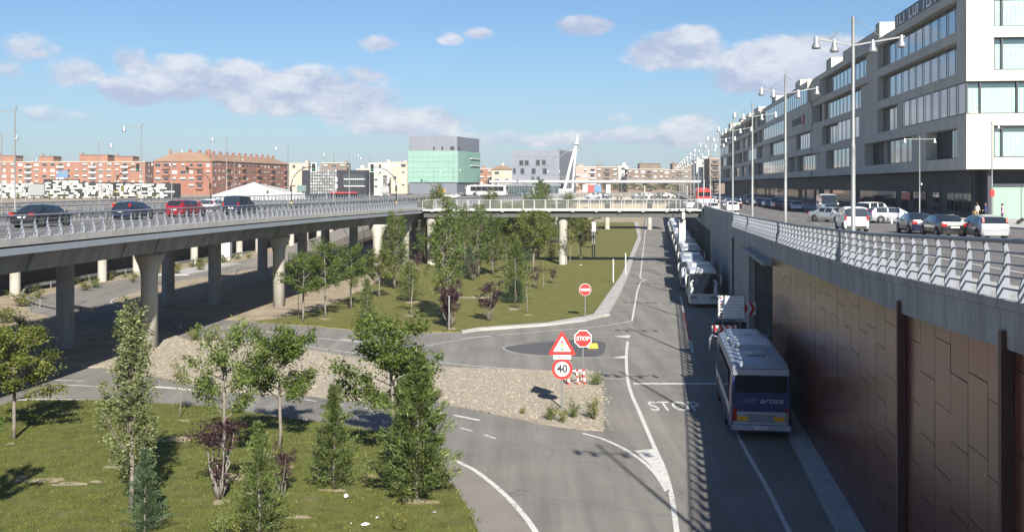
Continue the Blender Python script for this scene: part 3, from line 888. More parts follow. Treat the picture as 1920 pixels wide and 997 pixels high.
def viaduct_one():
    root = empty('viaduct', (0, 0, 0), 0, 'nearer concrete viaduct on round flared pillars crossing the left half', 'viaduct')
    Ys = [-20, 0, 20, 35, 46.4, 54, 62, 69, 75, 81.8, 90, 98, 106, 113.7, 120, 126, 132, 138, 150, 190, 228, 300, 378]
    mb = MB(); sweep(mb, Ys, lambda Y: [(vl(Y), Y, dz(Y) - .25), (vr(Y) - .35, Y, dz(Y) - .25), (vr(Y) - .35, Y, dz(Y)), (vl(Y), Y, dz(Y))])
    mb.build('deck', 'street_asphalt', root)
    mb = MB(); sweep(mb, Ys, lambda Y: [(vr(Y) - .9, Y, dz(Y) - .2), (vr(Y) + .02, Y, dz(Y) - .14), (vr(Y) + .02, Y, dz(Y) + .2), (vr(Y) - .5, Y, dz(Y) + .2), (vr(Y) - .5, Y, dz(Y) + .03), (vr(Y) - .9, Y, dz(Y) + .004)])
    mb.build('edge_kerb', 'kerb', root)
    mb = MB(); sweep(mb, Ys, lambda Y: [(vr(Y) - .12, Y, dz(Y) - .56), (vr(Y) + .05, Y, dz(Y) - .54), (vr(Y) + .05, Y, dz(Y) - .25), (vr(Y) - .12, Y, dz(Y) - .23)])
    mb.build('edge_flange', 'steel_blue', root)
    mb = MB(); sweep(mb, Ys, lambda Y: [(vr(Y) - .75, Y, dz(Y) - 1.45), (vr(Y) - .45, Y, dz(Y) - .57), (vr(Y) - .45, Y, dz(Y) - .26), (vr(Y) - 1.3, Y, dz(Y) - .26), (vr(Y) - 2.6, Y, dz(Y) - 1.45)])
    mb.build('edge_girder', 'girder', root)
    mb = MB(); sweep(mb, Ys, lambda Y: [(vl(Y) + 1.9, Y, 6.2), (vr(Y) - 3.0, Y, 6.2), (vr(Y) - 2.0, Y, dz(Y) - .26), (vl(Y) + .2, Y, dz(Y) - .26)])
    mb.build('soffit', 'girder', root)
    mb = MB(); sweep(mb, Ys, lambda Y: [(vl(Y) - .02, Y, dz(Y) - .4), (vl(Y) + .5, Y, dz(Y) - .2), (vl(Y) + .5, Y, dz(Y) + .2), (vl(Y) - .02, Y, dz(Y) + .2)])
    mb.build('far_kerb', 'kerb', root)
    # girder stiffeners
    st = MB().bx(-.03, .03, -.02, .06, -.02, .98).mesh('stiffener', 'girder')
    for Y in (30, 40, 50, 60, 64.5, 72, 80, 88, 97, 105, 113): link('stiffener', st, root, (vr(Y) - .74, Y, dz(Y) - 1.45), (-.38, 0, math.atan2(1, .13) + math.pi))
    prof = [(.52, -.2), (.52, 4.55), (.56, 4.9), (.70, 5.35), (.95, 5.85), (1.02, 6.15)]
    def flared(n): # flares along the bridge axis only
        mb = MB(); rings = []
        for r, z in prof:
            rings.append([(.52 * math.cos(t) if r < .53 else (.52 + (r - .52) * 1.0) * math.cos(t), .52 * math.sin(t), z) for t in [2 * math.pi * k / n for k in range(n)]])
        return mb.loft(rings).mesh('pillar', 'concrete_warm')
    pm = flared(20)
    st_ = MB().lathe([(.55, -.2), (.55, 6.25)], n=16).mesh('pillar', 'concrete')
    for (x, y) in ((280, 653), (523, 574)):
        p = G(x, y); link('pillar', pm, root, (p.x, p.y, 0), (0, 0, 0))
    for (X, Y) in ((-13.8, 138), (-14.8, 117.5), (-27.5, 43), (-3.5, 170), (3, 205)): link('pillar', pm, root, (X, Y, 0))
    for (X, Y) in ((-28.9, 69), (-26.2, 94), (-23.2, 118), (-20.5, 138), (-33.3, 43), (-30.3, 94), (-27.6, 118), (-24.5, 140), (-15.5, 170), (-20.5, 170), (-11, 205), (-17, 205), (-5, 240), (2, 240)): link('pillar', st_, root, (X, Y, 0))
    # lane paint
    mb = MB()
    def lane(f, a, b):
        p, q = f(a), f(b)
        mb.add([(p - .07, a, dz(a) + .012), (p + .07, a, dz(a) + .012), (q + .07, b, dz(b) + .012), (q - .07, b, dz(b) + .012)], [(0, 1, 2, 3)])
    for a, b in zip(Ys, Ys[1:]):
        if 20 <= a and b <= 130: lane(lambda Y: vr(Y) - 1.5, a, b)
    for off in (1.5, 5.0, 8.5):
        for Y in range(22, 200, 9 if off > 2 else 4): lane(lambda y: vl(y) + off, Y, Y + 4)
    mb.build('lane_paint', 'paint', root, fix=False)
    line = [Vector((vr(Y) - .22, Y, dz(Y) + .2)) for Y in Ys if 20 <= Y <= 138]
    line.reverse()   # so that outwards (left of travel) is the lawn side
    railing('railing', line, 1.0, 1.15, 'pale fin post railing on the near edge of the nearer viaduct', 'rail_paint', 1, nrail=4)
    line = [Vector((vl(Y) + .2, Y, dz(Y) + .2)) for Y in Ys if 20 <= Y <= 190]
    railing('railing', line, 1.0, 2.0, 'pale railing along the far edge of the nearer viaduct', 'rail_paint', 1, nrail=4)
    line = [Vector((vl(Y) + .55, Y, dz(Y))) for Y in Ys if 20 <= Y <= 228]
    guard_rail(line, 'steel crash barrier in front of the lamps on the nearer viaduct', z0=0)
    line = [Vector((vr(Y) - .22, Y, dz(Y) + .2)) for Y in (378, 300, 228, 190, 150, 146)]
    railing('railing', line, 1.0, 2.4, 'pale railing of the viaduct beyond the footbridge', 'rail_paint', 1, nrail=3)

def guard_rail(line, label, z0=0.0):
    root = empty('crash_barrier', line[0], 0, label, 'crash barrier')
    o = line[0]; loc = [p - o for p in line]
    rings = []
    for j, p in enumerate(loc):
        d = loc[min(j + 1, len(loc) - 1)] - loc[max(j - 1, 0)]; d.z = 0; d.normalize(); nn = Vector((-d.y, d.x, 0))
        rings.append([p + nn * a + Vector((0, 0, z0 + b)) for a, b in ((0, .42), (.06, .46), (.06, .54), (0, .58), (.06, .62), (.06, .70), (0, .74), (-.03, .74), (-.03, .42))])
    MB().loft(rings, smooth=False).build('beam', 'galv', root)
    pm = MB().bx(-.05, .05, -.12, -.031, 0, .72).mesh('barrier_post', 'galv')
    acc = .5
    for a, b in zip(loc, loc[1:]):
        L = (b - a).length; d = (b - a).normalized(); s = acc
        while s < L:
            link('barrier_post', pm, root, a + d * s + Vector((0, 0, z0)), (0, 0, math.atan2(d.y, d.x))); s += 4.0
        acc = s - L
viaduct_one()

def r2(Y): return -45.0 + .1 * (Y - 100)
def viaduct_two():
    root = empty('viaduct', (0, 0, 0), 0, 'second viaduct on slim sunlit pale columns behind the nearer one', 'viaduct')
    Ys = [-20, 20, 60, 100, 140, 180, 240, 300, 378]
    mb = MB(); sweep(mb, Ys, lambda Y: [(r2(Y) - 9.5, Y, DZ - .9), (r2(Y) - .6, Y, DZ - 1.3), (r2(Y), Y, DZ - .5), (r2(Y), Y, DZ - .02), (r2(Y) - 9.5, Y, DZ - .02)])
    mb.build('deck', 'girder', root)
    mb = MB(); sweep(mb, Ys, lambda Y: [(r2(Y) - 9.1, Y, DZ - .02), (r2(Y) - .45, Y, DZ - .02), (r2(Y) - .45, Y, DZ + .01), (r2(Y) - 9.1, Y, DZ + .01)])
    mb.build('carriageway', 'street_asphalt', root)
    mb = MB(); sweep(mb, Ys, lambda Y: [(r2(Y) - .44, Y, DZ - .45), (r2(Y) + .03, Y, DZ - .45), (r2(Y) + .03, Y, DZ + .2), (r2(Y) - .44, Y, DZ + .2)])
    mb.build('edge_kerb', 'kerb', root)
    cm = MB().lathe([(.48, -.2), (.48, 6.6)], n=16).mesh('column', 'concrete_warm')
    for k in range(-2, 14): Y = 99.5 + 8.4 * k; link('column', cm, root, (r2(Y) - 1.3, Y, 0))
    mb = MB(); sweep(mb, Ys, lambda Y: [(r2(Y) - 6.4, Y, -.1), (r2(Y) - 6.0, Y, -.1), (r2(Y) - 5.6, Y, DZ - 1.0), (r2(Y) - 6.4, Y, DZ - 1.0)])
    mb.build('abutment_wall', 'girder_dark', root)  # wall added behind the columns, coloured dark to deepen the shade under the deck
    line = [Vector((r2(Y) - .2, Y, DZ + .2)) for Y in (240, 180, 140, 100, 60, 20)]
    railing('railing', line, 1.0, 2.0, 'pale railing on the near edge of the second viaduct', 'rail_paint', 1, nrail=4)
    line = [Vector((r2(Y) - 9.2, Y, DZ)) for Y in (20, 60, 100, 140, 180, 240)]
    railing('railing', line, 1.0, 2.0, 'pale railing on the far edge of the second viaduct', 'rail_paint', 1, nrail=4)
viaduct_two()
guard_rail(smooth_line(px((44, 556), (48, 550), (70, 544), (108, 538), (200, 521), (300, 506), (414, 488), (470, 479)), 3), 'grey crash barrier along the outer edge of the turning road under the viaduct')
guard_rail(smooth_line(px((316, 616), (325, 621), (338, 627)), 3), 'short crash barrier end beside the sunlit viaduct pillar')
guard_rail(smooth_line(px((41, 560), (60, 572), (120, 585), (180, 596)), 3), 'shaded crash barrier beside the turning road at far left')
# white cabin wall and steps seen under the viaduct
t_ = empty('stair_enclosure', G(430, 488) + Vector((-1.5, 2, 0)), .1, 'pale grey panelled enclosure seen between viaduct pillars', 'enclosure')
MB().bx(-1.2, 1.2, -1, 1, 0, 6.2).build('wall_panel', 'white_steel', t_)
MB().bx(-1.3, 1.3, -1.1, 1.1, 6.2, 6.3).build('roof_edge', 'galv', t_)
tag(sheet('pavement', [Vector((-41.5, 124, 0)), Vector((-37.6, 124, 0)), Vector((-35.8, 142, 0)), Vector((-39.6, 142, 0))], .14, 'pave', thick=.15), kind='structure')

# ---------------------------------------------------------------- footbridges
def footbridge(name, xa, xb, Y, depth, label, rail_label, rail_label2, z=7.3, gird=1.0, post=1.2, thing_posts=True):
    root = empty(name, (xa, Y, 0), 0, label, 'footbridge')
    L = xb - xa
    MB().bx(0, L, 0, depth, z - .12, z).build('deck', 'pave', root)
    MB().bx(0, L, -.12, .0, z - .16, z + .06).build('edge_plate', 'white_steel', root)
    MB().bx(0, L, depth, depth + .12, z - .16, z + .06).build('edge_plate', 'white_steel', root)
    MB().bx(.1, L - .1, .45, depth - .45, z - gird, z - .13).build('girder', 'girder_dark', root)
    br = MB().add([(-.18, 0, 0), (.18, 0, 0), (.18, .46, 0), (-.18, .46, 0), (-.18, 0, -.12), (.18, 0, -.12), (.18, .46, -.34), (-.18, .46, -.34)],
        [(0, 1, 2, 3), (7, 6, 5, 4), (0, 4, 5, 1), (1, 5, 6, 2), (2, 6, 7, 3), (3, 7, 4, 0)]).mesh('bracket', 'concrete_warm')
    k = 1.2
    while k < L: link('bracket', br, root, (k, -.02, z - .17)); k += 3.05
    pm = MB().bx(-.028, .028, -.05, .02, 0, 1.18).mesh('post', 'white_steel')
    for (yy, lab) in ((-.06, rail_label), (depth + .06, rail_label2)):
        r = empty('railing', (xa, Y + yy, z + .06), 0, lab, 'railing')
        n = int(L / post)
        for i in range(n + 1): link('post', pm, r, (L * i / n, 0, 0))
        MB().bx(0, L, -.05, .01, 1.18, 1.225).build('handrail', 'galv', r)
        for j in range(9): MB().bx(0, L, -.012, .008, .10 + j * .115, .118 + j * .115).build('rail', 'galv', r)
    return root
b1 = footbridge('footbridge', -11.6, 24.75, 138.6, 3.4, 'nearest footbridge with white edge and dark girder spanning from viaduct to concrete wall',
    'white post railing on the near side of the nearest footbridge', 'white post railing on the far side of the nearest footbridge', post=1.45)
pp = G(1057, 499)
prof = [(.5, -.2), (.5, 4.3), (.56, 4.7), (.62, 5.3), (.62, 6.32)]
for (X, Y) in ((pp.x, 140.2), (-10.6, 140.0)):
    link('pillar', MB().lathe([(.55, -.1), (.55, 5.0), (.62, 5.5), (.66, 6.29)], n=18).mesh('pillar', 'concrete_warm'), b1, (X + 11.6, Y - 138.6, 0))
MB().bx(-.42, .42, -.5, .5, 0, 6.1).build('support_column', 'white_steel', b1, (22.3 + 11.6, 1.5, 0)); MB().bx(-.2, .2, -.5, .5, 6.1, 7.1).build('support_head', 'white_steel', b1, (22.3 + 11.6, .6, 0))
b2 = footbridge('footbridge', 2.5, 38.5, 246, 12, 'second white edged bridge parallel to and beyond the nearest footbridge',
    'white railing on the near side of the second bridge', 'white railing on the far side of the second bridge', z=7.2, gird=1.0, post=2.0)
for X in (8, 20, 30): link('pillar', MB().lathe([(.6, -.1), (.6, 6.25)], n=14).mesh('pillar', 'concrete_warm'), b2, (X, 6, 0))
# ---------------------------------------------------------------- long modern hotel on the right
HRZ = math.atan2(.9929, .1191)
def hs(cx):   # pixel column of the enlarged photograph -> metres along the long front
    u = (1320 + cx / 3.2 - 960) / F
    return (33.04 / (u - .12) - 108) / .9929

def window_mesh(name, w, h, glass, frame='frame_dark', split=.76, deep=.10, fr=.12):
    mb = MB()   # local x along the facade, y outwards, z up
    mb.mat = 0
    mb.bx(0, w, -deep, 0, 0, fr); mb.bx(0, w, -deep, 0, h - fr, h)
    mb.bx(0, fr, -deep, 0, fr, h - fr); mb.bx(w - fr, w, -deep, 0, fr, h - fr)
    if split: mb.bx(w * split - fr * .6, w * split + fr * .6, -deep, 0, fr, h - fr)
    mb.mat = 1
    mb.add([(fr, -.018, fr), (w - fr, -.018, fr), (w - fr, -.018, h - fr), (fr, -.018, h - fr)], [(3, 2, 1, 0)])
    return mb.mesh(name, [frame, glass], fix=False)

def hotel():
    root = empty('hotel_building', (46, 108, 0), HRZ, 'long pale concrete building with ribbon windows along the upper street at right', 'building')
    LEN = 332; DEP = 18
    FL = [(13.3, 16.5), (17.7, 21.0), (22.1, 25.4), (26.5, 29.8)]
    BD = [(12.1, 13.3), (16.5, 17.7), (21.0, 22.1), (25.4, 26.5), (29.8, 30.75)]
    B = lambda x0, x1, y0, y1, z0, z1, n, m='hotel': MB().bx(x0, x1, y0, y1, z0, z1).build(n, m, root)
    # core behind the recesses
    B(.9, LEN, -DEP, -1.3, 12.15, 30.3, 'core_wall', 'hotel')
    for i, (a, b) in enumerate(BD):
        B(.31, 97, -1.3, 0, a, b, 'slab_band'); B(97.02, LEN, -1.3, .35, a + .01, b - .01, 'slab_band')
    O = {0: [(111.3, 116, 'g'), (116, 123.3, 'd'), (132, 146, 'g'), (146.2, 157, 'd'), (168.6, 182.5, 'f'), (182.5, 190, 'd'), (203.6, 226, 'g'), (228, 236, 'd'), (242, 283, 'f')],
         1: [(108.4, 134.3, 'f'), (139.6, 148.5, 'g'), (161, 178.6, 'f'), (178.8, 194, 'g'), (207.6, 226, 'g'), (240, 272, 'g')],
         2: [(111.3, 148.5, 'g'), (162.4, 194, 'g'), (196, 203, 'd'), (240, 282, 'f')],
         3: [(111.3, 148.5, 'g'), (158.5, 194, 'g'), (204.5, 239, 'f'), (240, 282, 'f')]}
    rng = random.Random(11)
    for k in range(4):
        Y = 286 + rng.uniform(0, 6)
        while Y < 425:
            L = rng.choice([9, 12, 16, 20]); kind = rng.choice('ggfdd')
            O[k].append((Y, min(Y + L, 434), kind)); Y += L + rng.choice([2, 4, 8, 10])
    cache = {}
    for k, (z0, z1) in enumerate(FL):
        cur = 0 if k != 1 else .4
        segs = sorted(O[k])
        for (a, b, kd) in segs + [(438.5, 439, 'x')]:
            sa, sb = (a - 108) / .9929, (b - 108) / .9929
            sa = min(sa, LEN); sb = min(sb, LEN)
            pr = .35 if sa > 97 else 0
            if sa - cur > .15:   # concrete infill
                near_corner = cur < .5
                y1 = -.01 + pr if near_corner or kd == 'f' else -.42 + pr
                if not near_corner and sa - cur > 3.4 and kd != 'f' and sa < 97:
                    m = cur + (sa - cur) * .45
                    B(cur + .01, m, -1.29, -.03 + pr, z0 + .002, z1 - .002, 'pier'); B(m, sa - .01, -1.29, -.55 + pr, z0 + .002, z1 - .002, 'pier')
                else: B(max(cur, .31) + .01, sa - .01, -1.29, y1, z0 + .002, z1 - .002, 'pier')
            cur = sb
            if kd == 'x': continue
            if kd == 'd':
                B(sa, sb, -1.3, -1.25, z0 + .003, z1 - .003, 'loggia_back', 'shop_dark'); continue
            n = max(1, round((sb - sa) / 3.3)); w = (sb - sa) / n
            yy = (-.85 if kd == 'g' else -.06) + pr
            key = (round(w, 1), k)
            if key not in cache: cache[key] = [window_mesh('window', round(w, 1), z1 - z0 - .01, g_, split=.78, fr=.14) for g_ in ('hotel_glass', 'hotel_blind')]
            for i in range(n): link('window', cache[key][1 if rng.random() < .09 else 0], root, (sa + i * w, yy, z0 + .005), (0, 0, 0), (w / round(w, 1), 1, 1))
            if kd == 'f': B(sa, sb, -1.3, -.45 + pr, z0 + .004, z0 + .3, 'sill_wall')
    # sunlit end front: concrete face with wide curtained windows
    zc = [12.1] + [z for p in FL for z in p] + [31.0]
    for i in range(0, len(zc) - 1, 2):
        B(0, .30, -44, 0, zc[i], zc[i + 1], 'front_band', 'hotel_front')
    for k, (z0, z1) in enumerate(FL):
        edges = [-2.65, -8.9, -10.6, -17, -18.6, -25, -27, -33, -35, -44]
        if k != 1: B(0, .3, -2.65, 0, z0, z1, 'front_pier', 'hotel_front')
        for a, b in zip(edges[1::2], edges[2::2]): B(0, .3, b, a, z0, z1, 'front_pier', 'hotel_front')
        xs = [(-2.65, -8.9), (-10.6, -17), (-18.6, -25), (-27, -33)]
        if k == 1: xs[0] = (-.05, -8.9)
        for (a, b) in xs:
            w = a - b
            mb = MB(); mb.mat = 0
            h = z1 - z0
            mb.bx(0, w, -.2, -.05, 0, .09); mb.bx(0, w, -.2, -.05, h - .09, h)
            for q in (0, .8 if k != 1 else 1.3, w - .12, w * .55): mb.bx(q, q + .16, -.2, -.04, .09, h - .09)
            mb.mat = 1; mb.bx(.05, w - .05, .04, .08, .05, h * .80)
            mb.mat = 2; mb.bx(.05, w - .05, .04, .08, h * .801, h - .05)
            mb.build('window', ['frame_dark', 'curtain', 'hotel_glass'], root, (.42, a, z0), (0, 0, -math.pi / 2))
            # pleats
            mb = MB()
            for q in np.arange(.3, w - .3, .38): mb.bx(q, q + .16, .01, .039, .12, h * .79)
            mb.build('curtain_pleats', 'curtain', root, (.42, a, z0), (0, 0, -math.pi / 2))
    # ground storey set back
    B(3.1, LEN, -DEP, -1.75, 6.0, 12.09, 'base_wall', 'shop_dark')
    B(2.2, 3.05, -44, -2.4, 6.0, 12.09, 'base_wall', 'shop_dark')
    pm = MB().bx(0, 2.97, -.06, 0, 0, 2.3).mesh('base_panel', 'shop_dark')
    for k in range(75): link('base_panel', pm, root, (4 + 3 * k, -1.68 + .01 * (k % 3), 9.7))
    sm = window_mesh('shop_window', 2.97, 2.75, 'shop_glass', split=.5, fr=.07)
    rng = random.Random(5)
    for k in range(75):
        if rng.random() < .82: link('shop_window', sm, root, (4 + 3 * k, -1.66, 6.93))
    B(1.9, 2.15, -44, -3.2, 7.0, 10.4, 'pale_screen', 'pale_screen'); B(1.7, 1.89, -44, -3.0, 10.4, 10.6, 'screen_frame', 'frame_dark')
    for q in range(-42, -4, 4): B(1.82, 1.90, q, q + .08, 7.0, 10.4, 'screen_frame', 'galv')
    B(1.0, 1.5, -2.9, -2.4, 6.5, 12.1, 'corner_column', 'frame_dark')
    # red poster in the shop window and small sign lettering
    s = (137 - 108) / .9929
    B(s, s + 4.6, -1.62, -1.59, 8.6, 9.55, 'red_poster', 'sign_red')
    s = (172 - 108) / .9929
    mb = MB(); mb.bx(s, s + .5, -1.6, -1.5, 10.0, 11.4)
    for i in range(6):
        a = s + 1.2 + i * 1.0
        mb.bx(a, a + .14, -1.6, -1.55, 10.3, 11.1); mb.bx(a + .141, a + .6, -1.6, -1.55, 10.3 if i % 2 else 10.96, 10.44 if i % 2 else 11.1)
    mb.build('sign_lettering', 'galv', root)
    B(-.04, -.005, -1.0, -.45, 12.6, 13.15, 'name_plate', 'sign_white')
    # roof: sign board with white strokes, plant rooms, fins
    B(1.5, 31, -.9, -.12, 30.76, 32.45, 'sign_board', 'frame_dark')
    mb = MB(); q = 29.5
    for ch in 'ILI LUI IUIAIL':
        if ch != ' ':
            mb.bx(q - .24, q, -.119, -.02, 30.95, 32.15)
            if ch in 'LU': mb.bx(q - 1.25, q - .241, -.119, -.02, 30.95, 31.2)
            if ch == 'U': mb.bx(q - 1.5, q - 1.251, -.119, -.02, 30.95, 32.15)
            if ch == 'A': mb.bar((q - .3, -.07, 31.0), (q - 1.2, -.07, 32.1), .22, .09)
        q -= 2.0 if ch in 'LUA' else 1.35
    mb.build('sign_stroke', 'sign_white', root)
    for (y0, y1, w0, w1, h, m) in ((148.5, 151, -.3, -3.2, 2.4, 'hotel_front'), (153, 178, -.8, -5, 1.9, 'hotel'), (186, 191, -.3, -3.4, 2.0, 'hotel_front'), (222, 229, -.3, -4.6, 1.7, 'hotel_front'),
                                   (262, 270, -.3, -4.4, 1.7, 'hotel_front'), (300, 312, -.3, -4.4, 1.8, 'hotel_front'), (326, 336, -.3, -5, 1.7, 'hotel_front'), (352, 360, -.3, -5, 1.9, 'hotel_front'), (392, 402, -.3, -5, 2.5, 'hotel_front')):
        B((y0 - 108) / .9929, (y1 - 108) / .9929, w1, w0, 30.76, 30.76 + h, 'roof_plant_room', m)
    for (Y, k) in ((204.0, 3), (284, 3), (345, 3), (380, 3), (415, 3)):
        B((Y - 108) / .9929, (Y - 107.6) / .9929, -1.2, 1.0, FL[k][0] - .2, 30.8, 'fin_wall', 'hotel_front')
    s = (213 - 108) / .9929
    MB().lathe([(0, -.04), (1.1, -.04), (1.1, .04), (0, .04)], n=18).build('round_sign', 'sign_red', root, (s, .5, 23.6), (math.pi / 2, 0, 0))
    B(s + 1.5, s + 16, .351, .40, 22.9, 24.3, 'sign_strip', 'shop_dark')
hotel()

# ---------------------------------------------------------------- the city beyond
mat('brick_red', (.235, .105, .072), .9, var=.12, scale=.25)
mat('brick_orange', (.25, .125, .085), .9, var=.10, scale=.25)
mat('brick_brown', (.165, .125, .10), .9, var=.12, scale=.25)
mat('beige', (.37, .33, .265), .9, var=.08, scale=.2)
mat('cream', (.44, .415, .36), .9, var=.08, scale=.2)
mat('pink', (.38, .255, .22), .9, var=.08, scale=.2)
mat('grey_wall', (.36, .37, .39), .8, var=.05, scale=.2)
mat('white_wall', (.52, .515, .50), .85, var=.05, scale=.2)
mat('tile_roof', (.25, .155, .10), .9, var=.2, scale=.5)
mat('win_dark', (.035, .04, .05), .15, var=.3, scale=.3)
mat('green_glass', (.19, .315, .272), .25, var=.08, scale=.08, coat=.5)
mat('green_glass_dark', (.11, .25, .205), .2, var=.08, scale=.08, coat=.5)
mat('steel_clad', (.165, .18, .215), .45, metal=.3, var=.05, scale=.1)
mat('steel_clad_dark', (.13, .145, .18), .45, metal=.3, var=.05, scale=.1)
mat('black_clad', (.018, .018, .020), .5, var=.2)
mat('canvas', (.48, .48, .48), .7, var=.03, scale=.3)
mat('canvas_grey', (.42, .43, .46), .7, var=.05, scale=.3)
mat('mullion_green', (.10, .16, .15), .4)

def far_window(w, h, kind):
    mb = MB()
    mb.mat = 0; mb.bx(-w / 2 - .08, w / 2 + .08, -.10, .0, -.1, 0); mb.bx(-w / 2 - .08, w / 2 + .08, -.08, .0, h, h + .08)
    mb.mat = 1
    c = {'dark': 0, 'half': .45, 'shut': .96}[kind]
    if c < .9: mb.bx(-w / 2, w / 2, -.03, 0, 0, h * (1 - c))
    mb.mat = 2
    if c: mb.bx(-w / 2, w / 2, -.07, 0, h * (1 - c) + .001, h - .001)
    return mb.mesh('window', ['cream', 'win_dark', 'white_wall'])
FW = {(k, s): far_window(*(2.2, 1.35) if s else (1.3, 1.4), k) for k in ('dark', 'half', 'shut') for s in (0, 1)}

def block(label, x0, x1, ytop, Y, m='brick_red', depth=14, fl=3.0, bay=3.6, group='apartment blocks of the city behind', name='apartment_block', balc=0, bands=None, roof=None, side=True, extras=(), seed=0, ybot=None, cat='building', wm=.12, rz=0.0, big=.4, Wm=None):
    s = F / Y
    xa, xb = (x0 - CX) / s, (x1 - CX) / s; zt = CZ + (HY - ytop) / s; zb = 6.25
    root = empty(name, (xa, Y, 0), rz, label, cat, group)
    W = Wm or xb - xa; rng = random.Random(seed + int(x0 * 7))
    MB().bx(0, W, 0, depth, zb, zt).build('wall', m, root)
    MB().bx(-.15, W + .15, -.2, depth + .15, zt, zt + .35).build('cornice', 'cream' if roof is None else 'brick_brown', root)
    n = max(1, int(W / bay)); nf = max(1, int((zt - zb - .5) / fl)); zf = zt - nf * fl
    for f in range(nf):
        z = zf + f * fl + .8
        if bands: MB().bx(-.05, W + .05, -.12, -.002, z - 1.0, z - .55).build('string_course', bands, root)
        balcony_cols = [i for i in range(n) if (i + seed) % 4 == 1] if balc else []
        for i in range(n):
            x = W * (i + .5) / n
            if i in balcony_cols:
                MB().bx(x - bay * .46, x + bay * .46, -1.0, -.01, z - .8, z + .15).build('balcony', 'white_wall' if balc == 2 else m, root)
                link('window', FW[('dark', 1)], root, (x, -.02, z + .1)); continue
            if rng.random() < .93: link('window', FW[(rng.choice(['dark', 'half', 'half', 'shut']), 1 if rng.random() < big else 0)], root, (x, -.01, z + .1))
        if side and (xa + xb) / 2 < 0 and nf < 14:
            for i in range(int(depth / 4)): link('window', FW[(rng.choice(['dark', 'half', 'shut']), 0)], root, (W + .01, 2 + 4 * i, z + .1), (0, 0, math.pi / 2))
    for (a, b, h) in extras:
        MB().bx((a - x0) / s, (b - x0) / s, 2, depth - 2, zt + .35, zt + .35 + h).build('stair_tower', m, root)
        MB().bx((a - x0) / s - .3, (b - x0) / s + .3, 1.7, depth - 1.7, zt + .351 + h, zt + .6 + h).build('tower_roof', 'brick_brown', root)
        MB().bx((a - x0) / s + .4, (a - x0) / s + 1.2, 4, 5, zt + .601 + h, zt + 1.8 + h).build('chimney', m, root)
    if roof:
        h = roof; z = zt + .35; o = .5
        MB().add([(-o, -o, z), (W + o, -o, z), (W + o, depth + o, z), (-o, depth + o, z), (min(W * .3, depth * .5), depth / 2, z + h), (W - min(W * .3, depth * .5), depth / 2, z + h)],
                 [(0, 1, 5, 4), (1, 2, 5), (2, 3, 4, 5), (3, 0, 4), (3, 2, 1, 0)]).build('roof', 'tile_roof', root)
        for i in range(max(1, int(W / 7))): x = (i + .5) * W / max(1, int(W / 7)); MB().bx(x, x + 1.1, depth * .55, depth * .55 + 1, z + h * .6, z + h + 1.4).build('chimney', m, root)
    elif not extras:
        for i in range(max(1, int(W / 9))): x = rng.uniform(.5, W - 1.5); MB().bx(x, x + rng.uniform(1, 3), 3, 6, zt + .35, zt + rng.uniform(1.0, 2.6)).build('chimney', m, root)
    return root

block('long orange brick apartment block with white cornice at the far left', -90, 272, 304, 560, 'brick_orange', balc=2, extras=((-10, 24, 3), (70, 97, 2.6), (146, 199, 3.4), (212, 246, 2.6)), bay=4.2)
block('orange brick block continuing the far left row outside the frame', -470, -96, 303, 575, 'brick_orange', balc=2, bay=4.6, seed=31)
block('low orange brick houses between the two large red brick blocks', 270, 296, 322, 600, 'brick_orange', bay=4)
block('red brick apartment block with brown tiled hip roof left of the white marquee', 288, 398, 304, 470, 'brick_red', balc=1, roof=4.0, bay=3.4, extras=())
block('red brick wing with tiled roof receding behind the white marquee', 399, 540, 303, 472, 'brick_red', balc=1, roof=3.4, bay=4.2, seed=2, rz=R(80.5), Wm=92)
block('beige brick block with small tower right of the red brick wing', 542, 578, 307, 520, 'beige', seed=3)
block('brown brick penthouse block behind the dark office', 602, 650, 306, 560, 'brick_brown', seed=4)
block('cream block behind the dark office at its right', 668, 700, 317, 600, 'cream', seed=5)
block('cream stepped block with balconies left of the green glass building', 690, 735, 306, 540, 'cream', balc=2, seed=6)
block('tall beige block touching the green glass building on its left', 733, 764, 305, 520, 'beige', balc=1, seed=7)
block('small pale block with white balconies below the curved traffic light', 692, 718, 330, 440, 'cream', balc=2, seed=8, fl=2.8)
block('orange brown flats right of the green glass building', 896, 925, 317, 560, 'brick_orange', seed=9)
block('grey beige flats left of the grey building', 922, 960, 319, 540, 'beige', roof=2.0, seed=10)
block('pink and white flats right of the white mast', 1076, 1118, 314, 560, 'pink', balc=2, seed=11)
block('brown flats in the middle of the far skyline', 1116, 1160, 314, 600, 'brick_brown', balc=1, seed=12)
block('white flats between brown blocks on the far skyline', 1158, 1178, 312, 640, 'white_wall', seed=13)
block('long brown block with white penthouse floor on the far skyline', 1176, 1246, 318, 620, 'brick_brown', balc=1, seed=14, extras=((1200, 1240, 3),))
block('grey brown block with white roof structures behind the lamp row', 1244, 1318, 319, 640, 'brick_brown', balc=1, seed=15, extras=((1262, 1312, 3.4),))
block('white apartment tower left of the far end of the hotel', 1306, 1332, 301, 520, 'white_wall', balc=2, seed=16)
block('dark brown flats touching the far end of the hotel', 1330, 1372, 298, 500, 'brick_brown', balc=1, seed=17)

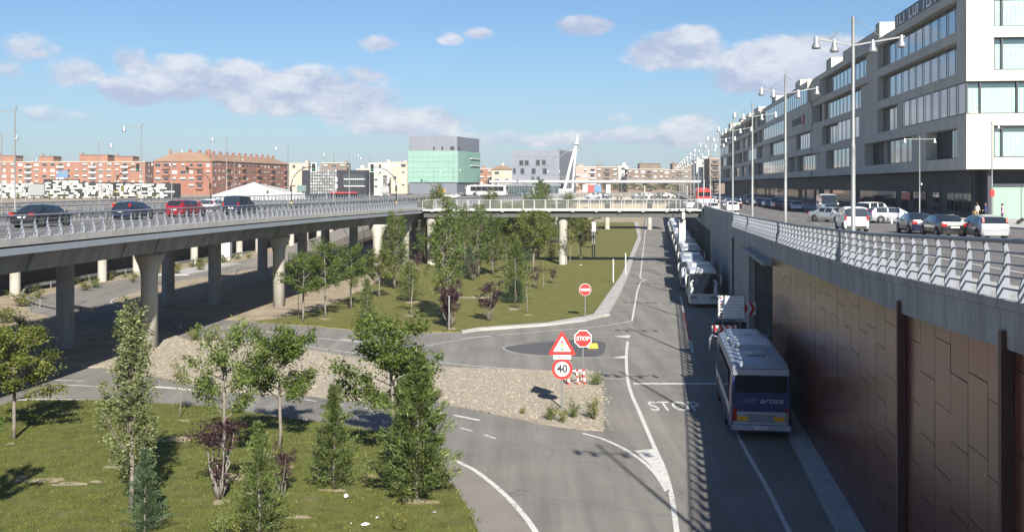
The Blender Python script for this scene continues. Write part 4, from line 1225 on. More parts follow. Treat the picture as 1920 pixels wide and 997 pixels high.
def green_building():
    Y = 400; s = F / Y
    xa, xc, xb = (765 - CX) / s, (859 - CX) / s, (897 - CX) / s
    root = empty('glass_building', (xa, Y, 0), 0, 'pale green glass cube under a grey metal upper storey', 'building')
    W = xc - xa; zt = CZ + (HY - 283) / s; D_ = 24; sk = (xb - CX / s + CX / s - xc)
    def body(z0, z1, o, m, name, x0=0, x1=None):
        x1 = W if x1 is None else x1
        MB().add([(x0 - o, -o, z0), (x1 + o, -o, z0), (x1 + o + sk, D_ + o, z0), (x0 - o + sk * .3, D_ + o, z0), (x0 - o, -o, z1), (x1 + o, -o, z1), (x1 + o + sk, D_ + o, z1), (x0 - o + sk * .3, D_ + o, z1)],
                 [(3, 2, 1, 0), (4, 5, 6, 7), (0, 1, 5, 4), (1, 2, 6, 5), (2, 3, 7, 6), (3, 0, 4, 7)]).build(name, m, root)
    zb = CZ + (HY - 342) / s
    body(6.25, zb, -.5, 'steel_clad_dark', 'base_storey')
    body(zb, zt, 0, 'green_glass', 'glass_curtain')
    body(zt, CZ + (HY - 256) / s, -.4, 'steel_clad', 'upper_storey', 0, W)
    n = 10
    for i in range(n + 1): MB().bx(W * i / n - .04, W * i / n + .04, -.1, -.01, zb, zt).build('glazing_bar', 'green_glass_dark', root)
    for k in range(1, 6):
        z = zb + (zt - zb) * k / 6; MB().bx(0, W, -.08, -.012, z - (.35 if k in (3, 5) else .06), z + .06).build('floor_line', 'green_glass_dark' if k not in (3, 5) else 'green_glass', root)
    d = Vector((sk, D_, 0)).normalized()
    a = math.atan2(d.y, d.x)
    for k in range(1, 12):
        p = Vector((W + .02, 0, 0)) + d * (D_ * k / 12); MB().bx(-.05, .05, -.06, .0, zb, zt).build('glazing_bar', 'green_glass_dark', root, p, (0, 0, a))
    for z in (.55, .78): MB().bx(D_ * .55, D_ * .98, -.5, -.02, zb + (zt - zb) * z - .2, zb + (zt - zb) * z + .2).build('louvre', 'white_steel', root, (W, 0, 0), (0, 0, a))
    for (x, w) in ((47, 3), (63, 3), (79, 8), (94, 4)):
        X = x / s; MB().bx(X, X + w / s, .2, .39, CZ + (HY - 281) / s, CZ + (HY - 275) / s).build('window', 'win_dark', root)
    MB().bx(W * .45, W * .8, 6, 12, CZ + (HY - 256) / s, CZ + (HY - 253.5) / s).build('roof_plant_room', 'steel_clad_dark', root)
    for i in range(9): MB().bx(1 + i * 1.9, 1.1 + i * 1.9, .30, .39, zt, CZ + (HY - 256) / s).build('seam', 'steel_clad_dark', root)
green_building()

def grey_building():
    Y = 430; s = F / Y
    xa, xb = (960 - CX) / s, (1049 - CX) / s; W = xb - xa
    z = lambda y: CZ + (HY - y) / s
    root = empty('grey_building', (xa, Y, 0), 0, 'grey metal clad cube with scattered square windows left of the white mast', 'building')
    sk = (1071 - 1049) / s + 3
    MB().add([(0, 0, 6.25), (W, 0, 6.25), (W + sk, 20, 6.25), (0, 20, 6.25), (0, 0, z(282)), (W, 0, z(282)), (W + sk, 20, z(282)), (0, 20, z(282))],
             [(3, 2, 1, 0), (4, 5, 6, 7), (0, 1, 5, 4), (1, 2, 6, 5), (2, 3, 7, 6), (3, 0, 4, 7)]).build('wall', 'steel_clad', root)
    for (x0, x1, y0, y1) in ((974, 981, 301, 310), (984, 991, 301, 310), (1005, 1012, 300, 310), (1016, 1023, 300, 309), (962, 967, 316, 325), (976, 983, 316, 326), (997, 1004, 316, 326), (1018, 1025, 316, 326), (996, 1002, 331, 337), (1006, 1012, 331, 337)):
        f = MB(); f.bx((x0 - 960) / s - .12, (x1 - 960) / s + .12, -.12, -.002, z(y1) - .12, z(y0) + .12)
        w = f.build('window', 'mullion_green', root); MB().bx((x0 - 960) / s, (x1 - 960) / s, -.14, -.121, z(y1), z(y0)).build('pane', 'win_dark', w)
    for yy in (294, 312, 328): MB().bx(0, W, -.06, -.001, z(yy) - .05, z(yy) + .05).build('seam', 'steel_clad_dark', root)
    for i in range(1, 8): MB().bx(W * i / 8 - .03, W * i / 8 + .03, -.05, -.001, 6.3, z(282)).build('seam', 'steel_clad_dark', root)
    MB().bx(W * .98, W * 1.1, 5, 8, z(282), z(278.5)).build('roof_plant_room', 'steel_clad_dark', root)
grey_building()

def dark_office():
    Y = 350; s = F / Y; xa = (566 - CX) / s; z = lambda y: CZ + (HY - y) / s; X = lambda x: (x - 566) / s
    root = empty('office_building', (xa, Y, 0), 0, 'dark office block with patterned screen and white floor bands beyond the viaduct', 'building')
    MB().bx(0, X(688), 0, 18, 6.25, z(319)).build('wall', 'shop_dark', root)
    pm = MB().bx(0, .62, -.25, -.02, 0, .85).mesh('screen_panel', 'galv')
    rng = random.Random(2)
    for i in range(11):
        for j in range(8): link('screen_panel', pm, root, (X(582) + i * .8, 0, z(364) + j * 1.02), (rng.uniform(-.35, .1), 0, 0))
    for y in (336, 349): MB().bx(X(645), X(684), -.5, -.01, z(y) - .18, z(y) + .18).build('floor_band', 'white_steel', root)
    for i in range(9): MB().bx(X(645) + i * .75, X(645) + i * .75 + .12, -.2, -.02, z(348), z(327)).build('mullion', 'mullion_green', root)
    MB().bx(X(622), X(672), -2.6, -.5, z(362.4), z(360.4)).build('canopy', 'sign_red', root)
    for y in (353, 341): MB().bx(X(628), X(633), -.3, -.02, z(y), z(y) + 1.4).build('window', 'white_steel', root)
dark_office()

def pixel_wall():
    Y = 335; s = F / Y; z = lambda y: CZ + (HY - y) / s
    root = empty('market_building', ((-60 - CX) / s, Y, 0), 0, 'low building clad in scattered black and white rectangles below the orange flats', 'building')
    W = (326 + 60) / s
    MB().bx(0, W, 0, 7, 6.25, z(344)).build('wall', 'black_clad', root)
    MB().bx((80 + 60) / s, (135 + 60) / s, .5, 6, z(344), z(336)).build('upper_wall', 'black_clad', root)
    MB().bx((135 + 60) / s, (255 + 60) / s, .5, 6, z(344), z(342)).build('upper_wall', 'black_clad', root)
    rng = random.Random(8); n = 0
    ms = [MB().bx(0, w, -.12, -.003, 0, h).mesh('cladding_panel', 'white_wall') for w, h in ((1.6, .42), (2.6, .42), (1.1, .8), (3.4, .45))]
    extra = MB()
    for j in range(14):
        x = rng.uniform(0, 2)
        while x < W - 3:
            top = z(344) if not (140 / s < x < 195 / s) else z(335)
            zz = 6.5 + j * .56
            if zz < top - .5 and rng.random() < .93:
                if n < 299: link('cladding_panel', ms[rng.randrange(4)], root, (x, 0, zz)); n += 1
                else: extra.bx(x, x + rng.choice([1.2, 2.2, 3]), -.12, -.003, zz, zz + .42)
            x += rng.uniform(1.9, 3.6)
    if extra.v: tag(extra.build('cladding_strip', 'white_wall', root), kind='stuff')
    MB().bx((108 + 60) / s, (128 + 60) / s, -.4, -.2, z(333), z(320)).build('banner', 'board_blue', root)
    MB().bx((110 + 60) / s, (126 + 60) / s, -.43, -.401, z(325.5), z(322)).build('banner_text', 'galv', root)
    for x in (110, 126): MB().bx((x + 60) / s - .06, (x + 60) / s + .06, -.2, -.08, z(344), z(320)).build('banner_post', 'trim', root)
    MB().bx((228 + 60) / s, (233 + 60) / s, -.5, -.3, z(357), z(347)).build('flag', 'leaf_gold', root)
pixel_wall()

def marquee():
    Y = 290; s = F / Y; z = lambda y: CZ + (HY - y) / s; X = lambda x: (x - 398) / s
    root = empty('marquee', ((398 - CX) / s, Y, 0), 0, 'white pitched marquee with grey roof slope behind the cars on the viaduct', 'marquee')
    p = [(X(398), 6.3), (X(572), 6.3), (X(572), z(362)), (X(528), z(357)), (X(497), z(349)), (X(478), z(341)), (X(398), z(367))]
    MB().plate([(X(440), 6.3), (X(572), 6.3), (X(572), z(363)), (X(528), z(358)), (X(497), z(350)), (X(479), z(342)), (X(450), z(356)), (X(440), z(364))], (0, 0, 0), (1, 0, 0), (0, 0, 1), .2).build('end_wall', 'canvas', root)
    MB().add([(X(398), 0, z(366)), (X(440), 0, z(364)), (X(479), 0, z(341)), (X(430), 26, z(341)), (X(385), 26, z(366)), (X(398), 0, 6.3), (X(385), 26, 6.3), (X(440), 0, 6.3)],
             [(1, 2, 3, 4, 0), (0, 4, 6, 5), (0, 5, 7, 1)]).build('roof', 'canvas_grey', root)
    MB().add([(X(479), .2, z(341)), (X(497), .2, z(349)), (X(528), .2, z(357)), (X(572), .2, z(362)), (X(530), 26, z(362)), (X(470), 26, z(352)), (X(430), 26, z(341))], [(0, 1, 2, 3, 4, 5, 6)]).build('roof', 'canvas', root)
    MB().bx(X(500), X(504), -.2, -.11, z(363), z(357)).build('window', 'win_dark', root)
marquee()

# cable stayed footbridge far behind: white mast, deck, stays
def mast_bridge():
    Y = 405; s = F / Y
    root = empty('cable_bridge', ((1066 - CX) / s, Y, 6.3), 0, 'far white cable stayed footbridge with a leaning forked mast', 'footbridge')
    X = lambda x: (x - 1066) / s; z = lambda y: CZ + (HY - y) / s - 6.3
    def leg(pts, name):
        rings = []
        for (x, y, w, dy) in pts:
            c = (X(x), dy, z(y)); w = w / s / 2
            rings.append([(c[0] - w, dy - w, c[2]), (c[0] + w, dy - w, c[2]), (c[0] + w, dy + w, c[2]), (c[0] - w, dy + w, c[2])])
        MB().loft(rings, smooth=False).build(name, 'white_steel', root)
    leg([(1057, 358, 4.6, -1), (1063, 336, 5.0, -.6), (1070.5, 305, 5.0, -.2), (1077.6, 280, 4.8, 0), (1081, 270, 4.2, 0), (1082.5, 262, 3, 0), (1083.3, 252, 1.2, 0)], 'mast')
    leg([(1073.5, 359, 3.6, .9), (1075, 336, 3.6, .8), (1077.5, 305, 3.6, .7), (1080, 279, 3.6, .5)], 'mast_leg')
    MB().bx(X(1047), X(1074), -3, 4, 0, z(354)).build('mast_foot', 'white_steel', root)
    MB().lathe([(.9, -.3), (1.5, 0), (.9, .3)], (X(1080.5), 0, z(270)), 10).build('cable_head', 'white_steel', root)
    for i, (x, y) in enumerate(((1140, 314), (1150, 326), (1124, 300), (1032, 302), (1015, 318), (1060, 282), (1215, 337), (985, 337))):
        MB().tube([(X(1082), .3, z(273)), (X(x), 1.5 + (i % 2), z(max(y, 300) if y > 300 else y))] if i < 6 else [(X(1082), .3, z(273)), (X(x), 1.5, z(336))], .05, 5).build('stay_cable', 'sign_back', root)
    MB().bx(X(918), X(1368), 0, 4, z(342.5), z(338)).build('deck', 'white_steel', root)
    MB().bx(X(918), X(1368), 1, 3, z(344), z(342.5) - .002).build('deck_girder', 'steel_clad_dark', root)
    for yy in (.1, 3.9):
        mb = MB(); mb.bx(X(918), X(1368), yy - .04, yy + .04, z(338) + 1.1, z(338) + 1.2); mb.build('handrail', 'galv', root)
    pm = MB().bx(-.05, .05, .05, .15, 0, 1.1).mesh('post', 'galv')
    for i in range(53): link('post', pm, root, (X(918) + i * 2, 0, z(338)))
    for x in (930, 1000, 1210, 1290, 1340): MB().lathe([(.3, 0), (.3, z(344))], (X(x), 2, 0), 10).build('support', 'concrete_warm', root)
mast_bridge()
def station_hall():
    Y = 418; s = F / Y; X = lambda x: (x - 925) / s; z = lambda y: CZ + (HY - y) / s
    root = empty('glazed_hall', ((925 - CX) / s, Y, 0), 0, 'low glazed hall under the far white bridge deck', 'building')
    MB().bx(0, X(1062), 0, 12, z(349), z(345)).build('roof_edge', 'steel_clad', root)
    MB().bx(0, X(1062), .4, 12, 6.25, z(349) - .01).build('wall', 'win_dark', root)
    wm = window_mesh('window', 1.9, z(349) - 6.4, 'hotel_glass', 'galv', split=.5, fr=.08)
    for i in range(15): link('window', wm, root, (i * 2 + .1, .3, 6.3), (0, 0, math.pi), None)
station_hall()
# ---------------------------------------------------------------- vehicles
for n_, c_ in (('black', (.012, .012, .014)), ('navy', (.010, .014, .042)), ('red', (.20, .008, .016)), ('white', (.74, .74, .73)), ('silver', (.42, .44, .46)), ('grey', (.13, .14, .15)),
               ('blue', (.03, .07, .20)), ('maroon', (.12, .010, .016)), ('teal', (.06, .11, .14)), ('beige', (.42, .38, .31))):
    mat('paint_' + n_, c_, .28, metal=.45 if n_ in ('silver', 'grey') else .0, var=.03, coat=.7)
mat('bus_blue', (.020, .042, .135), .3, var=.05, coat=.5)
mat('bus_silver', (.40, .44, .50), .38, metal=.35, var=.06)
mat('bus_white', (.50, .51, .515), .35, var=.03, coat=.4)
mat('bus_roof', (.27, .31, .36), .42, var=.08, scale=1.2)
mat('bus_grey', (.16, .20, .24), .35, var=.05, coat=.4)
mat('bus_red', (.42, .018, .020), .35, var=.04, coat=.4)

WT = .57
SHAPES = {
 'hatch': [(-2.00, .40, .72, .76, .74, .56, 'B'), (-1.95, .24, .90, .935, .83, .70, 'R'), (-1.66, .20, .99, 1.34, .85, .64, 'P'), (-1.46, .20, .98, 1.40, .855, .60, 'S'), (-.60, .18, .95, 1.46, .86, .60, 'P'), (-.51, .18, .95, 1.46, .86, .60, 'S'),
           (.34, .18, .92, 1.42, .86, .58, 'P'), (.42, .18, .92, 1.40, .86, .58, 'W'), (1.16, .18, .92, .955, .85, .70, 'B'), (1.66, .2, .82, .85, .82, .66, 'B'), (1.92, .26, .70, .73, .76, .56, 'B'), (2.0, .36, .58, .60, .66, .45, 'B')],
 'sedan': [(-2.28, .42, .74, .78, .74, .58, 'B'), (-2.20, .26, .95, .985, .82, .70, 'B'), (-1.62, .2, .97, 1.01, .86, .70, 'R'), (-.98, .18, .97, 1.36, .87, .60, 'P'), (-.90, .18, .97, 1.39, .87, .60, 'S'), (-.22, .18, .95, 1.43, .875, .60, 'P'), (-.13, .18, .95, 1.43, .875, .60, 'S'),
           (.62, .18, .92, 1.38, .87, .58, 'P'), (.70, .18, .92, 1.36, .87, .58, 'W'), (1.36, .18, .92, .95, .86, .70, 'B'), (1.90, .2, .82, .85, .83, .66, 'B'), (2.18, .26, .70, .73, .76, .56, 'B'), (2.26, .36, .58, .60, .66, .45, 'B')],
 'wagon': [(-2.20, .42, .72, .76, .76, .6, 'B'), (-2.14, .26, .95, .99, .84, .70, 'R'), (-1.86, .2, 1.0, 1.40, .86, .64, 'P'), (-1.74, .2, .99, 1.45, .865, .62, 'S'), (-.72, .18, .97, 1.49, .87, .61, 'P'), (-.63, .18, .97, 1.49, .87, .61, 'S'),
           (.46, .18, .94, 1.44, .87, .59, 'P'), (.54, .18, .94, 1.42, .87, .59, 'W'), (1.30, .18, .93, .965, .86, .72, 'B'), (1.86, .2, .83, .86, .83, .66, 'B'), (2.12, .26, .72, .75, .76, .56, 'B'), (2.2, .36, .6, .62, .66, .45, 'B')],
 'mpv': [(-2.06, .42, .80, .84, .80, .70, 'B'), (-2.03, .26, 1.06, 1.10, .85, .76, 'R'), (-1.90, .22, 1.10, 1.72, .86, .70, 'P'), (-1.74, .22, 1.09, 1.80, .865, .69, 'S'), (-.62, .2, 1.06, 1.83, .87, .68, 'P'), (-.50, .2, 1.06, 1.83, .87, .68, 'S'),
         (.46, .2, 1.02, 1.76, .87, .66, 'P'), (.56, .2, 1.02, 1.73, .87, .66, 'W'), (1.30, .2, 1.02, 1.06, .86, .74, 'B'), (1.76, .22, .92, .95, .84, .70, 'B'), (2.0, .28, .78, .81, .78, .60, 'B'), (2.06, .38, .62, .64, .70, .5, 'B')],
 'van': [(-2.75, .5, 1.2, 1.24, .92, .86, 'B'), (-2.72, .4, 1.30, 1.34, .97, .90, 'R'), (-2.68, .35, 1.32, 2.30, .98, .86, 'P'), (-2.5, .35, 1.30, 2.48, .99, .84, 'S'), (-.6, .32, 1.28, 2.52, 1.0, .84, 'P'), (-.45, .32, 1.28, 2.52, 1.0, .84, 'S'),
         (1.1, .32, 1.22, 2.46, 1.0, .84, 'P'), (1.2, .32, 1.20, 2.42, 1.0, .84, 'W'), (2.0, .32, 1.18, 1.24, .98, .84, 'B'), (2.55, .34, .98, 1.02, .94, .78, 'B'), (2.75, .45, .75, .78, .86, .66, 'B')],
}
WHEELS = {'hatch': (-1.28, 1.26, .31), 'sedan': (-1.38, 1.38, .32), 'wagon': (-1.36, 1.34, .32), 'mpv': (-1.32, 1.34, .31), 'van': (-1.7, 1.75, .34)}
PROTO = {}
def car_meshes(kind, paint):
    st = SHAPES[kind]
    body, ws, rw, sws = MB(), MB(), MB(), []
    def half(s):
        y, zb, zl, zt, w, wt, k = s
        return [(w * .90, y, zb), (w, y, zb + .13), (w * 1.005, y, (zb + zl) / 2 + .06), (w * .97, y, zl), (wt + (.09 if zt - zl > .2 else .06), y, zt - (.07 if zt - zl > .2 else .012)), (wt * .80, y, zt)]
    rings = [half(s) + [(-p[0], p[1], p[2]) for p in reversed(half(s))] for s in st]
    for i in range(len(st) - 1):
        k = st[i][6]
        for j in range(12):
            j2 = (j + 1) % 12
            q = [rings[i][j], rings[i][j2], rings[i + 1][j2], rings[i + 1][j]]
            tgt = body
            if k == 'W' and j in (4, 5, 6): tgt = ws
            if k == 'R' and j in (4, 5, 6): tgt = rw
            if k == 'S' and j in (3, 7): tgt = MB(); sws.append(tgt)
            tgt.add(q, [(0, 1, 2, 3)], tgt is body)
    body.f.append
    for r, rev in ((rings[0], True), (rings[-1], False)): body.add(r, [tuple(range(12))])
    # merge body vertices for smooth shading
    me = body.mesh('body', 'paint_' + paint, fix=False)
    bm = bmesh.new(); bm.from_mesh(me); bmesh.ops.remove_doubles(bm, verts=bm.verts, dist=.0005); bmesh.ops.recalc_face_normals(bm, faces=bm.faces); bm.to_mesh(me); bm.free()
    try: me.set_sharp_from_angle(angle=R(38))
    except Exception: pass
    out = [('body', me), ('windscreen', ws.mesh('windscreen', 'carglass')), ('rear_window', rw.mesh('rear_window', 'carglass'))] + [('side_window', q.mesh('side_window', 'carglass')) for q in sws]
    return out

def wheel_meshes(r):
    t = MB().lathe([(r * .55, -.10), (r * .96, -.10), (r, -.06), (r, .06), (r * .96, .10), (r * .55, .10)], n=18).mesh('tyre', 'tyre')
    m = MB(); m.lathe([(0, .085), (r * .2, .095), (r * .5, .07), (r * .64, .095), (r * .64, .06), (0, .055)], n=15)
    for k in range(5):
        a = k * 1.2566; m.bar((r * .12 * math.cos(a), r * .12 * math.sin(a), .09), (r * .6 * math.cos(a), r * .6 * math.sin(a), .092), r * .14, .02)
    return t, m.mesh('rim', 'rim')
def make_car(kind, paint):
    key = (kind, paint)
    if key in PROTO: return PROTO[key], False
    st = SHAPES[kind]; ms = car_meshes(kind, paint)
    root = empty('parked_car')
    for n, me in ms: link(n, me, root)
    L0, L1 = st[0][0], st[-1][0]; w = max(s[4] for s in st); zb = st[2][2]
    ya, yb, r = WHEELS[kind]
    t, m = wheel_meshes(r)
    arch = MB().lathe([(0, 0), (r + .06, 0), (r + .06, .02), (0, .02)], n=20).mesh('wheel_arch', 'trim')
    for y in (ya, yb):
        for s in (1, -1):
            rot = (0, math.pi / 2 * s, 0)
            link('wheel_arch', arch, root, (s * (w - .012), y, r + .02), rot)
            wh = link('wheel', t, root, (s * (w - .085), y, r), rot); link('rim', m, wh)
    tall = kind in ('mpv', 'van')
    zt = {'hatch': (.98, 1.28), 'sedan': (.72, .92), 'wagon': (.95, 1.2), 'mpv': (.88, 1.2), 'van': (.8, 1.15)}[kind]
    yl = {'hatch': -1.80, 'sedan': -2.22, 'wagon': -2.06, 'mpv': -2.0, 'van': -2.74}[kind]
    wl = {'hatch': .70, 'sedan': .66, 'wagon': .70, 'mpv': .76, 'van': .86}[kind]
    hl = MB().bx(-.11, .11, -.06, .06, 0, .15).mesh('headlight', 'lamp_clear')
    tl = MB().bx(-.06 if kind != 'sedan' else -.15, .06 if kind != 'sedan' else .15, -.13, .13, 0, zt[1] - zt[0]).mesh('tail_light', 'lamp_red')
    for s in (1, -1):
        link('tail_light', tl, root, (s * wl, yl, zt[0]), (-.25 if kind == 'hatch' else 0, 0, 0))
        link('headlight', hl, root, (s * (st[-3][4] - .24), st[-2][0] - .03, st[-2][2] - .13), (0, 0, s * -.3))
        mm = MB().box((0, 0, 0), (.2, .09, .13), 0, .8).mesh('mirror', 'paint_' + paint)
        yw = [q[0] for q in st if q[6] == 'W'][0]
        link('mirror', mm, root, (s * (w + .08), yw + .35, zb + .02))
    MB().bx(-.26, .26, L0 - .025, L0 - .005, .60 if kind != 'sedan' else .62, .72 if kind != 'sedan' else .73).build('number_plate', 'plate', root)
    MB().bx(-w * .82, w * .82, L0 - .02, L0 + .1, .24, .46).build('bumper_trim', 'trim' if kind in ('van', 'mpv') else 'paint_' + paint, root)
    MB().bx(-w * .7, w * .7, L1 - .08, L1 + .01, .26, .42).build('grille', 'trim', root)
    hm = MB().bx(-.01, .01, -.07, .07, -.015, .015).mesh('door_handle', 'trim')
    for s in (1, -1): link('door_handle', hm, root, (s * (w + .005), .05 if kind != 'van' else .9, zb - .12)); link('door_handle', hm, root, (s * (w + .005), -.95, zb - .1))
    PROTO[key] = root
    return root, True

def place_car(kind, paint, pos, heading, label, group, cat='car', name=None):
    """heading: direction the nose points, degrees from +Y turning left"""
    o, first = make_car(kind, paint)
    if not first:
        o = copy_tree(o)
    if name: o.name = name
    o.location = pos; o.rotation_euler = (0, 0, R(heading))
    tag(o, label, cat, group); return o

def on_street(x, y, Y=None):
    """point of the upper street seen at a pixel"""
    Y = Y or 60.0
    for _ in range(30): Y = F * (CZ - zs(Y)) / (y - HY)
    return Vector(((x - CX) / F * Y, Y, zs(Y)))
def st(X, Y): return Vector((X, Y, zs(Y)))

GV = 'cars crossing the viaduct'
def on_deck(x, Y): return Vector(((x - CX) / F * Y, Y, dz(Y) + .015))
place_car('sedan', 'black', on_deck(80, 68), -8, 'black saloon largest of the cars on the viaduct, at far left', GV)
place_car('hatch', 'navy', on_deck(250, 87), -9, 'dark navy hatchback between two lamp posts on the viaduct', GV)
place_car('wagon', 'red', on_deck(350, 96), -13, 'dark red estate car on the viaduct', GV)
place_car('hatch', 'white', on_deck(401, 110), -8, 'white hatchback seen from behind between the red and the navy car', GV)
place_car('mpv', 'navy', on_deck(450, 104), -10, 'tall dark navy people carrier right of the white hatchback on the viaduct', GV)

GS = 'cars standing on the upper street'
place_car('hatch', 'silver', on_street(1842, 446), -2, 'silver hatchback with high red tail lights nearest to the railing', GS)
place_car('sedan', 'black', on_street(1768, 443), -4, 'black saloon beside the silver hatchback', GS)
place_car('sedan', 'navy', on_street(1717, 437), -6, 'dark navy saloon left of the black saloon', GS)
place_car('mpv', 'white', on_street(1596, 433), -7, 'white delivery van seen from behind at the lamp post', GS, 'van', 'delivery_van')
place_car('sedan', 'silver', on_street(1560, 416), -38 + 180 + 70, 'silver saloon turning left of the white delivery van', GS)
place_car('wagon', 'silver', on_street(1672, 418), -88, 'silver estate car parked broadside behind the white bollards', GS)
place_car('mpv', 'white', st(37.4, 110), -55, 'white people carrier behind the broadside silver estate', GS)
place_car('van', 'white', st(39.6, 134), 172, 'tall white minibus with dark side windows parked in front of the dark shop front', GS, 'minibus', 'minibus')
place_car('wagon', 'teal', st(36.2, 121), 170, 'blue grey car half hidden before the tall white minibus', GS)
place_car('hatch', 'silver', st(40.6, 152), 165, 'silver hatchback in the shade beside the tall white minibus', GS)
place_car('hatch', 'white', st(25.8, 138), -4, 'white hatchback driving away, beyond the end of the railing', GS)
place_car('hatch', 'white', st(30.4, 148), -4, 'white hatchback in the second lane beyond the railing', GS)
place_car('sedan', 'white', st(28.6, 171), -5, 'white saloon behind the red bus', GS)
GP = 'row of parked cars along the hotel front'
row = [('hatch', 'maroon', 'maroon hatchback second in the row left of the minibus'), ('wagon', 'maroon', 'dark red estate car first in the row left of the minibus'), ('mpv', 'white', 'white people carrier third in the row before the dark shop front'), ('sedan', 'grey', 'grey saloon fourth in the shaded row'),
       ('hatch', 'blue', 'blue hatchback in the middle of the shaded row'), ('hatch', 'black', 'black hatchback following the blue hatchback'), ('wagon', 'silver', 'silver estate car in the far half of the shaded row'), ('sedan', 'navy', 'navy saloon beyond the silver estate of the shaded row'),
       ('hatch', 'grey', 'grey hatchback near the far end of the shaded row'), ('mpv', 'black', 'black people carrier near the far end of the shaded row'), ('hatch', 'white', 'small white hatchback at the far end of the shaded row'), ('sedan', 'teal', 'blue grey saloon last of the shaded row')]
for i, (k, c, lab) in enumerate(row): place_car(k, c, st(41.6 - (i % 2) * .4 + .118 * (i * 6 + 22) - 3.0, 158 + i * 6.2), 150, lab, GP)
row2 = [('sedan', 'black', 'black saloon in the far right lane beside the red bus'), ('hatch', 'teal', 'blue grey hatchback in the far right lane'), ('wagon', 'navy', 'navy estate in the far right lane before the hotel end'), ('hatch', 'silver', 'silver hatchback in the far right lane'), ('sedan', 'white', 'white saloon far away in the right lane'), ('mpv', 'grey', 'grey people carrier far away in the right lane')]
for i, (k, c, lab) in enumerate(row2): place_car(k, c, st(36 + i * 1.6, 172 + i * 13), -6, lab, 'traffic in the far right lane')
row3 = [('hatch', 'silver', 'silver hatchback on the second bridge at its left'), ('sedan', 'navy', 'navy saloon on the second bridge'), ('hatch', 'grey', 'grey hatchback on the second bridge'), ('wagon', 'white', 'white estate on the second bridge near the street'), ('sedan', 'black', 'black saloon on the second bridge near its right end'), ('hatch', 'beige', 'beige hatchback on the second bridge')]
for i, (k, c, lab) in enumerate(row3): place_car(k, c, (25.0 + i * 2.4 - (6 if i < 2 else 0), 250 + (i % 2) * 4, 7.22), 88 + 180 * (i % 2), lab, 'cars on the second bridge')
row4 = [('hatch', 'white', 720, 'white hatchback left of the green glass building'), ('sedan', 'navy', 740, 'navy saloon before the tall beige block'), ('hatch', 'red', 765, 'red hatchback at the left corner of the green glass building'), ('sedan', 'black', 796, 'black saloon below the green glass building'), ('wagon', 'silver', 826, 'silver estate below the green glass building'), ('sedan', 'white', 852, 'white saloon below the glass corner'),
        ('wagon', 'navy', 872, 'navy estate at the right of the glass building'), ('hatch', 'grey', 890, 'grey hatchback left of the white coach on the crossing'), ('hatch', 'white', 940, 'white hatchback right of the white coach on the crossing'), ('sedan', 'teal', 985, 'blue grey saloon before the glazed hall')]
for i, (k, c, x, lab) in enumerate(row4): Y = 318 + (i % 3) * 12; place_car(k, c, ((x - CX) / F * Y, Y, dz(Y) + .01 if vl(Y) < (x - CX) / F * Y < vr(Y) else 6.32), 84 + 180 * (i % 2), lab, 'cars on the far crossing')

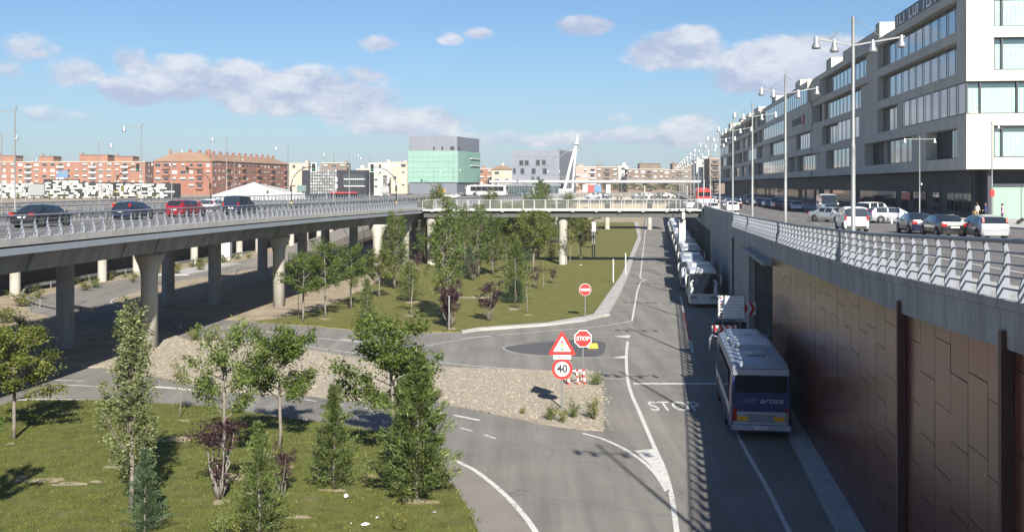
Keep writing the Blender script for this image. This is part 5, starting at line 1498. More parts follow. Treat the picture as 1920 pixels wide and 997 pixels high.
# ---------------------------------------------------------------- coaches
def coach(L=11.5, W=2.5, H=3.25, paint='bus_white', low='bus_white', roof='bus_white', side='busglass', band='bus_white', front_style=True):
    root = empty('coach'); hw = W / 2; h2 = L / 2
    def ring(y, w, zb, zt, tuck):
        # rounded box section
        return [(w * .93, y, zb), (w, y, zb + .12), (w, y, 1.35), (w * .995, y, 1.9), (w * .965, y, zt - .35), (w * .90, y, zt - .10), (w * .72, y, zt), (-w * .72, y, zt), (-w * .90, y, zt - .10), (-w * .965, y, zt - .35), (-w * .995, y, 1.9), (-w, y, 1.35), (-w, y, zb + .12), (-w * .93, y, zb)]
    sts = [(-h2, hw * .94, .38, H - .22), (-h2 + .10, hw * .99, .30, H - .06), (-h2 + .5, hw, .28, H), (0, hw, .28, H + .02), (h2 - 1.4, hw, .28, H), (h2 - .7, hw, .28, H - .08), (h2 - .32, hw * .99, .28, H - .35), (h2 - .02, hw * .95, .34, 2.0), (h2, hw * .93, .38, 1.2)]
    lower, upper = MB(), MB()
    rings = [ring(*s, 0) for s in sts[:-2]]
    # nose: windscreen slope
    def nose(y, w, zb, zt):
        return [(w * .93, y, zb), (w, y, zb + .12), (w, y, min(1.30, zt * .6)), (w * .99, y, min(1.42, zt * .8)), (w * .96, y, zt - .12), (w * .9, y, zt - .05), (w * .72, y, zt), (-w * .72, y, zt), (-w * .9, y, zt - .05), (-w * .96, y, zt - .12), (-w * .99, y, min(1.42, zt * .8)), (-w, y, min(1.30, zt * .6)), (-w, y, zb + .12), (-w * .93, y, zb)]
    rings.append(nose(h2 - .12, hw * .98, .30, 2.3)); rings.append(nose(h2, hw * .94, .36, 1.3))
    for i in range(len(rings) - 1):
        for j in range(14):
            j2 = (j + 1) % 14
            q = [rings[i][j], rings[i][j2], rings[i + 1][j2], rings[i + 1][j]]
            (upper if 4 <= j <= 8 else lower).add(q, [(0, 1, 2, 3)], True)
    lower.add(rings[0], [tuple(range(14))]); lower.add(rings[-1], [tuple(range(14))])
    for mb, n, m in ((lower, 'body', low), (upper, 'roof', roof)):
        me = mb.mesh(n, m, fix=False)
        bm = bmesh.new(); bm.from_mesh(me); bmesh.ops.remove_doubles(bm, verts=bm.verts, dist=.0008); bmesh.ops.recalc_face_normals(bm, faces=bm.faces)
        if n == 'roof':
            for f in bm.faces:
                if f.normal.z < -.1: f.normal_flip()
        bm.to_mesh(me); bm.free()
        try: me.set_sharp_from_angle(angle=R(35))
        except Exception: pass
        link(n, me, root)
    # side glazing: one pane per bay
    n = 6; w = (L - 1.9) / n
    for s in (1, -1):
        pm = MB().add([(0, 0, 1.42), (w - .05, 0, 1.42), (w - .05, 0, 2.0), (w - .05, -.035 * s * s * hw / hw, H - .42), (0, -.035, H - .42), (0, 0, 2.0)], [(0, 1, 2, 5), (5, 2, 3, 4)])
        me = pm.mesh('side_window', side)
        for k in range(n):
            y = -h2 + .55 + k * w
            link('side_window', me, root, (s * (hw + .012), y + (w - .05 if s < 0 else 0), 0), (0, 0, math.pi / 2 if s > 0 else -math.pi / 2))
        MB().bx(s * hw - .01, s * (hw + .014), -h2 + .4, h2 - .6, 1.34, 1.41).build('trim_strip', band, root)
    t, m = wheel_meshes(.5)
    arch = MB().lathe([(0, 0), (.60, 0), (.60, .02), (0, .02)], n=20).mesh('wheel_arch', 'trim')
    for y in (-h2 + 3.0, h2 - 2.7):
        for s in (1, -1):
            link('wheel_arch', arch, root, (s * (hw - .008), y, .52), (0, math.pi / 2 * s, 0))
            wh = link('wheel', t, root, (s * (hw - .10), y, .5), (0, math.pi / 2 * s, 0)); link('rim', m, wh)
    # windscreen
    ws = MB(); y0 = h2 - .27
    ws.loft([[(x, h2 + .03 - .05 * abs(x / hw) ** 2, 1.22) for x in np.linspace(-hw * .95, hw * .95, 7)], [(x, h2 - .085 - .05 * abs(x / hw) ** 2, 2.25) for x in np.linspace(-hw * .96, hw * .96, 7)],
             [(x, h2 - .285 - .05 * abs(x / hw) ** 2, H - .30) for x in np.linspace(-hw * .94, hw * .94, 7)]], closed=False, caps=False)
    ws.build('windscreen', 'busglass', root)
    MB().bar((-.9, h2 + .06, 1.3), (-.15, h2 + .04, 1.5), .03).bar((.9, h2 + .06, 1.3), (.15, h2 + .04, 1.5), .03).build('wiper', 'trim', root)
    MB().bx(-hw * .86, hw * .86, h2 - .2, h2 + .05, .38, .70).build('front_bumper', paint, root)
    MB().bx(-.26, .26, h2 + .051, h2 + .065, .45, .57).build('number_plate', 'plate', root)
    hl = MB().add([(-.27, 0, 0), (.27, 0, -.05), (.27, 0, .20), (-.05, 0, .24), (-.27, .0, .14), (-.27, -.12, 0), (.27, -.12, -.05), (.27, -.12, .20), (-.05, -.12, .24), (-.27, -.12, .14)], [(0, 1, 2, 3, 4), (9, 8, 7, 6, 5), (0, 5, 6, 1), (1, 6, 7, 2), (2, 7, 8, 3), (3, 8, 9, 4), (4, 9, 5, 0)])
    h = hl.mesh('headlight', 'bus_grey')
    for s in (1, -1):
        link('headlight', h, root, (s * .82, h2 + .06, .80), (0, 0, 0), (s, 1, 1))
        mm = MB().tube([(0, 0, 0), (s * .22, .22, .05), (s * .30, .34, -.15), (s * .30, .36, -.75)], [.03, .045, .08, .075], 8).mesh('mirror', paint)
        link('mirror', mm, root, (s * hw * .95, h2 - .3, 2.75))
    MB().bx(-.85, .85, -.9, 1.3, 0, .20).build('air_conditioner', paint, root, (0, -.4, H - .02))
    hm = MB().bx(-.4, .4, -.35, .35, 0, .07).mesh('roof_hatch', 'bus_grey' if roof != 'bus_white' else 'bus_white')
    for y in (-h2 + 2.2, h2 - 2.6): link('roof_hatch', hm, root, (0, y, H))
    MB().box((0, h2 - .45, H - .16), (1.5, .35, .12), 0, .9).build('roof_brow', paint, root)
    # rear
    MB().bx(-hw * .84, hw * .84, -h2 - .03, -h2 + .02, 1.95, H - .50).build('rear_window', 'busglass', root)
    tl = MB().bx(-.08, .08, -.05, .03, 0, .55).mesh('tail_light', 'lamp_red')
    for s in (1, -1): link('tail_light', tl, root, (s * hw * .84, -h2 + .0, .75))
    MB().bx(-hw * .95, hw * .95, -h2 - .08, -h2 + .05, .40, .62).build('rear_bumper', band, root)
    return root

def arosa():
    o = coach(10.8, 2.5, 3.15, 'bus_silver', 'bus_blue', 'bus_roof', 'busglass', 'bus_silver')
    h2 = 5.4
    tag(o, 'blue and silver coach seen from behind beside the brown panelled wall', 'coach')
    MB().bx(-1.12, 1.12, -h2 - .035, -h2 - .002, 2.66, 2.90).build('rear_brow', 'bus_silver', o)
    MB().bx(-1.10, 1.10, -h2 - .05, -h2 - .002, .64, 1.16).build('engine_grille', 'bus_silver', o)
    for k in range(4): MB().bx(-.6, .6, -h2 - .056, -h2 - .051, .76 + k * .08, .79 + k * .08).build('grille_slot', 'trim', o)
    am = MB().bx(-.22, .22, -.02, .02, 0, .18).mesh('amber_light', 'amber')
    for s in (1, -1): link('amber_light', am, o, (s * .74, -h2 - .07, .80))
    MB().bx(-.26, .26, -h2 - .098, -h2 - .081, .45, .57).build('number_plate', 'plate', o)
    me = text_mesh('plate_number', 'M 4517', .10, 'sign_black'); link('plate_number', me, o, (0, -h2 - .10, .51), (math.pi / 2, 0, 0))
    me = text_mesh('company_lettering', 'arosa', .34, 'bus_silver', extrude=.004, shear=.35, bold=.004); link('company_lettering', me, o, (.42, -h2 - .012, 1.62), (math.pi / 2, 0, 0), (1.25, 1, 1))
    mb = MB()
    for k in range(3): mb.bar((-.75 + k * .05, -h2 - .012, 1.55 + k * .07), (-.25 + k * .06, -h2 - .012, 1.56 + k * .07), .035, .01)
    mb.build('company_stripes', 'bus_silver', o)
    MB().bx(-1.255, -1.245, -h2 + .1, h2 - .8, .95, 1.30).build('side_stripe', 'bus_silver', o)
    MB().bx(-.8, .8, -1.6, 1.6, 0, .05).build('roof_panel', 'bus_silver', o, (0, 3.2, 3.16))
    MB().lathe([(.95, 0), (1.0, .10), (.85, .16), (0, .18)], n=16).build('roof_spoiler', 'bus_white', o, (0, 1.2, 3.15), (0, 0, 0)).scale = (1, .28, 1)
    for x in (-.55, 0, .55): MB().bx(x - .01, x + .01, -4.9, 4.2, 3.165, 3.185).build('roof_seam', 'bus_grey', o)
    o.location = (WX(49) - 1.95, 43.9 + 5.4, 0.012); o.rotation_euler = (0, 0, R(-7.6))
    return o
arosa()

GC = 'coaches queuing along the concrete wall'
c1 = coach(11.8, 2.5, 3.2, 'bus_white', 'bus_white', 'bus_white')
tag(c1, 'white coach with big dark windscreen at the head of the queue', 'coach', GC)
c2 = coach(11.8, 2.5, 3.2, 'bus_silver', 'bus_blue', 'bus_roof'); tag(c2, 'blue and silver coach second in the queue, just behind the white one', 'coach', GC)
c3 = coach(11.8, 2.5, 3.25, 'bus_white', 'bus_grey', 'bus_roof'); tag(c3, 'grey coach third in the queue before the white bridge column', 'coach', GC)
labs = ['white coach fourth in the queue, beside the white bridge column', 'blue coach fifth in the queue, below the nearest footbridge', 'white coach sixth in the queue, beyond the nearest footbridge', 'grey coach seventh in the queue, under the far part of the wall', 'white coach eighth in the queue, seen small', 'blue coach ninth in the queue, seen small', 'white coach at the far end of the queue']
def put_coach(o, k, Y):
    o.location = (WX(Y + 6) - 2.25, Y + 5.9, .012); o.rotation_euler = (0, 0, R(180 - 7.7))
put_coach(c1, 0, 91); put_coach(c2, 1, 105.2); c2.location.x -= .35; put_coach(c3, 2, 122)
LIV = [('bus_white', 'bus_roof', 'bus_white'), ('bus_blue', 'bus_blue', 'bus_silver'), ('bus_white', 'bus_white', 'bus_grey'), ('bus_grey', 'bus_roof', 'bus_grey'), ('bus_white', 'bus_roof', 'bus_silver'), ('bus_blue', 'bus_roof', 'bus_blue'), ('bus_white', 'bus_white', 'bus_white')]
for i, (src, lab) in enumerate(zip((c1, c2, c1, c3, c1, c2, c1), labs)):
    sw_ = {}
    for pn, mi in (('body', 0), ('roof', 1), ('front_bumper', 2)):
        c = [q for q in src.children if q.name.split('.')[0] == pn][0]
        me = c.data.copy(); me.materials[0] = MATS[LIV[i][mi]]; sw_[c.data.name] = me
    o = copy_tree(src, label=lab, group=GC, swap=sw_); put_coach(o, i, 137 + i * 14.5)
# red city bus on the upper street and a white coach on the far crossing
rb_ = coach(10, 2.5, 3.1, 'bus_red', 'bus_red', 'bus_red', band='bus_white'); tag(rb_, 'red city bus seen from behind at the end of the upper street', 'bus'); rb_.name = 'city_bus'
rb_.location = st(31.6, 178); rb_.rotation_euler = (0, 0, R(-5))
MB().bx(-1.2, 1.2, -5.06, -5.0, .75, 1.55).build('rear_panel', 'bus_silver', rb_)
MB().bx(-.05, .05, -5.0, -4.95, 3.1, 4.6).build('pole', 'sign_white', rb_)
o = copy_tree(c1, loc=((912 - CX) / F * 312, 312, dz(312) + .01), rz=R(80), label='white coach crossing beyond the viaduct below the grey building', group='cars on the far crossing')

# ---------------------------------------------------------------- lamps
def bell(mb, p, r=.15):
    mb.lathe([(.05, .30), (.075, .22), (.085, .10), (r, -.02), (r * .98, -.10), (r * .55, -.11)], p, 10)
def wall_lamp():
    root = empty('street_lamp')
    MB().lathe([(.078, -1.0), (.078, 0), (.13, .0), (.13, .1), (.078, .12), (.076, 4.0), (.072, 4.1), (.058, 4.12), (.055, 8.3)], n=12).build('pole', 'galv', root)
    for s, L, bs in ((1, 1.25, (.6, 1.18)), (-1, 1.62, (.62, 1.52))):
        MB().bar((0, s * .03, 7.36), (0, s * L, 7.62), .06, .05).build('arm', 'galv', root)
        MB().tube([(0, 0, 8.25), (0, s * L * .62, 7.53)], .011, 5).build('stay_wire', 'galv', root)
        for b in bs:
            mb = MB(); bell(mb, (0, 0, -.30)); mb.build('lamp_head', 'chrome', root, (0, s * b, 7.40 + .26 * b / L + .02))
    return root
wl = wall_lamp()
ords = ['nearest', 'second', 'third', 'fourth', 'fifth', 'sixth', 'seventh', 'eighth', 'ninth', 'tenth', 'eleventh', 'twelfth', 'thirteenth', 'fourteenth', 'fifteenth', 'sixteenth']
wl.location = (WX(16.7) + .3, 16.7, interp(16.7, CT)); wl.rotation_euler = (0, 0, WRZ)
tag(wl, 'tall pole lamp just outside the frame above the panelled wall', 'street lamp', 'lamps along the retaining wall')
for k in range(15):
    Y = 35 + 18.3 * k
    copy_tree(wl, (WX(Y) + .17, Y, 7.72), WRZ, f'{ords[k]} visible tall lamp with four bell heads in the row along the retaining wall', 'lamps along the retaining wall')

def arm_lamp(two=False, h=7.9, L=1.5):
    root = empty('street_lamp')
    MB().lathe([(.10, 0), (.10, .1), (.06, .12), (.055, h * .5), (.045, h)], n=10).build('pole', 'galv', root)
    for s in ((1, -1) if two else (1,)):
        MB().bar((0, 0, h - .25), (s * L, 0, h - .25), .05, .06).build('arm', 'galv', root)
        mb = MB(); bell(mb, (0, 0, -.28), .19); mb.build('lamp_head', 'chrome', root, (s * (L - .05), 0, h - .22))
    if not two: MB().bar((-.02, 0, h - .35), (-.12, 0, h + .12), .05).build('pole_tip', 'galv', root)
    return root
al = arm_lamp(); dl = arm_lamp(True)
GL = 'single arm lamps on the viaducts'
specs = [(28, 72, 180, 'lamp with arm pointing left, nearest on the viaduct at the left edge'), (265, 90, 180, 'lamp with arm pointing left, second on the viaduct, above the navy hatchback'), (425, 109, 180, 'lamp with arm pointing left rising between the white car and the people carrier'), (540, 130, 180, 'lamp with arm pointing left behind the left curved traffic light'),
         (626, 151.5, 180, 'lamp with arm pointing left before the dark office'), (693, 173, 180, 'lamp with arm pointing left beside the right curved traffic light'), (3, 104, 0, 'lamp with arm pointing right at the very left edge of the far viaduct'), (185, 125, 0, 'lamp with arm pointing right before the orange flats'), (322, 147, 0, 'lamp with arm pointing right before the red brick block'),
         (655, 170, 0, 'small lamp with arm pointing right before the dark office'), (440, 196, 0, 'small lamp with arm pointing right before the red brick wing')]
for i, (x, Y, rz, lab) in enumerate(specs):
    o = al if i == 0 else copy_tree(al)
    o.location = ((x - CX) / F * Y, Y, dz(Y) if rz else DZ); o.rotation_euler = (0, 0, R(rz)); tag(o, lab, 'street lamp', GL)
specs = [(48, 143, 'double arm lamp at far left beyond the second viaduct'), (190, 165, 'double arm lamp left of the second lamp of the viaduct'), (302, 172, 'double arm lamp before the gap between the orange and the red flats'), (612, 200, 'thin double arm lamp before the dark office'), (850, 230, 'thin double arm lamp before the green glass wall'), (1038, 260, 'thin double arm lamp left of the white mast'), (815, 260, 'thin double arm lamp below the green glass wall'), (1165, 300, 'thin double arm lamp right of the white mast')]
for i, (x, Y, lab) in enumerate(specs):
    X = (x - CX) / F * Y
    o = dl if i == 0 else copy_tree(dl)
    o.location = (X, Y, 6.3 if X < -56 or Y > 240 else DZ - 1.4); tag(o, lab, 'street lamp', 'double arm lamps beyond the viaduct')
sl = arm_lamp(True, 7.75, 1.38); sl.location = (36.3, 95, zs(95) + .1); tag(sl, 'lamp with two bell heads in front of the dark shop front', 'street lamp')
MB().bx(-.07, .07, -.2, .0, 3.2, 3.4).build('floodlight', 'chrome', sl, (.1, 0, .2))
sl2 = arm_lamp(False, 9.0, .62); sl2.location = (42.75, 95, zs(95) + .1); tag(sl2, 'slim lamp with one bell head at the sunlit hotel corner', 'street lamp')
MB().bx(-.18, .18, -.12, .12, 2.4, 3.0).build('red_box', 'sign_red', sl2)

# ---------------------------------------------------------------- traffic lights on curved masts
def traffic_light(x, Y, z0, dx, h, label, board=True, lens=2):
    root = empty('traffic_light', ((x - CX) / F * Y, Y, z0), 0, label, 'traffic light', 'traffic lights on curved masts')
    pts = [(0, 0, 0), (0, 0, h * .52)] + [(dx * (1 - math.cos(a)), 0, h * .52 + h * .48 * math.sin(a)) for a in (.3, .6, .9, 1.2, 1.45)] + [(dx * 1.08, 0, h)]
    MB().tube(pts, [.08, .075] + [.06] * 6, 8).build('mast', 'trim', root)
    for z in (.6, h * .45): MB().lathe([(.085, -.25), (.11, -.24), (.11, .24), (.085, .25)], (0, 0, z), 8).build('yellow_band', 'yellow', root)
    hx = dx * 1.1
    if board: MB().bx(hx - .36, hx + .36, .0, .03, h - .75, h + .55).build('backing_board', 'sign_white', root); MB().bx(hx - .28, hx + .28, -.03, -.002, h - .67, h + .47).build('board_face', 'sign_black', root)
    hd = MB().bx(hx - .15, hx + .15, -.24, -.031, h - .55, h + .35).build('signal_head', 'sign_black', root)
    for k, m in enumerate(('lamp_red', 'amber', 'green_dot')):
        l = MB().lathe([(.1, 0), (.1, .03), (0, .04)], n=12).build('lens', m if k == lens else 'trim', hd, (hx, -.245, h + .2 - k * .29), (math.pi / 2, 0, 0))
    hd2 = MB().bx(-.14, .14, -.2, .0, 0, .8).build('signal_head', 'sign_black', root, (dx * -.0, -.1, 2.3))
    return root
traffic_light(546, 151, dz(151), 2.9, 5.8, 'traffic light with white edged board on a mast curving right, above the viaduct')
traffic_light(743, 160, dz(160), -3.3, 5.9, 'traffic light with white edged board on a mast curving left, left of the green building')
traffic_light(216, 123, DZ, 2.4, 5.0, 'black curved traffic light mast before the orange flats', False)
traffic_light(395, 152, DZ, -3.0, 5.2, 'black curved traffic light mast before the red brick block', False)
traffic_light(812, 260, 6.4, -2.6, 5.2, 'small curved traffic light below the green glass building', False)
traffic_light(990, 280, 6.4, -2.6, 5.2, 'small curved traffic light before the grey building', False)
traffic_light(893, 270, 6.4, 2.4, 5.0, 'small curved traffic light right of the green glass building', False)

# ---------------------------------------------------------------- road signs, posts, boards
def disc(r, th, n=28): return [(r * math.cos(2 * math.pi * k / n), r * math.sin(2 * math.pi * k / n)) for k in range(n)]
def round_tri(a, r=.06):
    h = a * math.sqrt(3) / 2; pts = [(-a / 2, 0), (a / 2, 0), (0, h)]; out = []
    c = Vector((0, h / 3))
    for i, p in enumerate(pts):
        p = Vector(p); q = c + (p - c) * (1 - r * 2.2 / a)
        base = math.atan2((p - c).y, (p - c).x)
        for k in range(7): t = base - 1.047 + k * .349; out.append((q.x + r * math.cos(t), q.y + r * math.sin(t)))
    return out
def plate(root, name, poly, z, y, th, m): return MB().plate(poly, (0, y, z), (1, 0, 0), (0, 0, 1), th).build(name, m, root)
def sign_post(x, y, h, label, name='road_sign'):
    p = G(x, y); p.z = .06
    r = empty(name, p, 0, label, 'sign')
    MB().lathe([(.04, 0), (.04, h)], n=10).build('pole', 'galv', r); MB().bx(-.16, .16, -.16, .16, 0, .03).build('base_plate', 'galv', r)
    return r
r = sign_post(1054, 768, 3.5, 'traffic light warning triangle above 80 m plate and 40 speed limit disc on gravel', 'road_sign')
tri = plate(r, 'triangle_border', round_tri(1.24, .07), 2.54, -.06, .03, 'sign_red')
plate(r, 'triangle_face', round_tri(.80, .02), 2.69, -.078, .006, 'sign_white')
for z, m in ((3.12, 'sign_red'), (2.95, 'amber'), (2.785, 'green_dot')): plate(r, 'light_symbol', disc(.062, 0, 16), z, -.084, .006, m)
plate(r, 'distance_plate', [(-.41, -.09), (.41, -.09), (.41, .09), (-.41, .09)], 2.42, -.06, .02, 'sign_white')
link('distance_text', text_mesh('distance_text', '80 m', .15, 'sign_black', bold=.004), r, (0, -.0715, 2.42), (math.pi / 2, 0, 0), (1.3, 1, 1))
plate(r, 'disc_border', disc(.475, 0, 32), 1.86, -.06, .03, 'sign_red'); plate(r, 'disc_face', disc(.345, 0, 32), 1.86, -.078, .006, 'sign_white')
link('speed_number', text_mesh('speed_number', '40', .50, 'sign_black', bold=.018), r, (0, -.083, 1.86), (math.pi / 2, 0, 0))
r.rotation_euler = (0, 0, R(-2))
r = sign_post(1093, 713, 2.3, 'red octagonal STOP sign on a steel pole at the gravel corner')
oc = lambda a: [(a * math.cos(R(22.5 + 45 * k)), a * math.sin(R(22.5 + 45 * k))) for k in range(8)]
plate(r, 'octagon_border', oc(.50), 2.2, -.06, .025, 'sign_white'); plate(r, 'octagon_face', oc(.455), 2.2, -.076, .006, 'sign_red')
link('stop_lettering', text_mesh('stop_lettering', 'STOP', .30, 'sign_white', bold=.006), r, (0, -.081, 2.2), (math.pi / 2, 0, 0), (.98, 1, 1))
r = sign_post(1097, 597, 2.25, 'red no entry disc with white bar on the far lawn')
plate(r, 'disc_face', disc(.45, 0, 28), 2.22, -.06, .025, 'sign_red'); plate(r, 'disc_rim', disc(.475, 0, 28), 2.22, -.045, .02, 'sign_white'); plate(r, 'white_bar', [(-.34, -.085), (.34, -.085), (.34, .085), (-.34, .085)], 2.22, -.076, .006, 'sign_white')
for (x, y, h, lab) in ((1150, 531, 2.5, 'white marker post on the far lawn, nearer of two beside the pavement'), (1173, 516, 2.5, 'white marker post at the pavement edge, farther of two'), (842, 621, 2.5, 'grey post in front of the purple plum at the far lawn edge'), (952, 473, 2.6, 'thin pale post among the far lawn trees')):
    p = G(x, y); p.z = .08
    o = empty('marker_post', p, 0, lab, 'post', 'posts on the far lawn'); MB().lathe([(.055, 0), (.055, h - .05), (.03, h)], n=10).build('shaft', 'sign_white' if 'white' in lab else 'galv', o); MB().lathe([(.09, 0), (.09, .04)], n=10).build('foot', 'galv', o)
# striped trestle at the STOP sign
p = G(1079, 722); o = empty('barrier_trestle', (p.x, p.y, .07), .25, 'small red and white striped barrier trestle behind the speed limit sign', 'barrier')
def striped(a, b, w, n, par):
    a = Vector(a); b = Vector(b)
    for k in range(n): MB().bar(a + (b - a) * (k / n), a + (b - a) * ((k + 1) / n), w).build('stripe', 'sign_red' if k % 2 else 'sign_white', par)
leg = MB().bar((0, 0, .62), (0, 0, .63), .05).build('top_bar', 'sign_white', o)
for (x0, y0) in ((-.45, -.22), (.05, -.3), (.45, -.2), (.42, .25), (-.4, .25)):
    l = MB().bar((x0 * .95, y0 * .3, .66), (x0 * .96, y0 * .32, .64), .07).build('leg', 'sign_white', o); striped((x0 * .95, y0 * .3, .64), (x0, y0, .0), .075, 4, l)
b_ = MB().bar((-.5, 0, .70), (-.49, 0, .70), .06).build('crossbar', 'sign_white', o); striped((-.5, 0, .7), (.5, 0, .7), .085, 6, b_)
MB().tube([(.25, .2, .7), (.3, .25, 1.25), (-.35, .3, 1.3), (-.35, .25, 1.12), (.1, .2, 1.0)], .018, 6).build('handle', 'galv', o)
p = G(1112, 653); o = empty('barrier_block', (p.x, p.y, .016), .1, 'yellow plastic block lying on the dark road patch behind the STOP sign', 'barrier')
MB().box((0, 0, .16), (.62, .26, .30), 0, .8).build('block', 'yellow', o); MB().box((-.36, -.02, .22), (.22, .2, .42), .4, .7).build('weight', 'sign_white', o); MB().box((-.5, 0, .06), (.3, .3, .1)).build('foot', 'tyre', o)
# information board and chevron boards at the wall opening
o = empty('information_board', (12.75, 62, 0), R(-4), 'white information board with rows of small text at the wall opening', 'sign')
MB().bx(-.74, .74, -.03, .03, 2.75, 4.06).build('board', 'sign_white', o); MB().bx(-.78, .78, .031, .07, 2.71, 4.1).build('frame', 'galv', o)
pm = MB().bx(-.05, .05, .072, .16, 0, 4.0).mesh('pole', 'galv')
for x in (-.5, .5): link('pole', pm, o, (x, 0, 0))
rng = random.Random(1)
for k in range(7):
    z = 3.93 - k * .18
    MB().bx(-.66, -.54, -.036, -.031, z - .05, z + .05).build('symbol', ['sign_red', 'blue_dot', 'sign_red', 'text_grey', 'sign_black', 'sign_black', 'sign_red'][k], o)
    x = -.36 if k != 0 else -.2; mb = MB()
    while x < .6:
        w = rng.uniform(.05, .2)
        q = x
        while q < x + w: mb.bx(q, q + .014, -.036, -.031, z - .035, z + .035); q += .03
        x += w + .05
    mb.build('text_row', 'text_grey', o)
MB().bx(-.9, .9, .2, .5, 0, 2.5).build('dark_cabinet', 'dark_gap', o)  # plain dark box filling the space below the board
def chevrons(x, Y, z, w, h, n, label):
    o = empty('chevron_board', (x, Y, 0), R(-4), label, 'sign', 'red and white chevron boards')
    MB().bx(-w / 2, w / 2, 0, .03, z, z + h).build('board', 'sign_white', o)
    mb = MB(); d = w / n
    for k in range(n):
        a = -w / 2 + k * d
        mb.plate([(a, 0), (a + d * .45, 0), (a + d * .92, h / 2), (a + d * .45, h), (a, h), (a + d * .45, h / 2)], (0, -.006, z), (1, 0, 0), (0, 0, 1), .008)
    mb.build('chevron', 'sign_red', o)
    for s in (-.4, .4): MB().bx(s * w - .03, s * w + .03, .031, .09, 0, z + h).build('pole', 'galv', o)
chevrons((1358 - CX) / F * 59.5, 59.5, 2.28, 1.36, .40, 4, 'red and white chevron board just beyond the near coach roof')
chevrons((1404 - CX) / F * 70, 70, 2.0, .9, .8, 2, 'red and white chevron board half hidden behind the information board')

# ---------------------------------------------------------------- boards and bollards further off
for (x0, x1, y0, y1, Y, m, lab) in ((53, 83, 346, 366, 190, 'sign_back', 'blank pale billboard on posts at far left beyond the viaduct'), (557, 573, 348, 359, 300, 'mullion_green', 'green direction board left of the dark office'), (820, 835, 354, 362, 320, 'board_yellow', 'yellow direction board below the green glass building'), (1093, 1101, 347, 360, 330, 'sign_white', 'white advertising panel right of the white mast'),
                                   (1102, 1114, 347, 361, 332, 'board_red', 'red advertising panel right of the white mast'), (1115, 1127, 348, 360, 334, 'board_blue', 'blue advertising panel right of the white mast'), (1137, 1144, 346, 362, 336, 'sign_white', 'tall narrow white panel right of the white mast'), (1110, 1116, 417, 434, 150, 'sign_white', 'narrow white banner among the trees under the footbridge'), (715, 729, 350, 362, 300, 'sign_back', 'pale blank board left of the right curved traffic light')):
    s = F / Y; z0 = CZ - (y1 - HY) / s; z1 = CZ - (y0 - HY) / s; zg = 6.2 if y1 < 400 else 0
    w = (x1 - x0) / s
    o = empty('billboard', (((x0 + x1) / 2 - CX) / s, Y, zg), 0, lab, 'billboard', 'boards and panels beyond the viaduct')
    MB().bx(-w / 2, w / 2, -.1, .1, z0 - zg, z1 - zg).build('panel', m, o); MB().bx(-w / 2 - .1, w / 2 + .1, .101, .2, z0 - zg - .1, z1 - zg + .1).build('frame', 'galv', o)
    for q in (-.35, .35): MB().bx(q * w - .08, q * w + .08, .21, .35, 0, z1 - zg - .1).build('post', 'galv', o)
bm_ = None
for (x, y, lab) in ((1632, 417, 'leftmost white bollard behind the delivery van, leaning'), (1643, 418, 'white bollard right of the leaning one'), (1672, 419, 'white bollard in front of the broadside estate wheel'), (1618, 416, 'white bollard half hidden by the delivery van')):
    if bm_ is None: bm_ = MB().lathe([(.07, 0), (.07, .85), (.05, .92), (0, .94)], n=12).mesh('shaft', 'sign_white'); bb_ = MB().lathe([(.075, .6), (.075, .7)], n=12).mesh('band', 'amber')
    p = on_street(x, y); o = empty('bollard', p, 0, lab, 'bollard', 'white bollards on the upper street')
    link('shaft', bm_, o, (0, 0, 0), (0, R(12) if 'leftmost' in lab else 0, 0)); link('band', bb_, o, (0, 0, 0), (0, R(12) if 'leftmost' in lab else 0, 0))

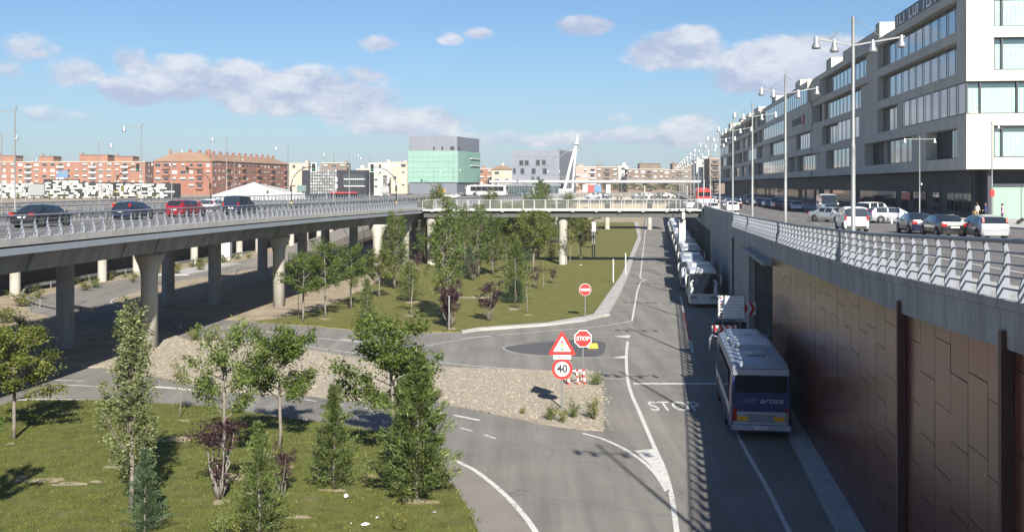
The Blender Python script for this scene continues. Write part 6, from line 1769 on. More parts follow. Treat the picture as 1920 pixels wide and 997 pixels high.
# ---------------------------------------------------------------- people
def person(pos, rz, label, joints, cols, hair_len=.0, group=None):
    root = empty('person', pos, rz, label, 'person', group)
    me = bpy.data.meshes.new('body'); V = []; E = []; RD = []
    idx = {}
    for n, (p, r, par) in joints.items():
        idx[n] = len(V); V.append(p); RD.append(r)
        if par: E.append((idx[par], idx[n]))
    for s in ('l', 'r'):
        h = Vector(joints['hand_' + s][0]); wv = Vector(joints['wrist_' + s][0]); d = (h - wv).normalized(); side = Vector((0, 1, 0)).cross(d).normalized() if abs(d.y) < .9 else Vector((1, 0, 0))
        fw = d.cross(side)
        for k, (o_, ln) in enumerate(((-.03, .065), (-.01, .078), (.01, .072), (.03, .055), (.0, .05))):
            a = h + fw * o_ + d * .02 if k < 4 else h + fw * .035 - d * .03
            b = a + d * ln * .55 + side * .012 if k < 4 else a + fw * .03 + d * .03
            c = b + d * ln * .45 + side * .03 if k < 4 else b + d * .03
            i0 = len(V); V += [tuple(a), tuple(b), tuple(c)]; RD += [.010, .0085, .0075]; E += [(idx['hand_' + s], i0), (i0, i0 + 1), (i0 + 1, i0 + 2)]
    me.from_pydata(V, E, []); o = bpy.data.objects.new('tmp', me); COL.objects.link(o)
    sk = o.modifiers.new('s', 'SKIN'); ly = me.skin_vertices[0].data
    for i, r_ in enumerate(RD): ly[i].radius = (r_, r_) if not isinstance(r_, tuple) else r_
    ly[0].use_root = True
    o.modifiers.new('u', 'SUBSURF').levels = 2
    dg = bpy.context.evaluated_depsgraph_get(); nm = bpy.data.meshes.new_from_object(o.evaluated_get(dg)); bpy.data.objects.remove(o)
    nm.name = 'body'; nm.materials.clear()
    for c in cols: nm.materials.append(MATS[c])    # skin, top, trousers, shoes
    nz = joints['neck'][0][2]; pz = joints['pelvis'][0][2]
    hl, hr = Vector(joints['hand_l'][0]), Vector(joints['hand_r'][0])
    wl_, wr_ = Vector(joints['wrist_l'][0]), Vector(joints['wrist_r'][0])
    for f in nm.polygons:
        c = f.center; k = 1
        if c.z > nz + .0: k = 0
        elif min((c - hl).length, (c - hr).length) < .13 and min((c - wl_).length, (c - wr_).length) > .0: k = 0
        elif c.z < .09: k = 3
        elif c.z < pz + .03: k = 2
        f.material_index = k; f.use_smooth = True
    link('body', nm, root)
    hp = Vector(joints['head'][0])
    mb = MB(); mb.lathe([(.0, .125), (.06, .115), (.098, .06), (.106, .0), (.10, -.05 - hair_len), (.06, -.07 - hair_len)], (0, 0, 0), 12); h = mb.build('hair', 'hair', root, hp + Vector((0, -.022, .02)))
    nb = MB(); nb.box((0, .108, -.015), (.03, .035, .045), 0, .6); nb.build('nose', 'skin', root, hp)
    ey = MB().lathe([(0, -.01), (.011, 0), (0, .01)], n=6).mesh('eye', 'sign_black')
    for s in (-.035, .035): link('eye', ey, root, hp + Vector((s, .098, .015)))
    MB().bx(-.025, .025, .094, .104, -.06, -.05).build('mouth', 'lamp_red', root, hp)
    er = MB().lathe([(0, -.03), (.016, 0), (0, .03)], n=6).mesh('ear', 'skin')
    for s in (-.092, .092): link('ear', er, root, hp + Vector((s, 0, 0)))
    return root
def J(lf, rf, lk, rk, hl, hr, el, er_, H=1.0):
    return {'pelvis': ((0, 0, .93), (.15, .11), None), 'waist': ((0, 0, 1.08), (.135, .10), 'pelvis'), 'chest': ((0, .01, 1.30), (.165, .115), 'waist'), 'neck0': ((0, 0, 1.45), .07, 'chest'), 'neck': ((0, .01, 1.52), .052, 'neck0'), 'head': ((0, .025, 1.64), (.092, .10), 'neck'), 'crown': ((0, .015, 1.73), (.07, .075), 'head'),
            'sho_l': ((-.17, 0, 1.40), .065, 'neck0'), 'elb_l': (el, .043, 'sho_l'), 'wrist_l': (tuple(Vector(el).lerp(Vector(hl), .78)), .030, 'elb_l'), 'hand_l': (hl, (.040, .022), 'wrist_l'),
            'sho_r': ((.17, 0, 1.40), .065, 'neck0'), 'elb_r': (er_, .043, 'sho_r'), 'wrist_r': (tuple(Vector(er_).lerp(Vector(hr), .78)), .030, 'elb_r'), 'hand_r': (hr, (.040, .022), 'wrist_r'),
            'hip_l': ((-.09, 0, .86), .095, 'pelvis'), 'knee_l': (lk, .062, 'hip_l'), 'ank_l': (lf, .042, 'knee_l'), 'toe_l': ((lf[0], lf[1] + .17, max(lf[2] - .06, .035)), .035, 'ank_l'),
            'hip_r': ((.09, 0, .86), .095, 'pelvis'), 'knee_r': (rk, .062, 'hip_r'), 'ank_r': (rf, .042, 'knee_r'), 'toe_r': ((rf[0], rf[1] + .17, max(rf[2] - .06, .035)), .035, 'ank_r')}
stand = J((-.10, 0, .085), (.10, -.02, .085), (-.10, .02, .48), (.10, .01, .48), (-.16, .25, 1.02), (.18, .22, 1.0), (-.24, .02, 1.13), (.24, .02, 1.13))
walk = J((-.09, .30, .085), (.09, -.42, .13), (-.09, .20, .49), (.09, -.08, .47), (-.20, .20, .92), (.24, -.28, .86), (-.25, .04, 1.12), (.25, -.10, 1.12))
PZ = lambda Y: zs(Y) + .125
person((42.75, 93, PZ(93)), R(80), 'man in pink and lilac shirt and dark trousers walking left with a wheeled case', walk, ['skin', 'shirt_pink', 'trousers', 'tyre'])
o = empty('suitcase', (43.9, 92.85, PZ(93)), R(80), 'black wheeled suitcase pulled behind the walking man', 'suitcase')
mb = MB(M=Matrix.Rotation(R(55), 4, 'X')); mb.box((0, 0, .36), (.42, .24, .58)); mb.build('shell', 'tyre', o, (0, -.05, .06))
MB().bar((-.12, .34, .50), (-.12, .84, .80), .02).bar((.12, .34, .50), (.12, .84, .80), .02).bar((-.12, .84, .80), (.12, .84, .80), .03).build('handle', 'galv', o)
wm_ = MB().lathe([(.0, -.02), (.05, -.02), (.05, .02), (0, .02)], n=10).mesh('wheel', 'tyre')
for s in (-.16, .16): link('wheel', wm_, o, (s, -.02, .05), (0, math.pi / 2, 0))
person((43.6, 100, PZ(100)), R(-60), 'woman in white top and pale skirt standing at the dark hotel corner', stand, ['skin', 'cloth_white', 'bag_tan', 'tyre'], .16)
person((44.5, 100.2, PZ(100)), R(70), 'man in blue shirt facing the woman at the dark hotel corner', stand, ['skin', 'cloth_blue', 'trousers', 'tyre'])
o = empty('shoulder_bag', (43.25, 99.8, PZ(100)), 0, 'tan bag hanging beside the woman in white', 'bag'); MB().box((0, 0, .85), (.14, .34, .30), .4, .85).build('bag_body', 'bag_tan', o); MB().tube([(0, -.14, 1.0), (.15, -.05, 1.42), (.15, .05, 1.42), (0, .14, 1.0)], .012, 5).build('strap', 'bag_tan', o)
# ---------------------------------------------------------------- trees: tapered trunk, limbs, crown of small leaf faces
def leaf_cloud(C, n_per, spread, size, rng, flat=.5, stretch=None):
    """C (k,3) clump centres -> folded leaf quads scattered round them"""
    k = len(C)
    n = k * n_per
    c = np.repeat(C, n_per, 0)
    sp = np.repeat(np.broadcast_to(spread, (k,)), n_per)[:, None]
    p = c + rng.normal(0, 1, (n, 3)) * sp * np.array([1, 1, .8])
    a = rng.normal(0, 1, (n, 3)); a[:, 2] *= flat
    a /= np.linalg.norm(a, axis=1)[:, None]
    b = rng.normal(0, 1, (n, 3)); b -= a * (a * b).sum(1)[:, None]; b /= np.linalg.norm(b, axis=1)[:, None]
    if stretch is not None:
        d = np.repeat(stretch, n_per, 0) + rng.normal(0, .35, (n, 3)); d /= np.linalg.norm(d, axis=1)[:, None]
        a = d; b = np.cross(a, rng.normal(0, 1, (n, 3))); b /= np.linalg.norm(b, axis=1)[:, None]
    s = size * rng.uniform(.6, 1.35, n)[:, None]
    la, lb = (1.0, .62) if stretch is None else (1.9, .42)
    Q = np.stack([p - a * s * la * .5, p + b * s * lb * .5, p + a * s * la * .5, p - b * s * lb * .5], 1)
    return Q.reshape(-1, 3)

def wood(mb, p, q, r0, r1, rng, n=5, bend=.06, seg=4):
    p = Vector(p); q = Vector(q); L = (q - p).length
    pts = [p.lerp(q, i / seg) + (Vector((rng.normal(0, 1), rng.normal(0, 1), 0)) * L * bend * math.sin(math.pi * i / seg) if 0 < i < seg else Vector((0, 0, 0))) for i in range(seg + 1)]
    mb.tube(pts, [r0 + (r1 - r0) * i / seg for i in range(seg + 1)], n)
    return pts

def tree_meshes(kind, seed, dens=1.0, leaf=None):
    """unit-height meshes (height 1): trunk, crown"""
    rng = np.random.default_rng(seed)
    mb = MB(); C = []; SP = []; ST = None; lm = leaf; size = .02; per = 22
    if kind == 'plane':          # clear trunk, broad open crown of big clumps
        wood(mb, (0, 0, 0), (0, 0, .52), .016, .011, rng, 8, .01); wood(mb, (0, 0, .5), (.01, .01, .93), .011, .004, rng, 6, .02)
        for i in range(17):
            z0 = .34 + .5 * (i / 17); az = i * 2.4 + rng.uniform(-.4, .4); reach = (.37 - .26 * abs((z0 - .48)) * 1.5) * rng.uniform(.65, 1.12)
            q = (math.cos(az) * reach, math.sin(az) * reach, min(z0 + rng.uniform(.06, .20), .97))
            pts = wood(mb, (0, 0, z0), q, .006, .002, rng, 5, .07)
            for t in (.45, .65, .82, 1.0):
                c = Vector((0, 0, z0)).lerp(Vector(q), t)
                for _ in range(2): C.append((c.x + rng.normal(0, .022), c.y + rng.normal(0, .022), c.z + rng.normal(0, .022))); SP.append(.029 * rng.uniform(.7, 1.3))
        for i in range(7): C.append((rng.normal(0, .05), rng.normal(0, .05), rng.uniform(.72, .98))); SP.append(.035)
        size = .022; per = int(74 * dens)
    elif kind == 'poplar':       # narrow, steep limbs
        wood(mb, (0, 0, 0), (0, 0, .97), .012, .002, rng, 8, .008, 6)
        for i in range(58):
            z0 = .09 + .74 * (i / 58) ** .9; az = i * 2.4 + rng.uniform(-.5, .5)
            wz = interp(z0, [(.05, .05), (.2, .115), (.38, .125), (.55, .095), (.72, .060), (.9, .02)])
            out = wz * rng.uniform(.45, 1.2)
            top = min(z0 + rng.uniform(.12, .24), .99)
            q = (math.cos(az) * out, math.sin(az) * out, top)
            wood(mb, (0, 0, z0), q, .0035, .0009, rng, 4, .03, 3)
            for t in np.linspace(.3, 1.06, 8):
                c = Vector((0, 0, z0)).lerp(Vector(q), t); bulge = math.sin(min(t, 1) * math.pi) * out * .45
                C.append((c.x + math.cos(az) * bulge + rng.normal(0, .007), c.y + math.sin(az) * bulge + rng.normal(0, .007), min(c.z, 1.0) + rng.normal(0, .012))); SP.append(.0115 * rng.uniform(.8, 1.2))
        size = .0135; per = int(15 * dens)
    elif kind == 'conifer':      # cone of feathery upswept sprays
        wood(mb, (0, 0, 0), (0, 0, .97), .016, .003, rng, 8, .006, 5)
        ST = []
        for i in range(120):
            z0 = .03 + .90 * (i / 120) ** 1.05; az = i * 2.39996 + rng.uniform(-.35, .35)
            out = (.25 * (1 - z0) ** .95 + .014) * rng.uniform(.5, 1.25)
            q = Vector((math.cos(az) * out, math.sin(az) * out, z0 + out * rng.uniform(.25, .75)))
            if i % 2 == 0: wood(mb, (0, 0, z0), q, .003, .0008, rng, 3, .02, 2)
            d = (q - Vector((0, 0, z0))).normalized() + Vector((0, 0, .35))
            for t in (.38, .58, .76, .92, 1.06):
                c = Vector((0, 0, z0)).lerp(q, t); w = .020 * (1.3 - t * .55)
                C.append((c.x + rng.normal(0, .008), c.y + rng.normal(0, .008), c.z + rng.normal(0, .006))); SP.append(w * (.5 + out * 3)); ST.append(tuple(d.normalized()))
        size = .0175; per = int(21 * dens)
    elif kind == 'plum':         # several upright stems, sparse dark crown
        for i in range(6):
            az = i * 1.05 + rng.uniform(-.2, .2); o = rng.uniform(.10, .24)
            q = Vector((math.cos(az) * o, math.sin(az) * o, rng.uniform(.7, .98)))
            wood(mb, (math.cos(az) * .01, math.sin(az) * .01, 0), q, .009, .0022, rng, 6, .05)
            for j in range(8):
                t = rng.uniform(.35, 1); c = q * t; az2 = rng.uniform(0, 6.28); e = c + Vector((math.cos(az2) * .09, math.sin(az2) * .09, rng.uniform(.03, .14)))
                wood(mb, c, e, .004, .0012, rng, 3, .05, 2)
                for u in (.4, .7, 1.0): C.append(tuple(c.lerp(e, u) + Vector((rng.normal(0, .012),) * 3))); SP.append(.026)
        size = .026; per = int(15 * dens)
    elif kind == 'plum_top':     # bare stems, flat dense crown at the top
        for i in range(6):
            az = i * 1.05 + rng.uniform(-.2, .2); o = rng.uniform(.10, .30)
            q = Vector((math.cos(az) * o, math.sin(az) * o, rng.uniform(.78, .95)))
            wood(mb, (math.cos(az) * .015, math.sin(az) * .015, 0), q, .016, .004, rng, 6, .05)
            for j in range(9): C.append((q.x + rng.normal(0, .08), q.y + rng.normal(0, .08), q.z + rng.normal(.0, .045))); SP.append(.04)
            for j in range(3): t = rng.uniform(.2, .6); C.append((q.x * t + rng.normal(0, .02), q.y * t, q.z * t)); SP.append(.018)
        size = .030; per = int(15 * dens)
    elif kind == 'sapling':
        wood(mb, (0, 0, 0), (.02, 0, .92), .010, .004, rng, 6, .015)
        for i in range(16):
            az = i * 2.4; o = rng.uniform(.05, .20); z0 = rng.uniform(.52, .85)
            q = (math.cos(az) * o, math.sin(az) * o, min(z0 + rng.uniform(.03, .16), 1.0)); wood(mb, (0, 0, z0), q, .003, .001, rng, 3, .04, 2)
            for t in (.5, .8, 1.0): c = Vector((0, 0, z0)).lerp(Vector(q), t); C.append(tuple(c)); SP.append(.030)
        size = .026; per = int(13 * dens)
    elif kind == 'shrub':
        for i in range(9):
            az = i * 2.4; o = rng.uniform(.15, .5); q = (math.cos(az) * o, math.sin(az) * o, rng.uniform(.4, .95)); wood(mb, (0, 0, 0), q, .02, .005, rng, 4, .06, 3)
            for t in (.35, .6, .8, 1.0): c = Vector(q) * t; C.append((c.x + rng.normal(0, .05), c.y + rng.normal(0, .05), c.z + rng.normal(0, .04))); SP.append(.10)
        size = .085; per = int(22 * dens)
    C = np.array(C); SP = np.array(SP)
    Q = leaf_cloud(C, max(per, 3), SP, size, rng, .6, np.array(ST) if ST is not None else None)
    Q[:, 2] = np.maximum(Q[:, 2], .004)
    cm = np_mesh('crown', Q, 4, [lm])
    tm = mb.mesh('trunk', 'bark_pale' if kind in ('plum_top', 'sapling') else 'bark', fix=False)
    return tm, cm
TM = {}
def get_tree(kind, seed, dens, leaf):
    k = (kind, seed, dens, leaf)
    if k not in TM: TM[k] = tree_meshes(kind, seed, dens, leaf)
    return TM[k]
def plant(kind, pos, h, label, leaf, seed=1, dens=1.0, wide=1.0, rz=0.0, name='tree', cat='tree', group='trees on the lawns'):
    tm, cm = get_tree(kind, seed, dens, leaf)
    r = empty(name, pos, rz, label, cat, group); r.scale = (h * wide, h * wide, h)
    link('trunk' if cat == 'tree' else 'stems', tm, r); link('crown' if cat == 'tree' else 'foliage', cm, r)
    return r
def T(x, y, ytop, kind, label, leaf, seed=1, dens=1.0, wide=1.0, rz=0.0, name='tree', cat='tree', z=.09, group='trees on the lawns'):
    p = G(x, y); p.z = z
    return plant(kind, p, (y - ytop) * p.y / F, label, leaf, seed, dens, wide, rz, name, cat, group)
# near lawn
T(26, 827, 612, 'plane', 'broad leafed tree at the left edge of the near lawn', 'leaf_olive', 1, 1.0, 1.12, .3, 'plane_tree')
T(246, 962, 572, 'poplar', 'tall silvery poplar before the sunlit viaduct pillar', 'leaf_silver', 3, 1.6, 1.12, 0, 'poplar_tree')
T(272, 1008, 838, 'conifer', 'blue green conifer in front of the tall silvery poplar', 'leaf_blue', 5, .9, .82, .5, 'cypress_tree')
T(420, 885, 606, 'plane', 'loose light leafed tree rising behind the purple plum', 'leaf_poplar', 7, .62, .74, 1.1, 'young_tree')
T(412, 941, 796, 'plum_top', 'purple plum with bare grey stems and flat dark crown on the near lawn', 'leaf_plum', 9, 2.0, 1.15, 0, 'plum_tree')
T(337, 788, 668, 'sapling', 'thin sapling beside the road between poplar and loose tree', 'leaf_olive', 11, 1.1, .95, 0, 'sapling')
T(524, 841, 606, 'plane', 'round crowned tree with straight bare trunk in the middle of the near lawn', 'leaf_plane', 13, 1.1, .93, .7, 'plane_tree')
T(530, 938, 836, 'plum', 'small purple plum below the round crowned tree', 'leaf_plum', 15, 1.5, 1.0, 0, 'plum_tree')
T(486, 1012, 785, 'conifer', 'slender conifer at the bottom edge of the photo', 'leaf_conifer', 17, .8, .92, .4, 'cypress_tree')
T(626, 920, 716, 'conifer', 'pointed young cedar standing free on the near lawn', 'leaf_conifer', 19, 1.0, .98, .2, 'cedar_tree')
T(600, 905, 800, 'conifer', 'small conifer tucked against the left of the young cedar', 'leaf_blue', 21, .6, .7, 1.0, 'cypress_tree')
T(735, 868, 597, 'plane', 'large dark leafed tree standing behind the big cedar', 'leaf_plane', 23, 1.2, 1.0, 1.9, 'plane_tree')
T(781, 940, 648, 'conifer', 'big bushy blue green cedar at the lawn corner by the road', 'leaf_conifer', 25, 1.6, 1.08, 2.2, 'cedar_tree')
T(750, 1000, 962, 'shrub', 'small yellow green bush at the bottom of the near lawn', 'leaf_gold', 27, 1.0, .8, 0, 'bush', 'bush', group='shrubs')
T(452, 1006, 942, 'shrub', 'pale leafed shrub left of the slender conifer', 'leaf_olive', 29, .8, .9, 0, 'shrub', 'shrub', group='shrubs')
T(414, 1010, 958, 'shrub', 'low pale shrub below the purple plum', 'leaf_poplar', 31, .7, .9, 1, 'shrub', 'shrub', group='shrubs')
# tree just outside the frame whose shadow falls on the left of the lawn
T(-62, 1000, 700, 'plane', 'tree left of the frame that shades the lawn corner', 'leaf_plane', 13, 1.0, .5, 2.4, 'plane_tree')
# far lawn
FAR = [
 (568, 606, 468, 'plane', 'round tree first at the left of the far lawn', 'leaf_plane', 13, .6, 1.0, 'plane_tree'),
 (560, 594, 500, 'sapling', 'thin stem behind the leftmost round tree of the far lawn', 'leaf_olive', 11, .6, .8, 'sapling'),
 (610, 597, 452, 'plane', 'taller round tree second from the left on the far lawn', 'leaf_plane', 23, .6, .85, 'plane_tree'),
 (658, 581, 457, 'plane', 'round tree third from the left on the far lawn', 'leaf_plane', 1, .6, .95, 'plane_tree'),
 (711, 561, 466, 'plane', 'round tree fourth from the left on the far lawn', 'leaf_olive', 7, .7, .95, 'plane_tree'),
 (688, 609, 520, 'conifer', 'small dark conifer by a white scrap at the far lawn edge', 'leaf_conifer', 19, .5, 1.1, 'cedar_tree'),
 (741, 543, 398, 'poplar', 'tall poplar left of the bridge pillar', 'leaf_poplar', 3, 1.2, 1.55, 'poplar_tree'),
 (768, 567, 488, 'conifer', 'bushy cedar in the middle of the far lawn', 'leaf_conifer', 25, .6, 1.5, 'cedar_tree'),
 (772, 593, 480, 'sapling', 'young tree with pale straight trunk before the bushy cedar', 'leaf_olive', 11, .9, 1.0, 'sapling'),
 (838, 606, 374, 'poplar', 'tallest poplar, its tip crossing the footbridge railing', 'leaf_poplar', 33, 1.2, 1.22, 'poplar_tree'),
 (845, 617, 531, 'plum', 'purple plum behind the grey post', 'leaf_plum', 15, 2.4, 1.3, 'plum_tree'),
 (918, 604, 530, 'plum', 'purple plum right of the grey post, standing free', 'leaf_plum', 35, 1.8, 1.3, 'plum_tree'),
 (897, 520, 386, 'poplar', 'poplar with its tip at the footbridge deck, left of the trees', 'leaf_poplar', 33, 1.2, 1.6, 'poplar_tree'),
 (925, 516, 402, 'poplar', 'poplar right beside the one with its tip at the deck', 'leaf_plane', 3, 1.2, 1.6, 'poplar_tree'),
 (880, 524, 460, 'conifer', 'dark conifer below the two poplars', 'leaf_blue', 25, .6, 1.2, 'cedar_tree'),
 (888, 528, 488, 'plum', 'small purple plum before the dark conifer', 'leaf_plum', 15, 1.1, 1.1, 'plum_tree'),
 (966, 567, 436, 'conifer', 'tall dark cedar in the middle of the tree group', 'leaf_conifer', 25, .8, .95, 'cedar_tree'),
 (968, 570, 520, 'conifer', 'low wide cedar at the foot of the tall dark cedar', 'leaf_blue', 19, .7, 2.0, 'cedar_tree'),
 (965, 579, 478, 'sapling', 'thin tree with pale stake before the dark cedar', 'leaf_olive', 11, .7, .8, 'sapling'),
 (988, 590, 490, 'sapling', 'thin pale tree right of the dark cedar', 'leaf_olive', 37, .7, .8, 'sapling'),
 (1020, 546, 488, 'sapling', 'small brownish sapling alone on the grass', 'leaf_olive', 11, .6, 1.0, 'sapling'),
 (1038, 533, 502, 'plum', 'little purple bush beside the brownish sapling', 'leaf_plum', 15, 1.2, 1.2, 'plum_tree'),
 (1004, 541, 500, 'plum', 'purple bush behind the thin pale tree', 'leaf_plum', 35, 1.0, 1.2, 'plum_tree'),
 (1034, 488, 456, 'conifer', 'small dark conifer left of the bridge pillar', 'leaf_blue', 19, .5, 1.3, 'cedar_tree'),
 (1070, 500, 424, 'sapling', 'brown leafed tree right of the bridge pillar', 'leaf_gold', 37, 1.2, 1.1, 'sapling'),
 (1089, 489, 412, 'plane', 'broad green tree right of the bridge pillar', 'leaf_olive', 1, .5, .9, 'plane_tree'),
 (1111, 466, 426, 'plum', 'dark purple plum on the open grass under the footbridge', 'leaf_plum', 9, 1.6, 1.1, 'plum_tree'),
]
for i, (x, y, yt, kd, lab, lf, sd_, dn, wd, nm) in enumerate(FAR):
    T(x, y, yt, kd, lab, lf, sd_, dn, wd, i * 1.7, nm)
# the closer standing mass of trees under and behind the footbridge
rng = random.Random(21)
MIX = [('poplar', 'leaf_poplar', 3, 'poplar_tree', 'green poplar'), ('plane', 'leaf_plane', 13, 'plane_tree', 'round green tree'), ('plane', 'leaf_olive', 1, 'plane_tree', 'yellowish round tree'), ('conifer', 'leaf_blue', 19, 'cedar_tree', 'dark conifer'), ('sapling', 'leaf_olive', 37, 'sapling', 'thin young tree'), ('plum', 'leaf_plum', 15, 'plum_tree', 'purple plum')]
spots = [(870, 505), (905, 482), (935, 500), (950, 528), (978, 500), (1000, 515), (940, 470), (965, 480), (990, 470), (1012, 478), (1030, 460), (1045, 472), (915, 462), (955, 455), (1000, 452), (1075, 455), (1098, 448), (1060, 440), (1020, 440), (980, 442), (1120, 436), (1085, 432), (1045, 430), (870, 478), (850, 492), (830, 500), (820, 482), (800, 495), (785, 512), (1010, 458), (1035, 450), (970, 450), (945, 446), (990, 458), (1022, 470), (1065, 448), (925, 470), (905, 455), (1000, 436), (1040, 438), (1072, 428), (960, 438), (952, 474), (982, 482), (1008, 488), (918, 492), (890, 470), (970, 462), (1030, 476), (1048, 456)]
ORD = ['first', 'second', 'third', 'fourth', 'fifth', 'sixth', 'seventh', 'eighth', 'ninth', 'tenth', 'eleventh', 'twelfth', 'thirteenth', 'fourteenth', 'fifteenth', 'sixteenth', 'seventeenth', 'eighteenth', 'nineteenth', 'twentieth'] + [f'twenty-{q}' for q in ('first', 'second', 'third', 'fourth', 'fifth', 'sixth', 'seventh', 'eighth', 'ninth')] + ['thirtieth'] + [f'thirty-{q}' for q in ('first', 'second', 'third', 'fourth', 'fifth')]
kind_of_spot = [MIX[(i * 5 + i // 3) % 6][4] for i in range(len(spots))]
rank = [sum(1 for b in range(len(spots)) if kind_of_spot[b] == kind_of_spot[a] and (spots[b][0], b) < (spots[a][0], a)) for a in range(len(spots))]
for i, (x, y) in enumerate(spots):
    kd, lf, sd_, nm, w = MIX[(i * 5 + i // 3) % 6]
    p = G(x, y); p.z = .08
    h = {'poplar': 9.4, 'plane': 7.0, 'conifer': 4.6, 'sapling': 4.8, 'plum': 3.0}[kd] * rng.uniform(.8, 1.15)
    plant(kd, p, h, f'{w}, {ORD[rank[i]]} from the left of its kind in the trees around the pillar', lf, sd_, .9 if kd != 'plum' else 1.3, {'poplar': 1.6, 'conifer': 1.5, 'plane': 1.15}.get(kd, 1.0), i * 1.3, nm, group='trees massed under and behind the footbridge')
# tree leaning beside the second bridge, plants in pots, far tree belt
plant('plane', D(1013, 372, 236) * 1.0, 4.2, 'dark leafed crown leaning left of the second bridge railing', 'leaf_plane', 23, 1.0, .9, 0, 'plane_tree', group=None)
plant('plane', D(1022, 374, 237), 3.6, 'second dark crown merging with the leaning one at the second bridge', 'leaf_plane', 13, 1.0, 1.1, 0, 'plane_tree', group=None)
for x, lab in ((1071, 'left'), (1158, 'middle'), (1165, 'right')):
    plant('shrub', D(x, 374, 245.4), .9, f'{lab} of the small plants poking through the second bridge railing', 'leaf_olive', 27, .5, 1.0, 0, 'shrub', 'shrub', group='plants at the second bridge')
k = 0
for i in range(26):
    x = 1078 + i * 9 + rng.uniform(-3, 3); Y = 500 + (i % 3) * 12
    p = D(x, HY, Y); p.z = 6.25
    a = ['dark green', 'light green', 'olive green'][i % 3]
    plant('plane', p, rng.uniform(3.4, 5.8), f'{a} tree, {ORD[i]} from the left in the far belt below the white bridge deck', ['leaf_far', 'leaf_far', 'leaf_olive'][i % 3], [1, 13, 23][i % 3], .5, 1.2, i, 'plane_tree', group='tree belt below the far white bridge')
for i in range(34):
    x = -20 + i * 10 + rng.uniform(-4, 4); Y = 320
    p = D(x, HY, Y); p.z = 6.25
    plant('shrub' if i % 3 else 'sapling', p, rng.uniform(1.2, 2.6) if i % 3 else 3.6, f'{["bushy", "young"][0 if i % 3 else 1]} plant, {ORD[i]} from the left before the black and white building', ['leaf_far', 'leaf_olive', 'leaf_plane'][i % 3], 27 if i % 3 else 11, .5, .9, i, 'shrub' if i % 3 else 'sapling', 'shrub', group='planting before the black and white building')
# shrubs and weeds of the gravel and the viaduct side
for (x, y, yt, lf, wd, lab) in ((1034, 790, 754, 'leaf_olive', .9, 'rough shrub at the foot of the speed limit sign, left of the pole'), (1075, 785, 752, 'leaf_plane', .9, 'dark low shrub right of the speed limit sign pole'), (1113, 788, 742, 'leaf_olive', .7, 'tall grassy shrub at the gravel corner by the road'),
                              (1118, 724, 694, 'leaf_plane', .9, 'small green shrub at the foot of the STOP sign'), (980, 778, 762, 'leaf_gold', .8, 'dry reddish tuft left of the speed limit sign'), (1056, 795, 765, 'leaf_gold', .7, 'yellowish tuft in front of the speed limit sign'),
                              (365, 640, 612, 'leaf_gold', 1.1, 'yellow green shrub at the end of the crash barrier'), (395, 640, 615, 'leaf_olive', 1.2, 'green shrub beside the road at the gravel edge'), (345, 676, 664, 'leaf_gold', 1.2, 'low dry tuft on the gravel'),
                              (15, 605, 572, 'leaf_olive', 1.8, 'large weedy shrub at the left edge under the viaduct'), (40, 575, 545, 'leaf_gold', 1.5, 'dry weedy shrub by the crash barrier bend'), (70, 562, 538, 'leaf_olive', 1.3, 'green weed left of the shaded pillar'), (160, 545, 525, 'leaf_olive', 1.4, 'green weed between the shaded and the sunlit pillar'), (178, 540, 518, 'leaf_plane', 1.2, 'dark weed behind the crash barrier'), (250, 530, 516, 'leaf_gold', 1.3, 'dry weed left of the sunlit pillar'), (330, 515, 500, 'leaf_gold', 1.4, 'dry weed right of the sunlit pillar'), (375, 508, 490, 'leaf_olive', 1.3, 'weed before the far columns'),
                              (40, 612, 590, 'leaf_gold', 1.6, 'straw coloured weed patch at far left in the sun')):
    T(x, y, yt, 'shrub', lab, lf, 27 + (x % 3) * 2, .8, wd, x, 'shrub', 'shrub', .06, group='shrubs and weeds beside the roads')
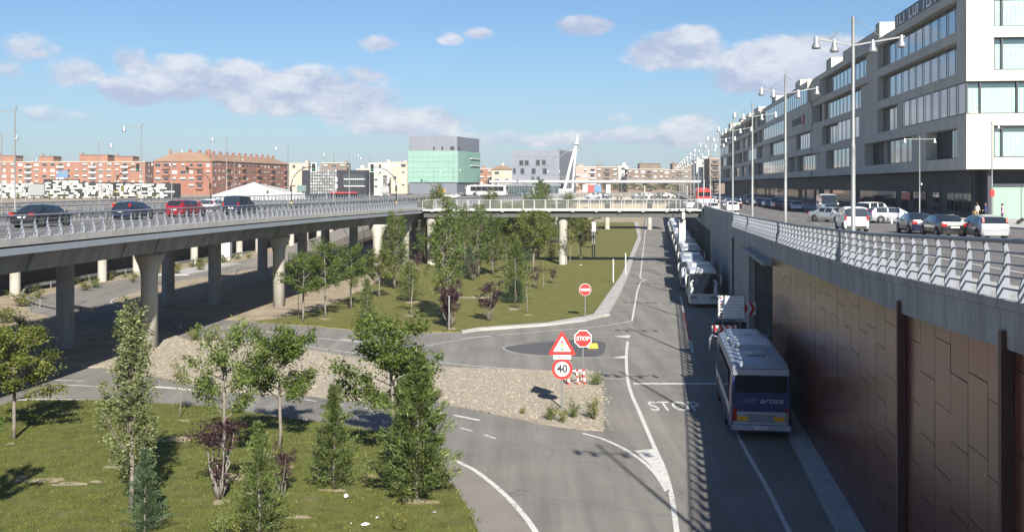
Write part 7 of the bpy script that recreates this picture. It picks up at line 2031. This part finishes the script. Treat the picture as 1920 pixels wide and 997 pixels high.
for i in range(14):
    t = i / 13; x = 190 + 270 * t + rng.uniform(-6, 6); y = interp(x, [(180, 533), (300, 513), (414, 494), (470, 484)]) - rng.uniform(1, 5)
    T(x, y, y - rng.uniform(9, 16), 'shrub', f'weed, {ORD[i]} from the left in the strip along the turning road barrier', ['leaf_olive', 'leaf_gold', 'leaf_plane'][i % 3], 27 + 2 * (i % 3), .6, 1.7, i, 'shrub', 'shrub', .0, group='weeds along the turning road barrier')
# litter
rng = random.Random(3)
for (x, y, w, m, lab) in ((648, 937, .34, 'sign_white', 'crumpled white paper on the near lawn right of the young cedar'), (685, 991, .30, 'sign_white', 'white paper scrap at the bottom of the near lawn'), (815, 968, .16, 'bus_silver', 'pale blue can on the near lawn by the road'), (707, 978, .10, 'sign_white', 'tiny white scrap above the bottom paper'), (687, 611, .35, 'sign_white', 'white scrap at the foot of the small dark conifer'), (1089, 499, .3, 'sign_white', 'white scrap on the grass near the pillar'), (658, 989, .08, 'sign_white', 'tiny white scrap left of the bottom paper')):
    p = G(x, y); p.z = .11
    mb = MB(); n = 9; pts = []
    for i in range(n):
        t = 6.283 * i / n; r_ = w / 2 * rng.uniform(.6, 1.1); pts.append((r_ * math.cos(t), r_ * .6 * math.sin(t), rng.uniform(.0, .05) + .01))
    mb.add(pts + [(0, 0, w * .35)], [(i, (i + 1) % n, n) for i in range(n)] + [tuple(reversed(range(n)))])
    mb.build('litter', m, None, p, (0, 0, rng.uniform(0, 3)), lab, 'litter', 'litter on the grass')
# ---------------------------------------------------------------- thin air between the near things and the city
def haze():
    m = bpy.data.materials.new('haze_air'); m.use_nodes = True
    N = m.node_tree.nodes; L = m.node_tree.links; N.clear()
    o = N.new('ShaderNodeOutputMaterial'); v = N.new('ShaderNodeVolumePrincipled')
    v.inputs['Color'].default_value = (.86, .90, .96, 1); v.inputs['Density'].default_value = .00018; v.inputs['Anisotropy'].default_value = .1
    L.new(v.outputs[0], o.inputs['Volume'])
    me = MB().bx(-3600, 3600, -1600, 4600, -1.2, 42).mesh('haze', 'dark_gap'); me.materials.clear(); me.materials.append(m)
    tag(link('haze', me), kind='stuff')
haze()
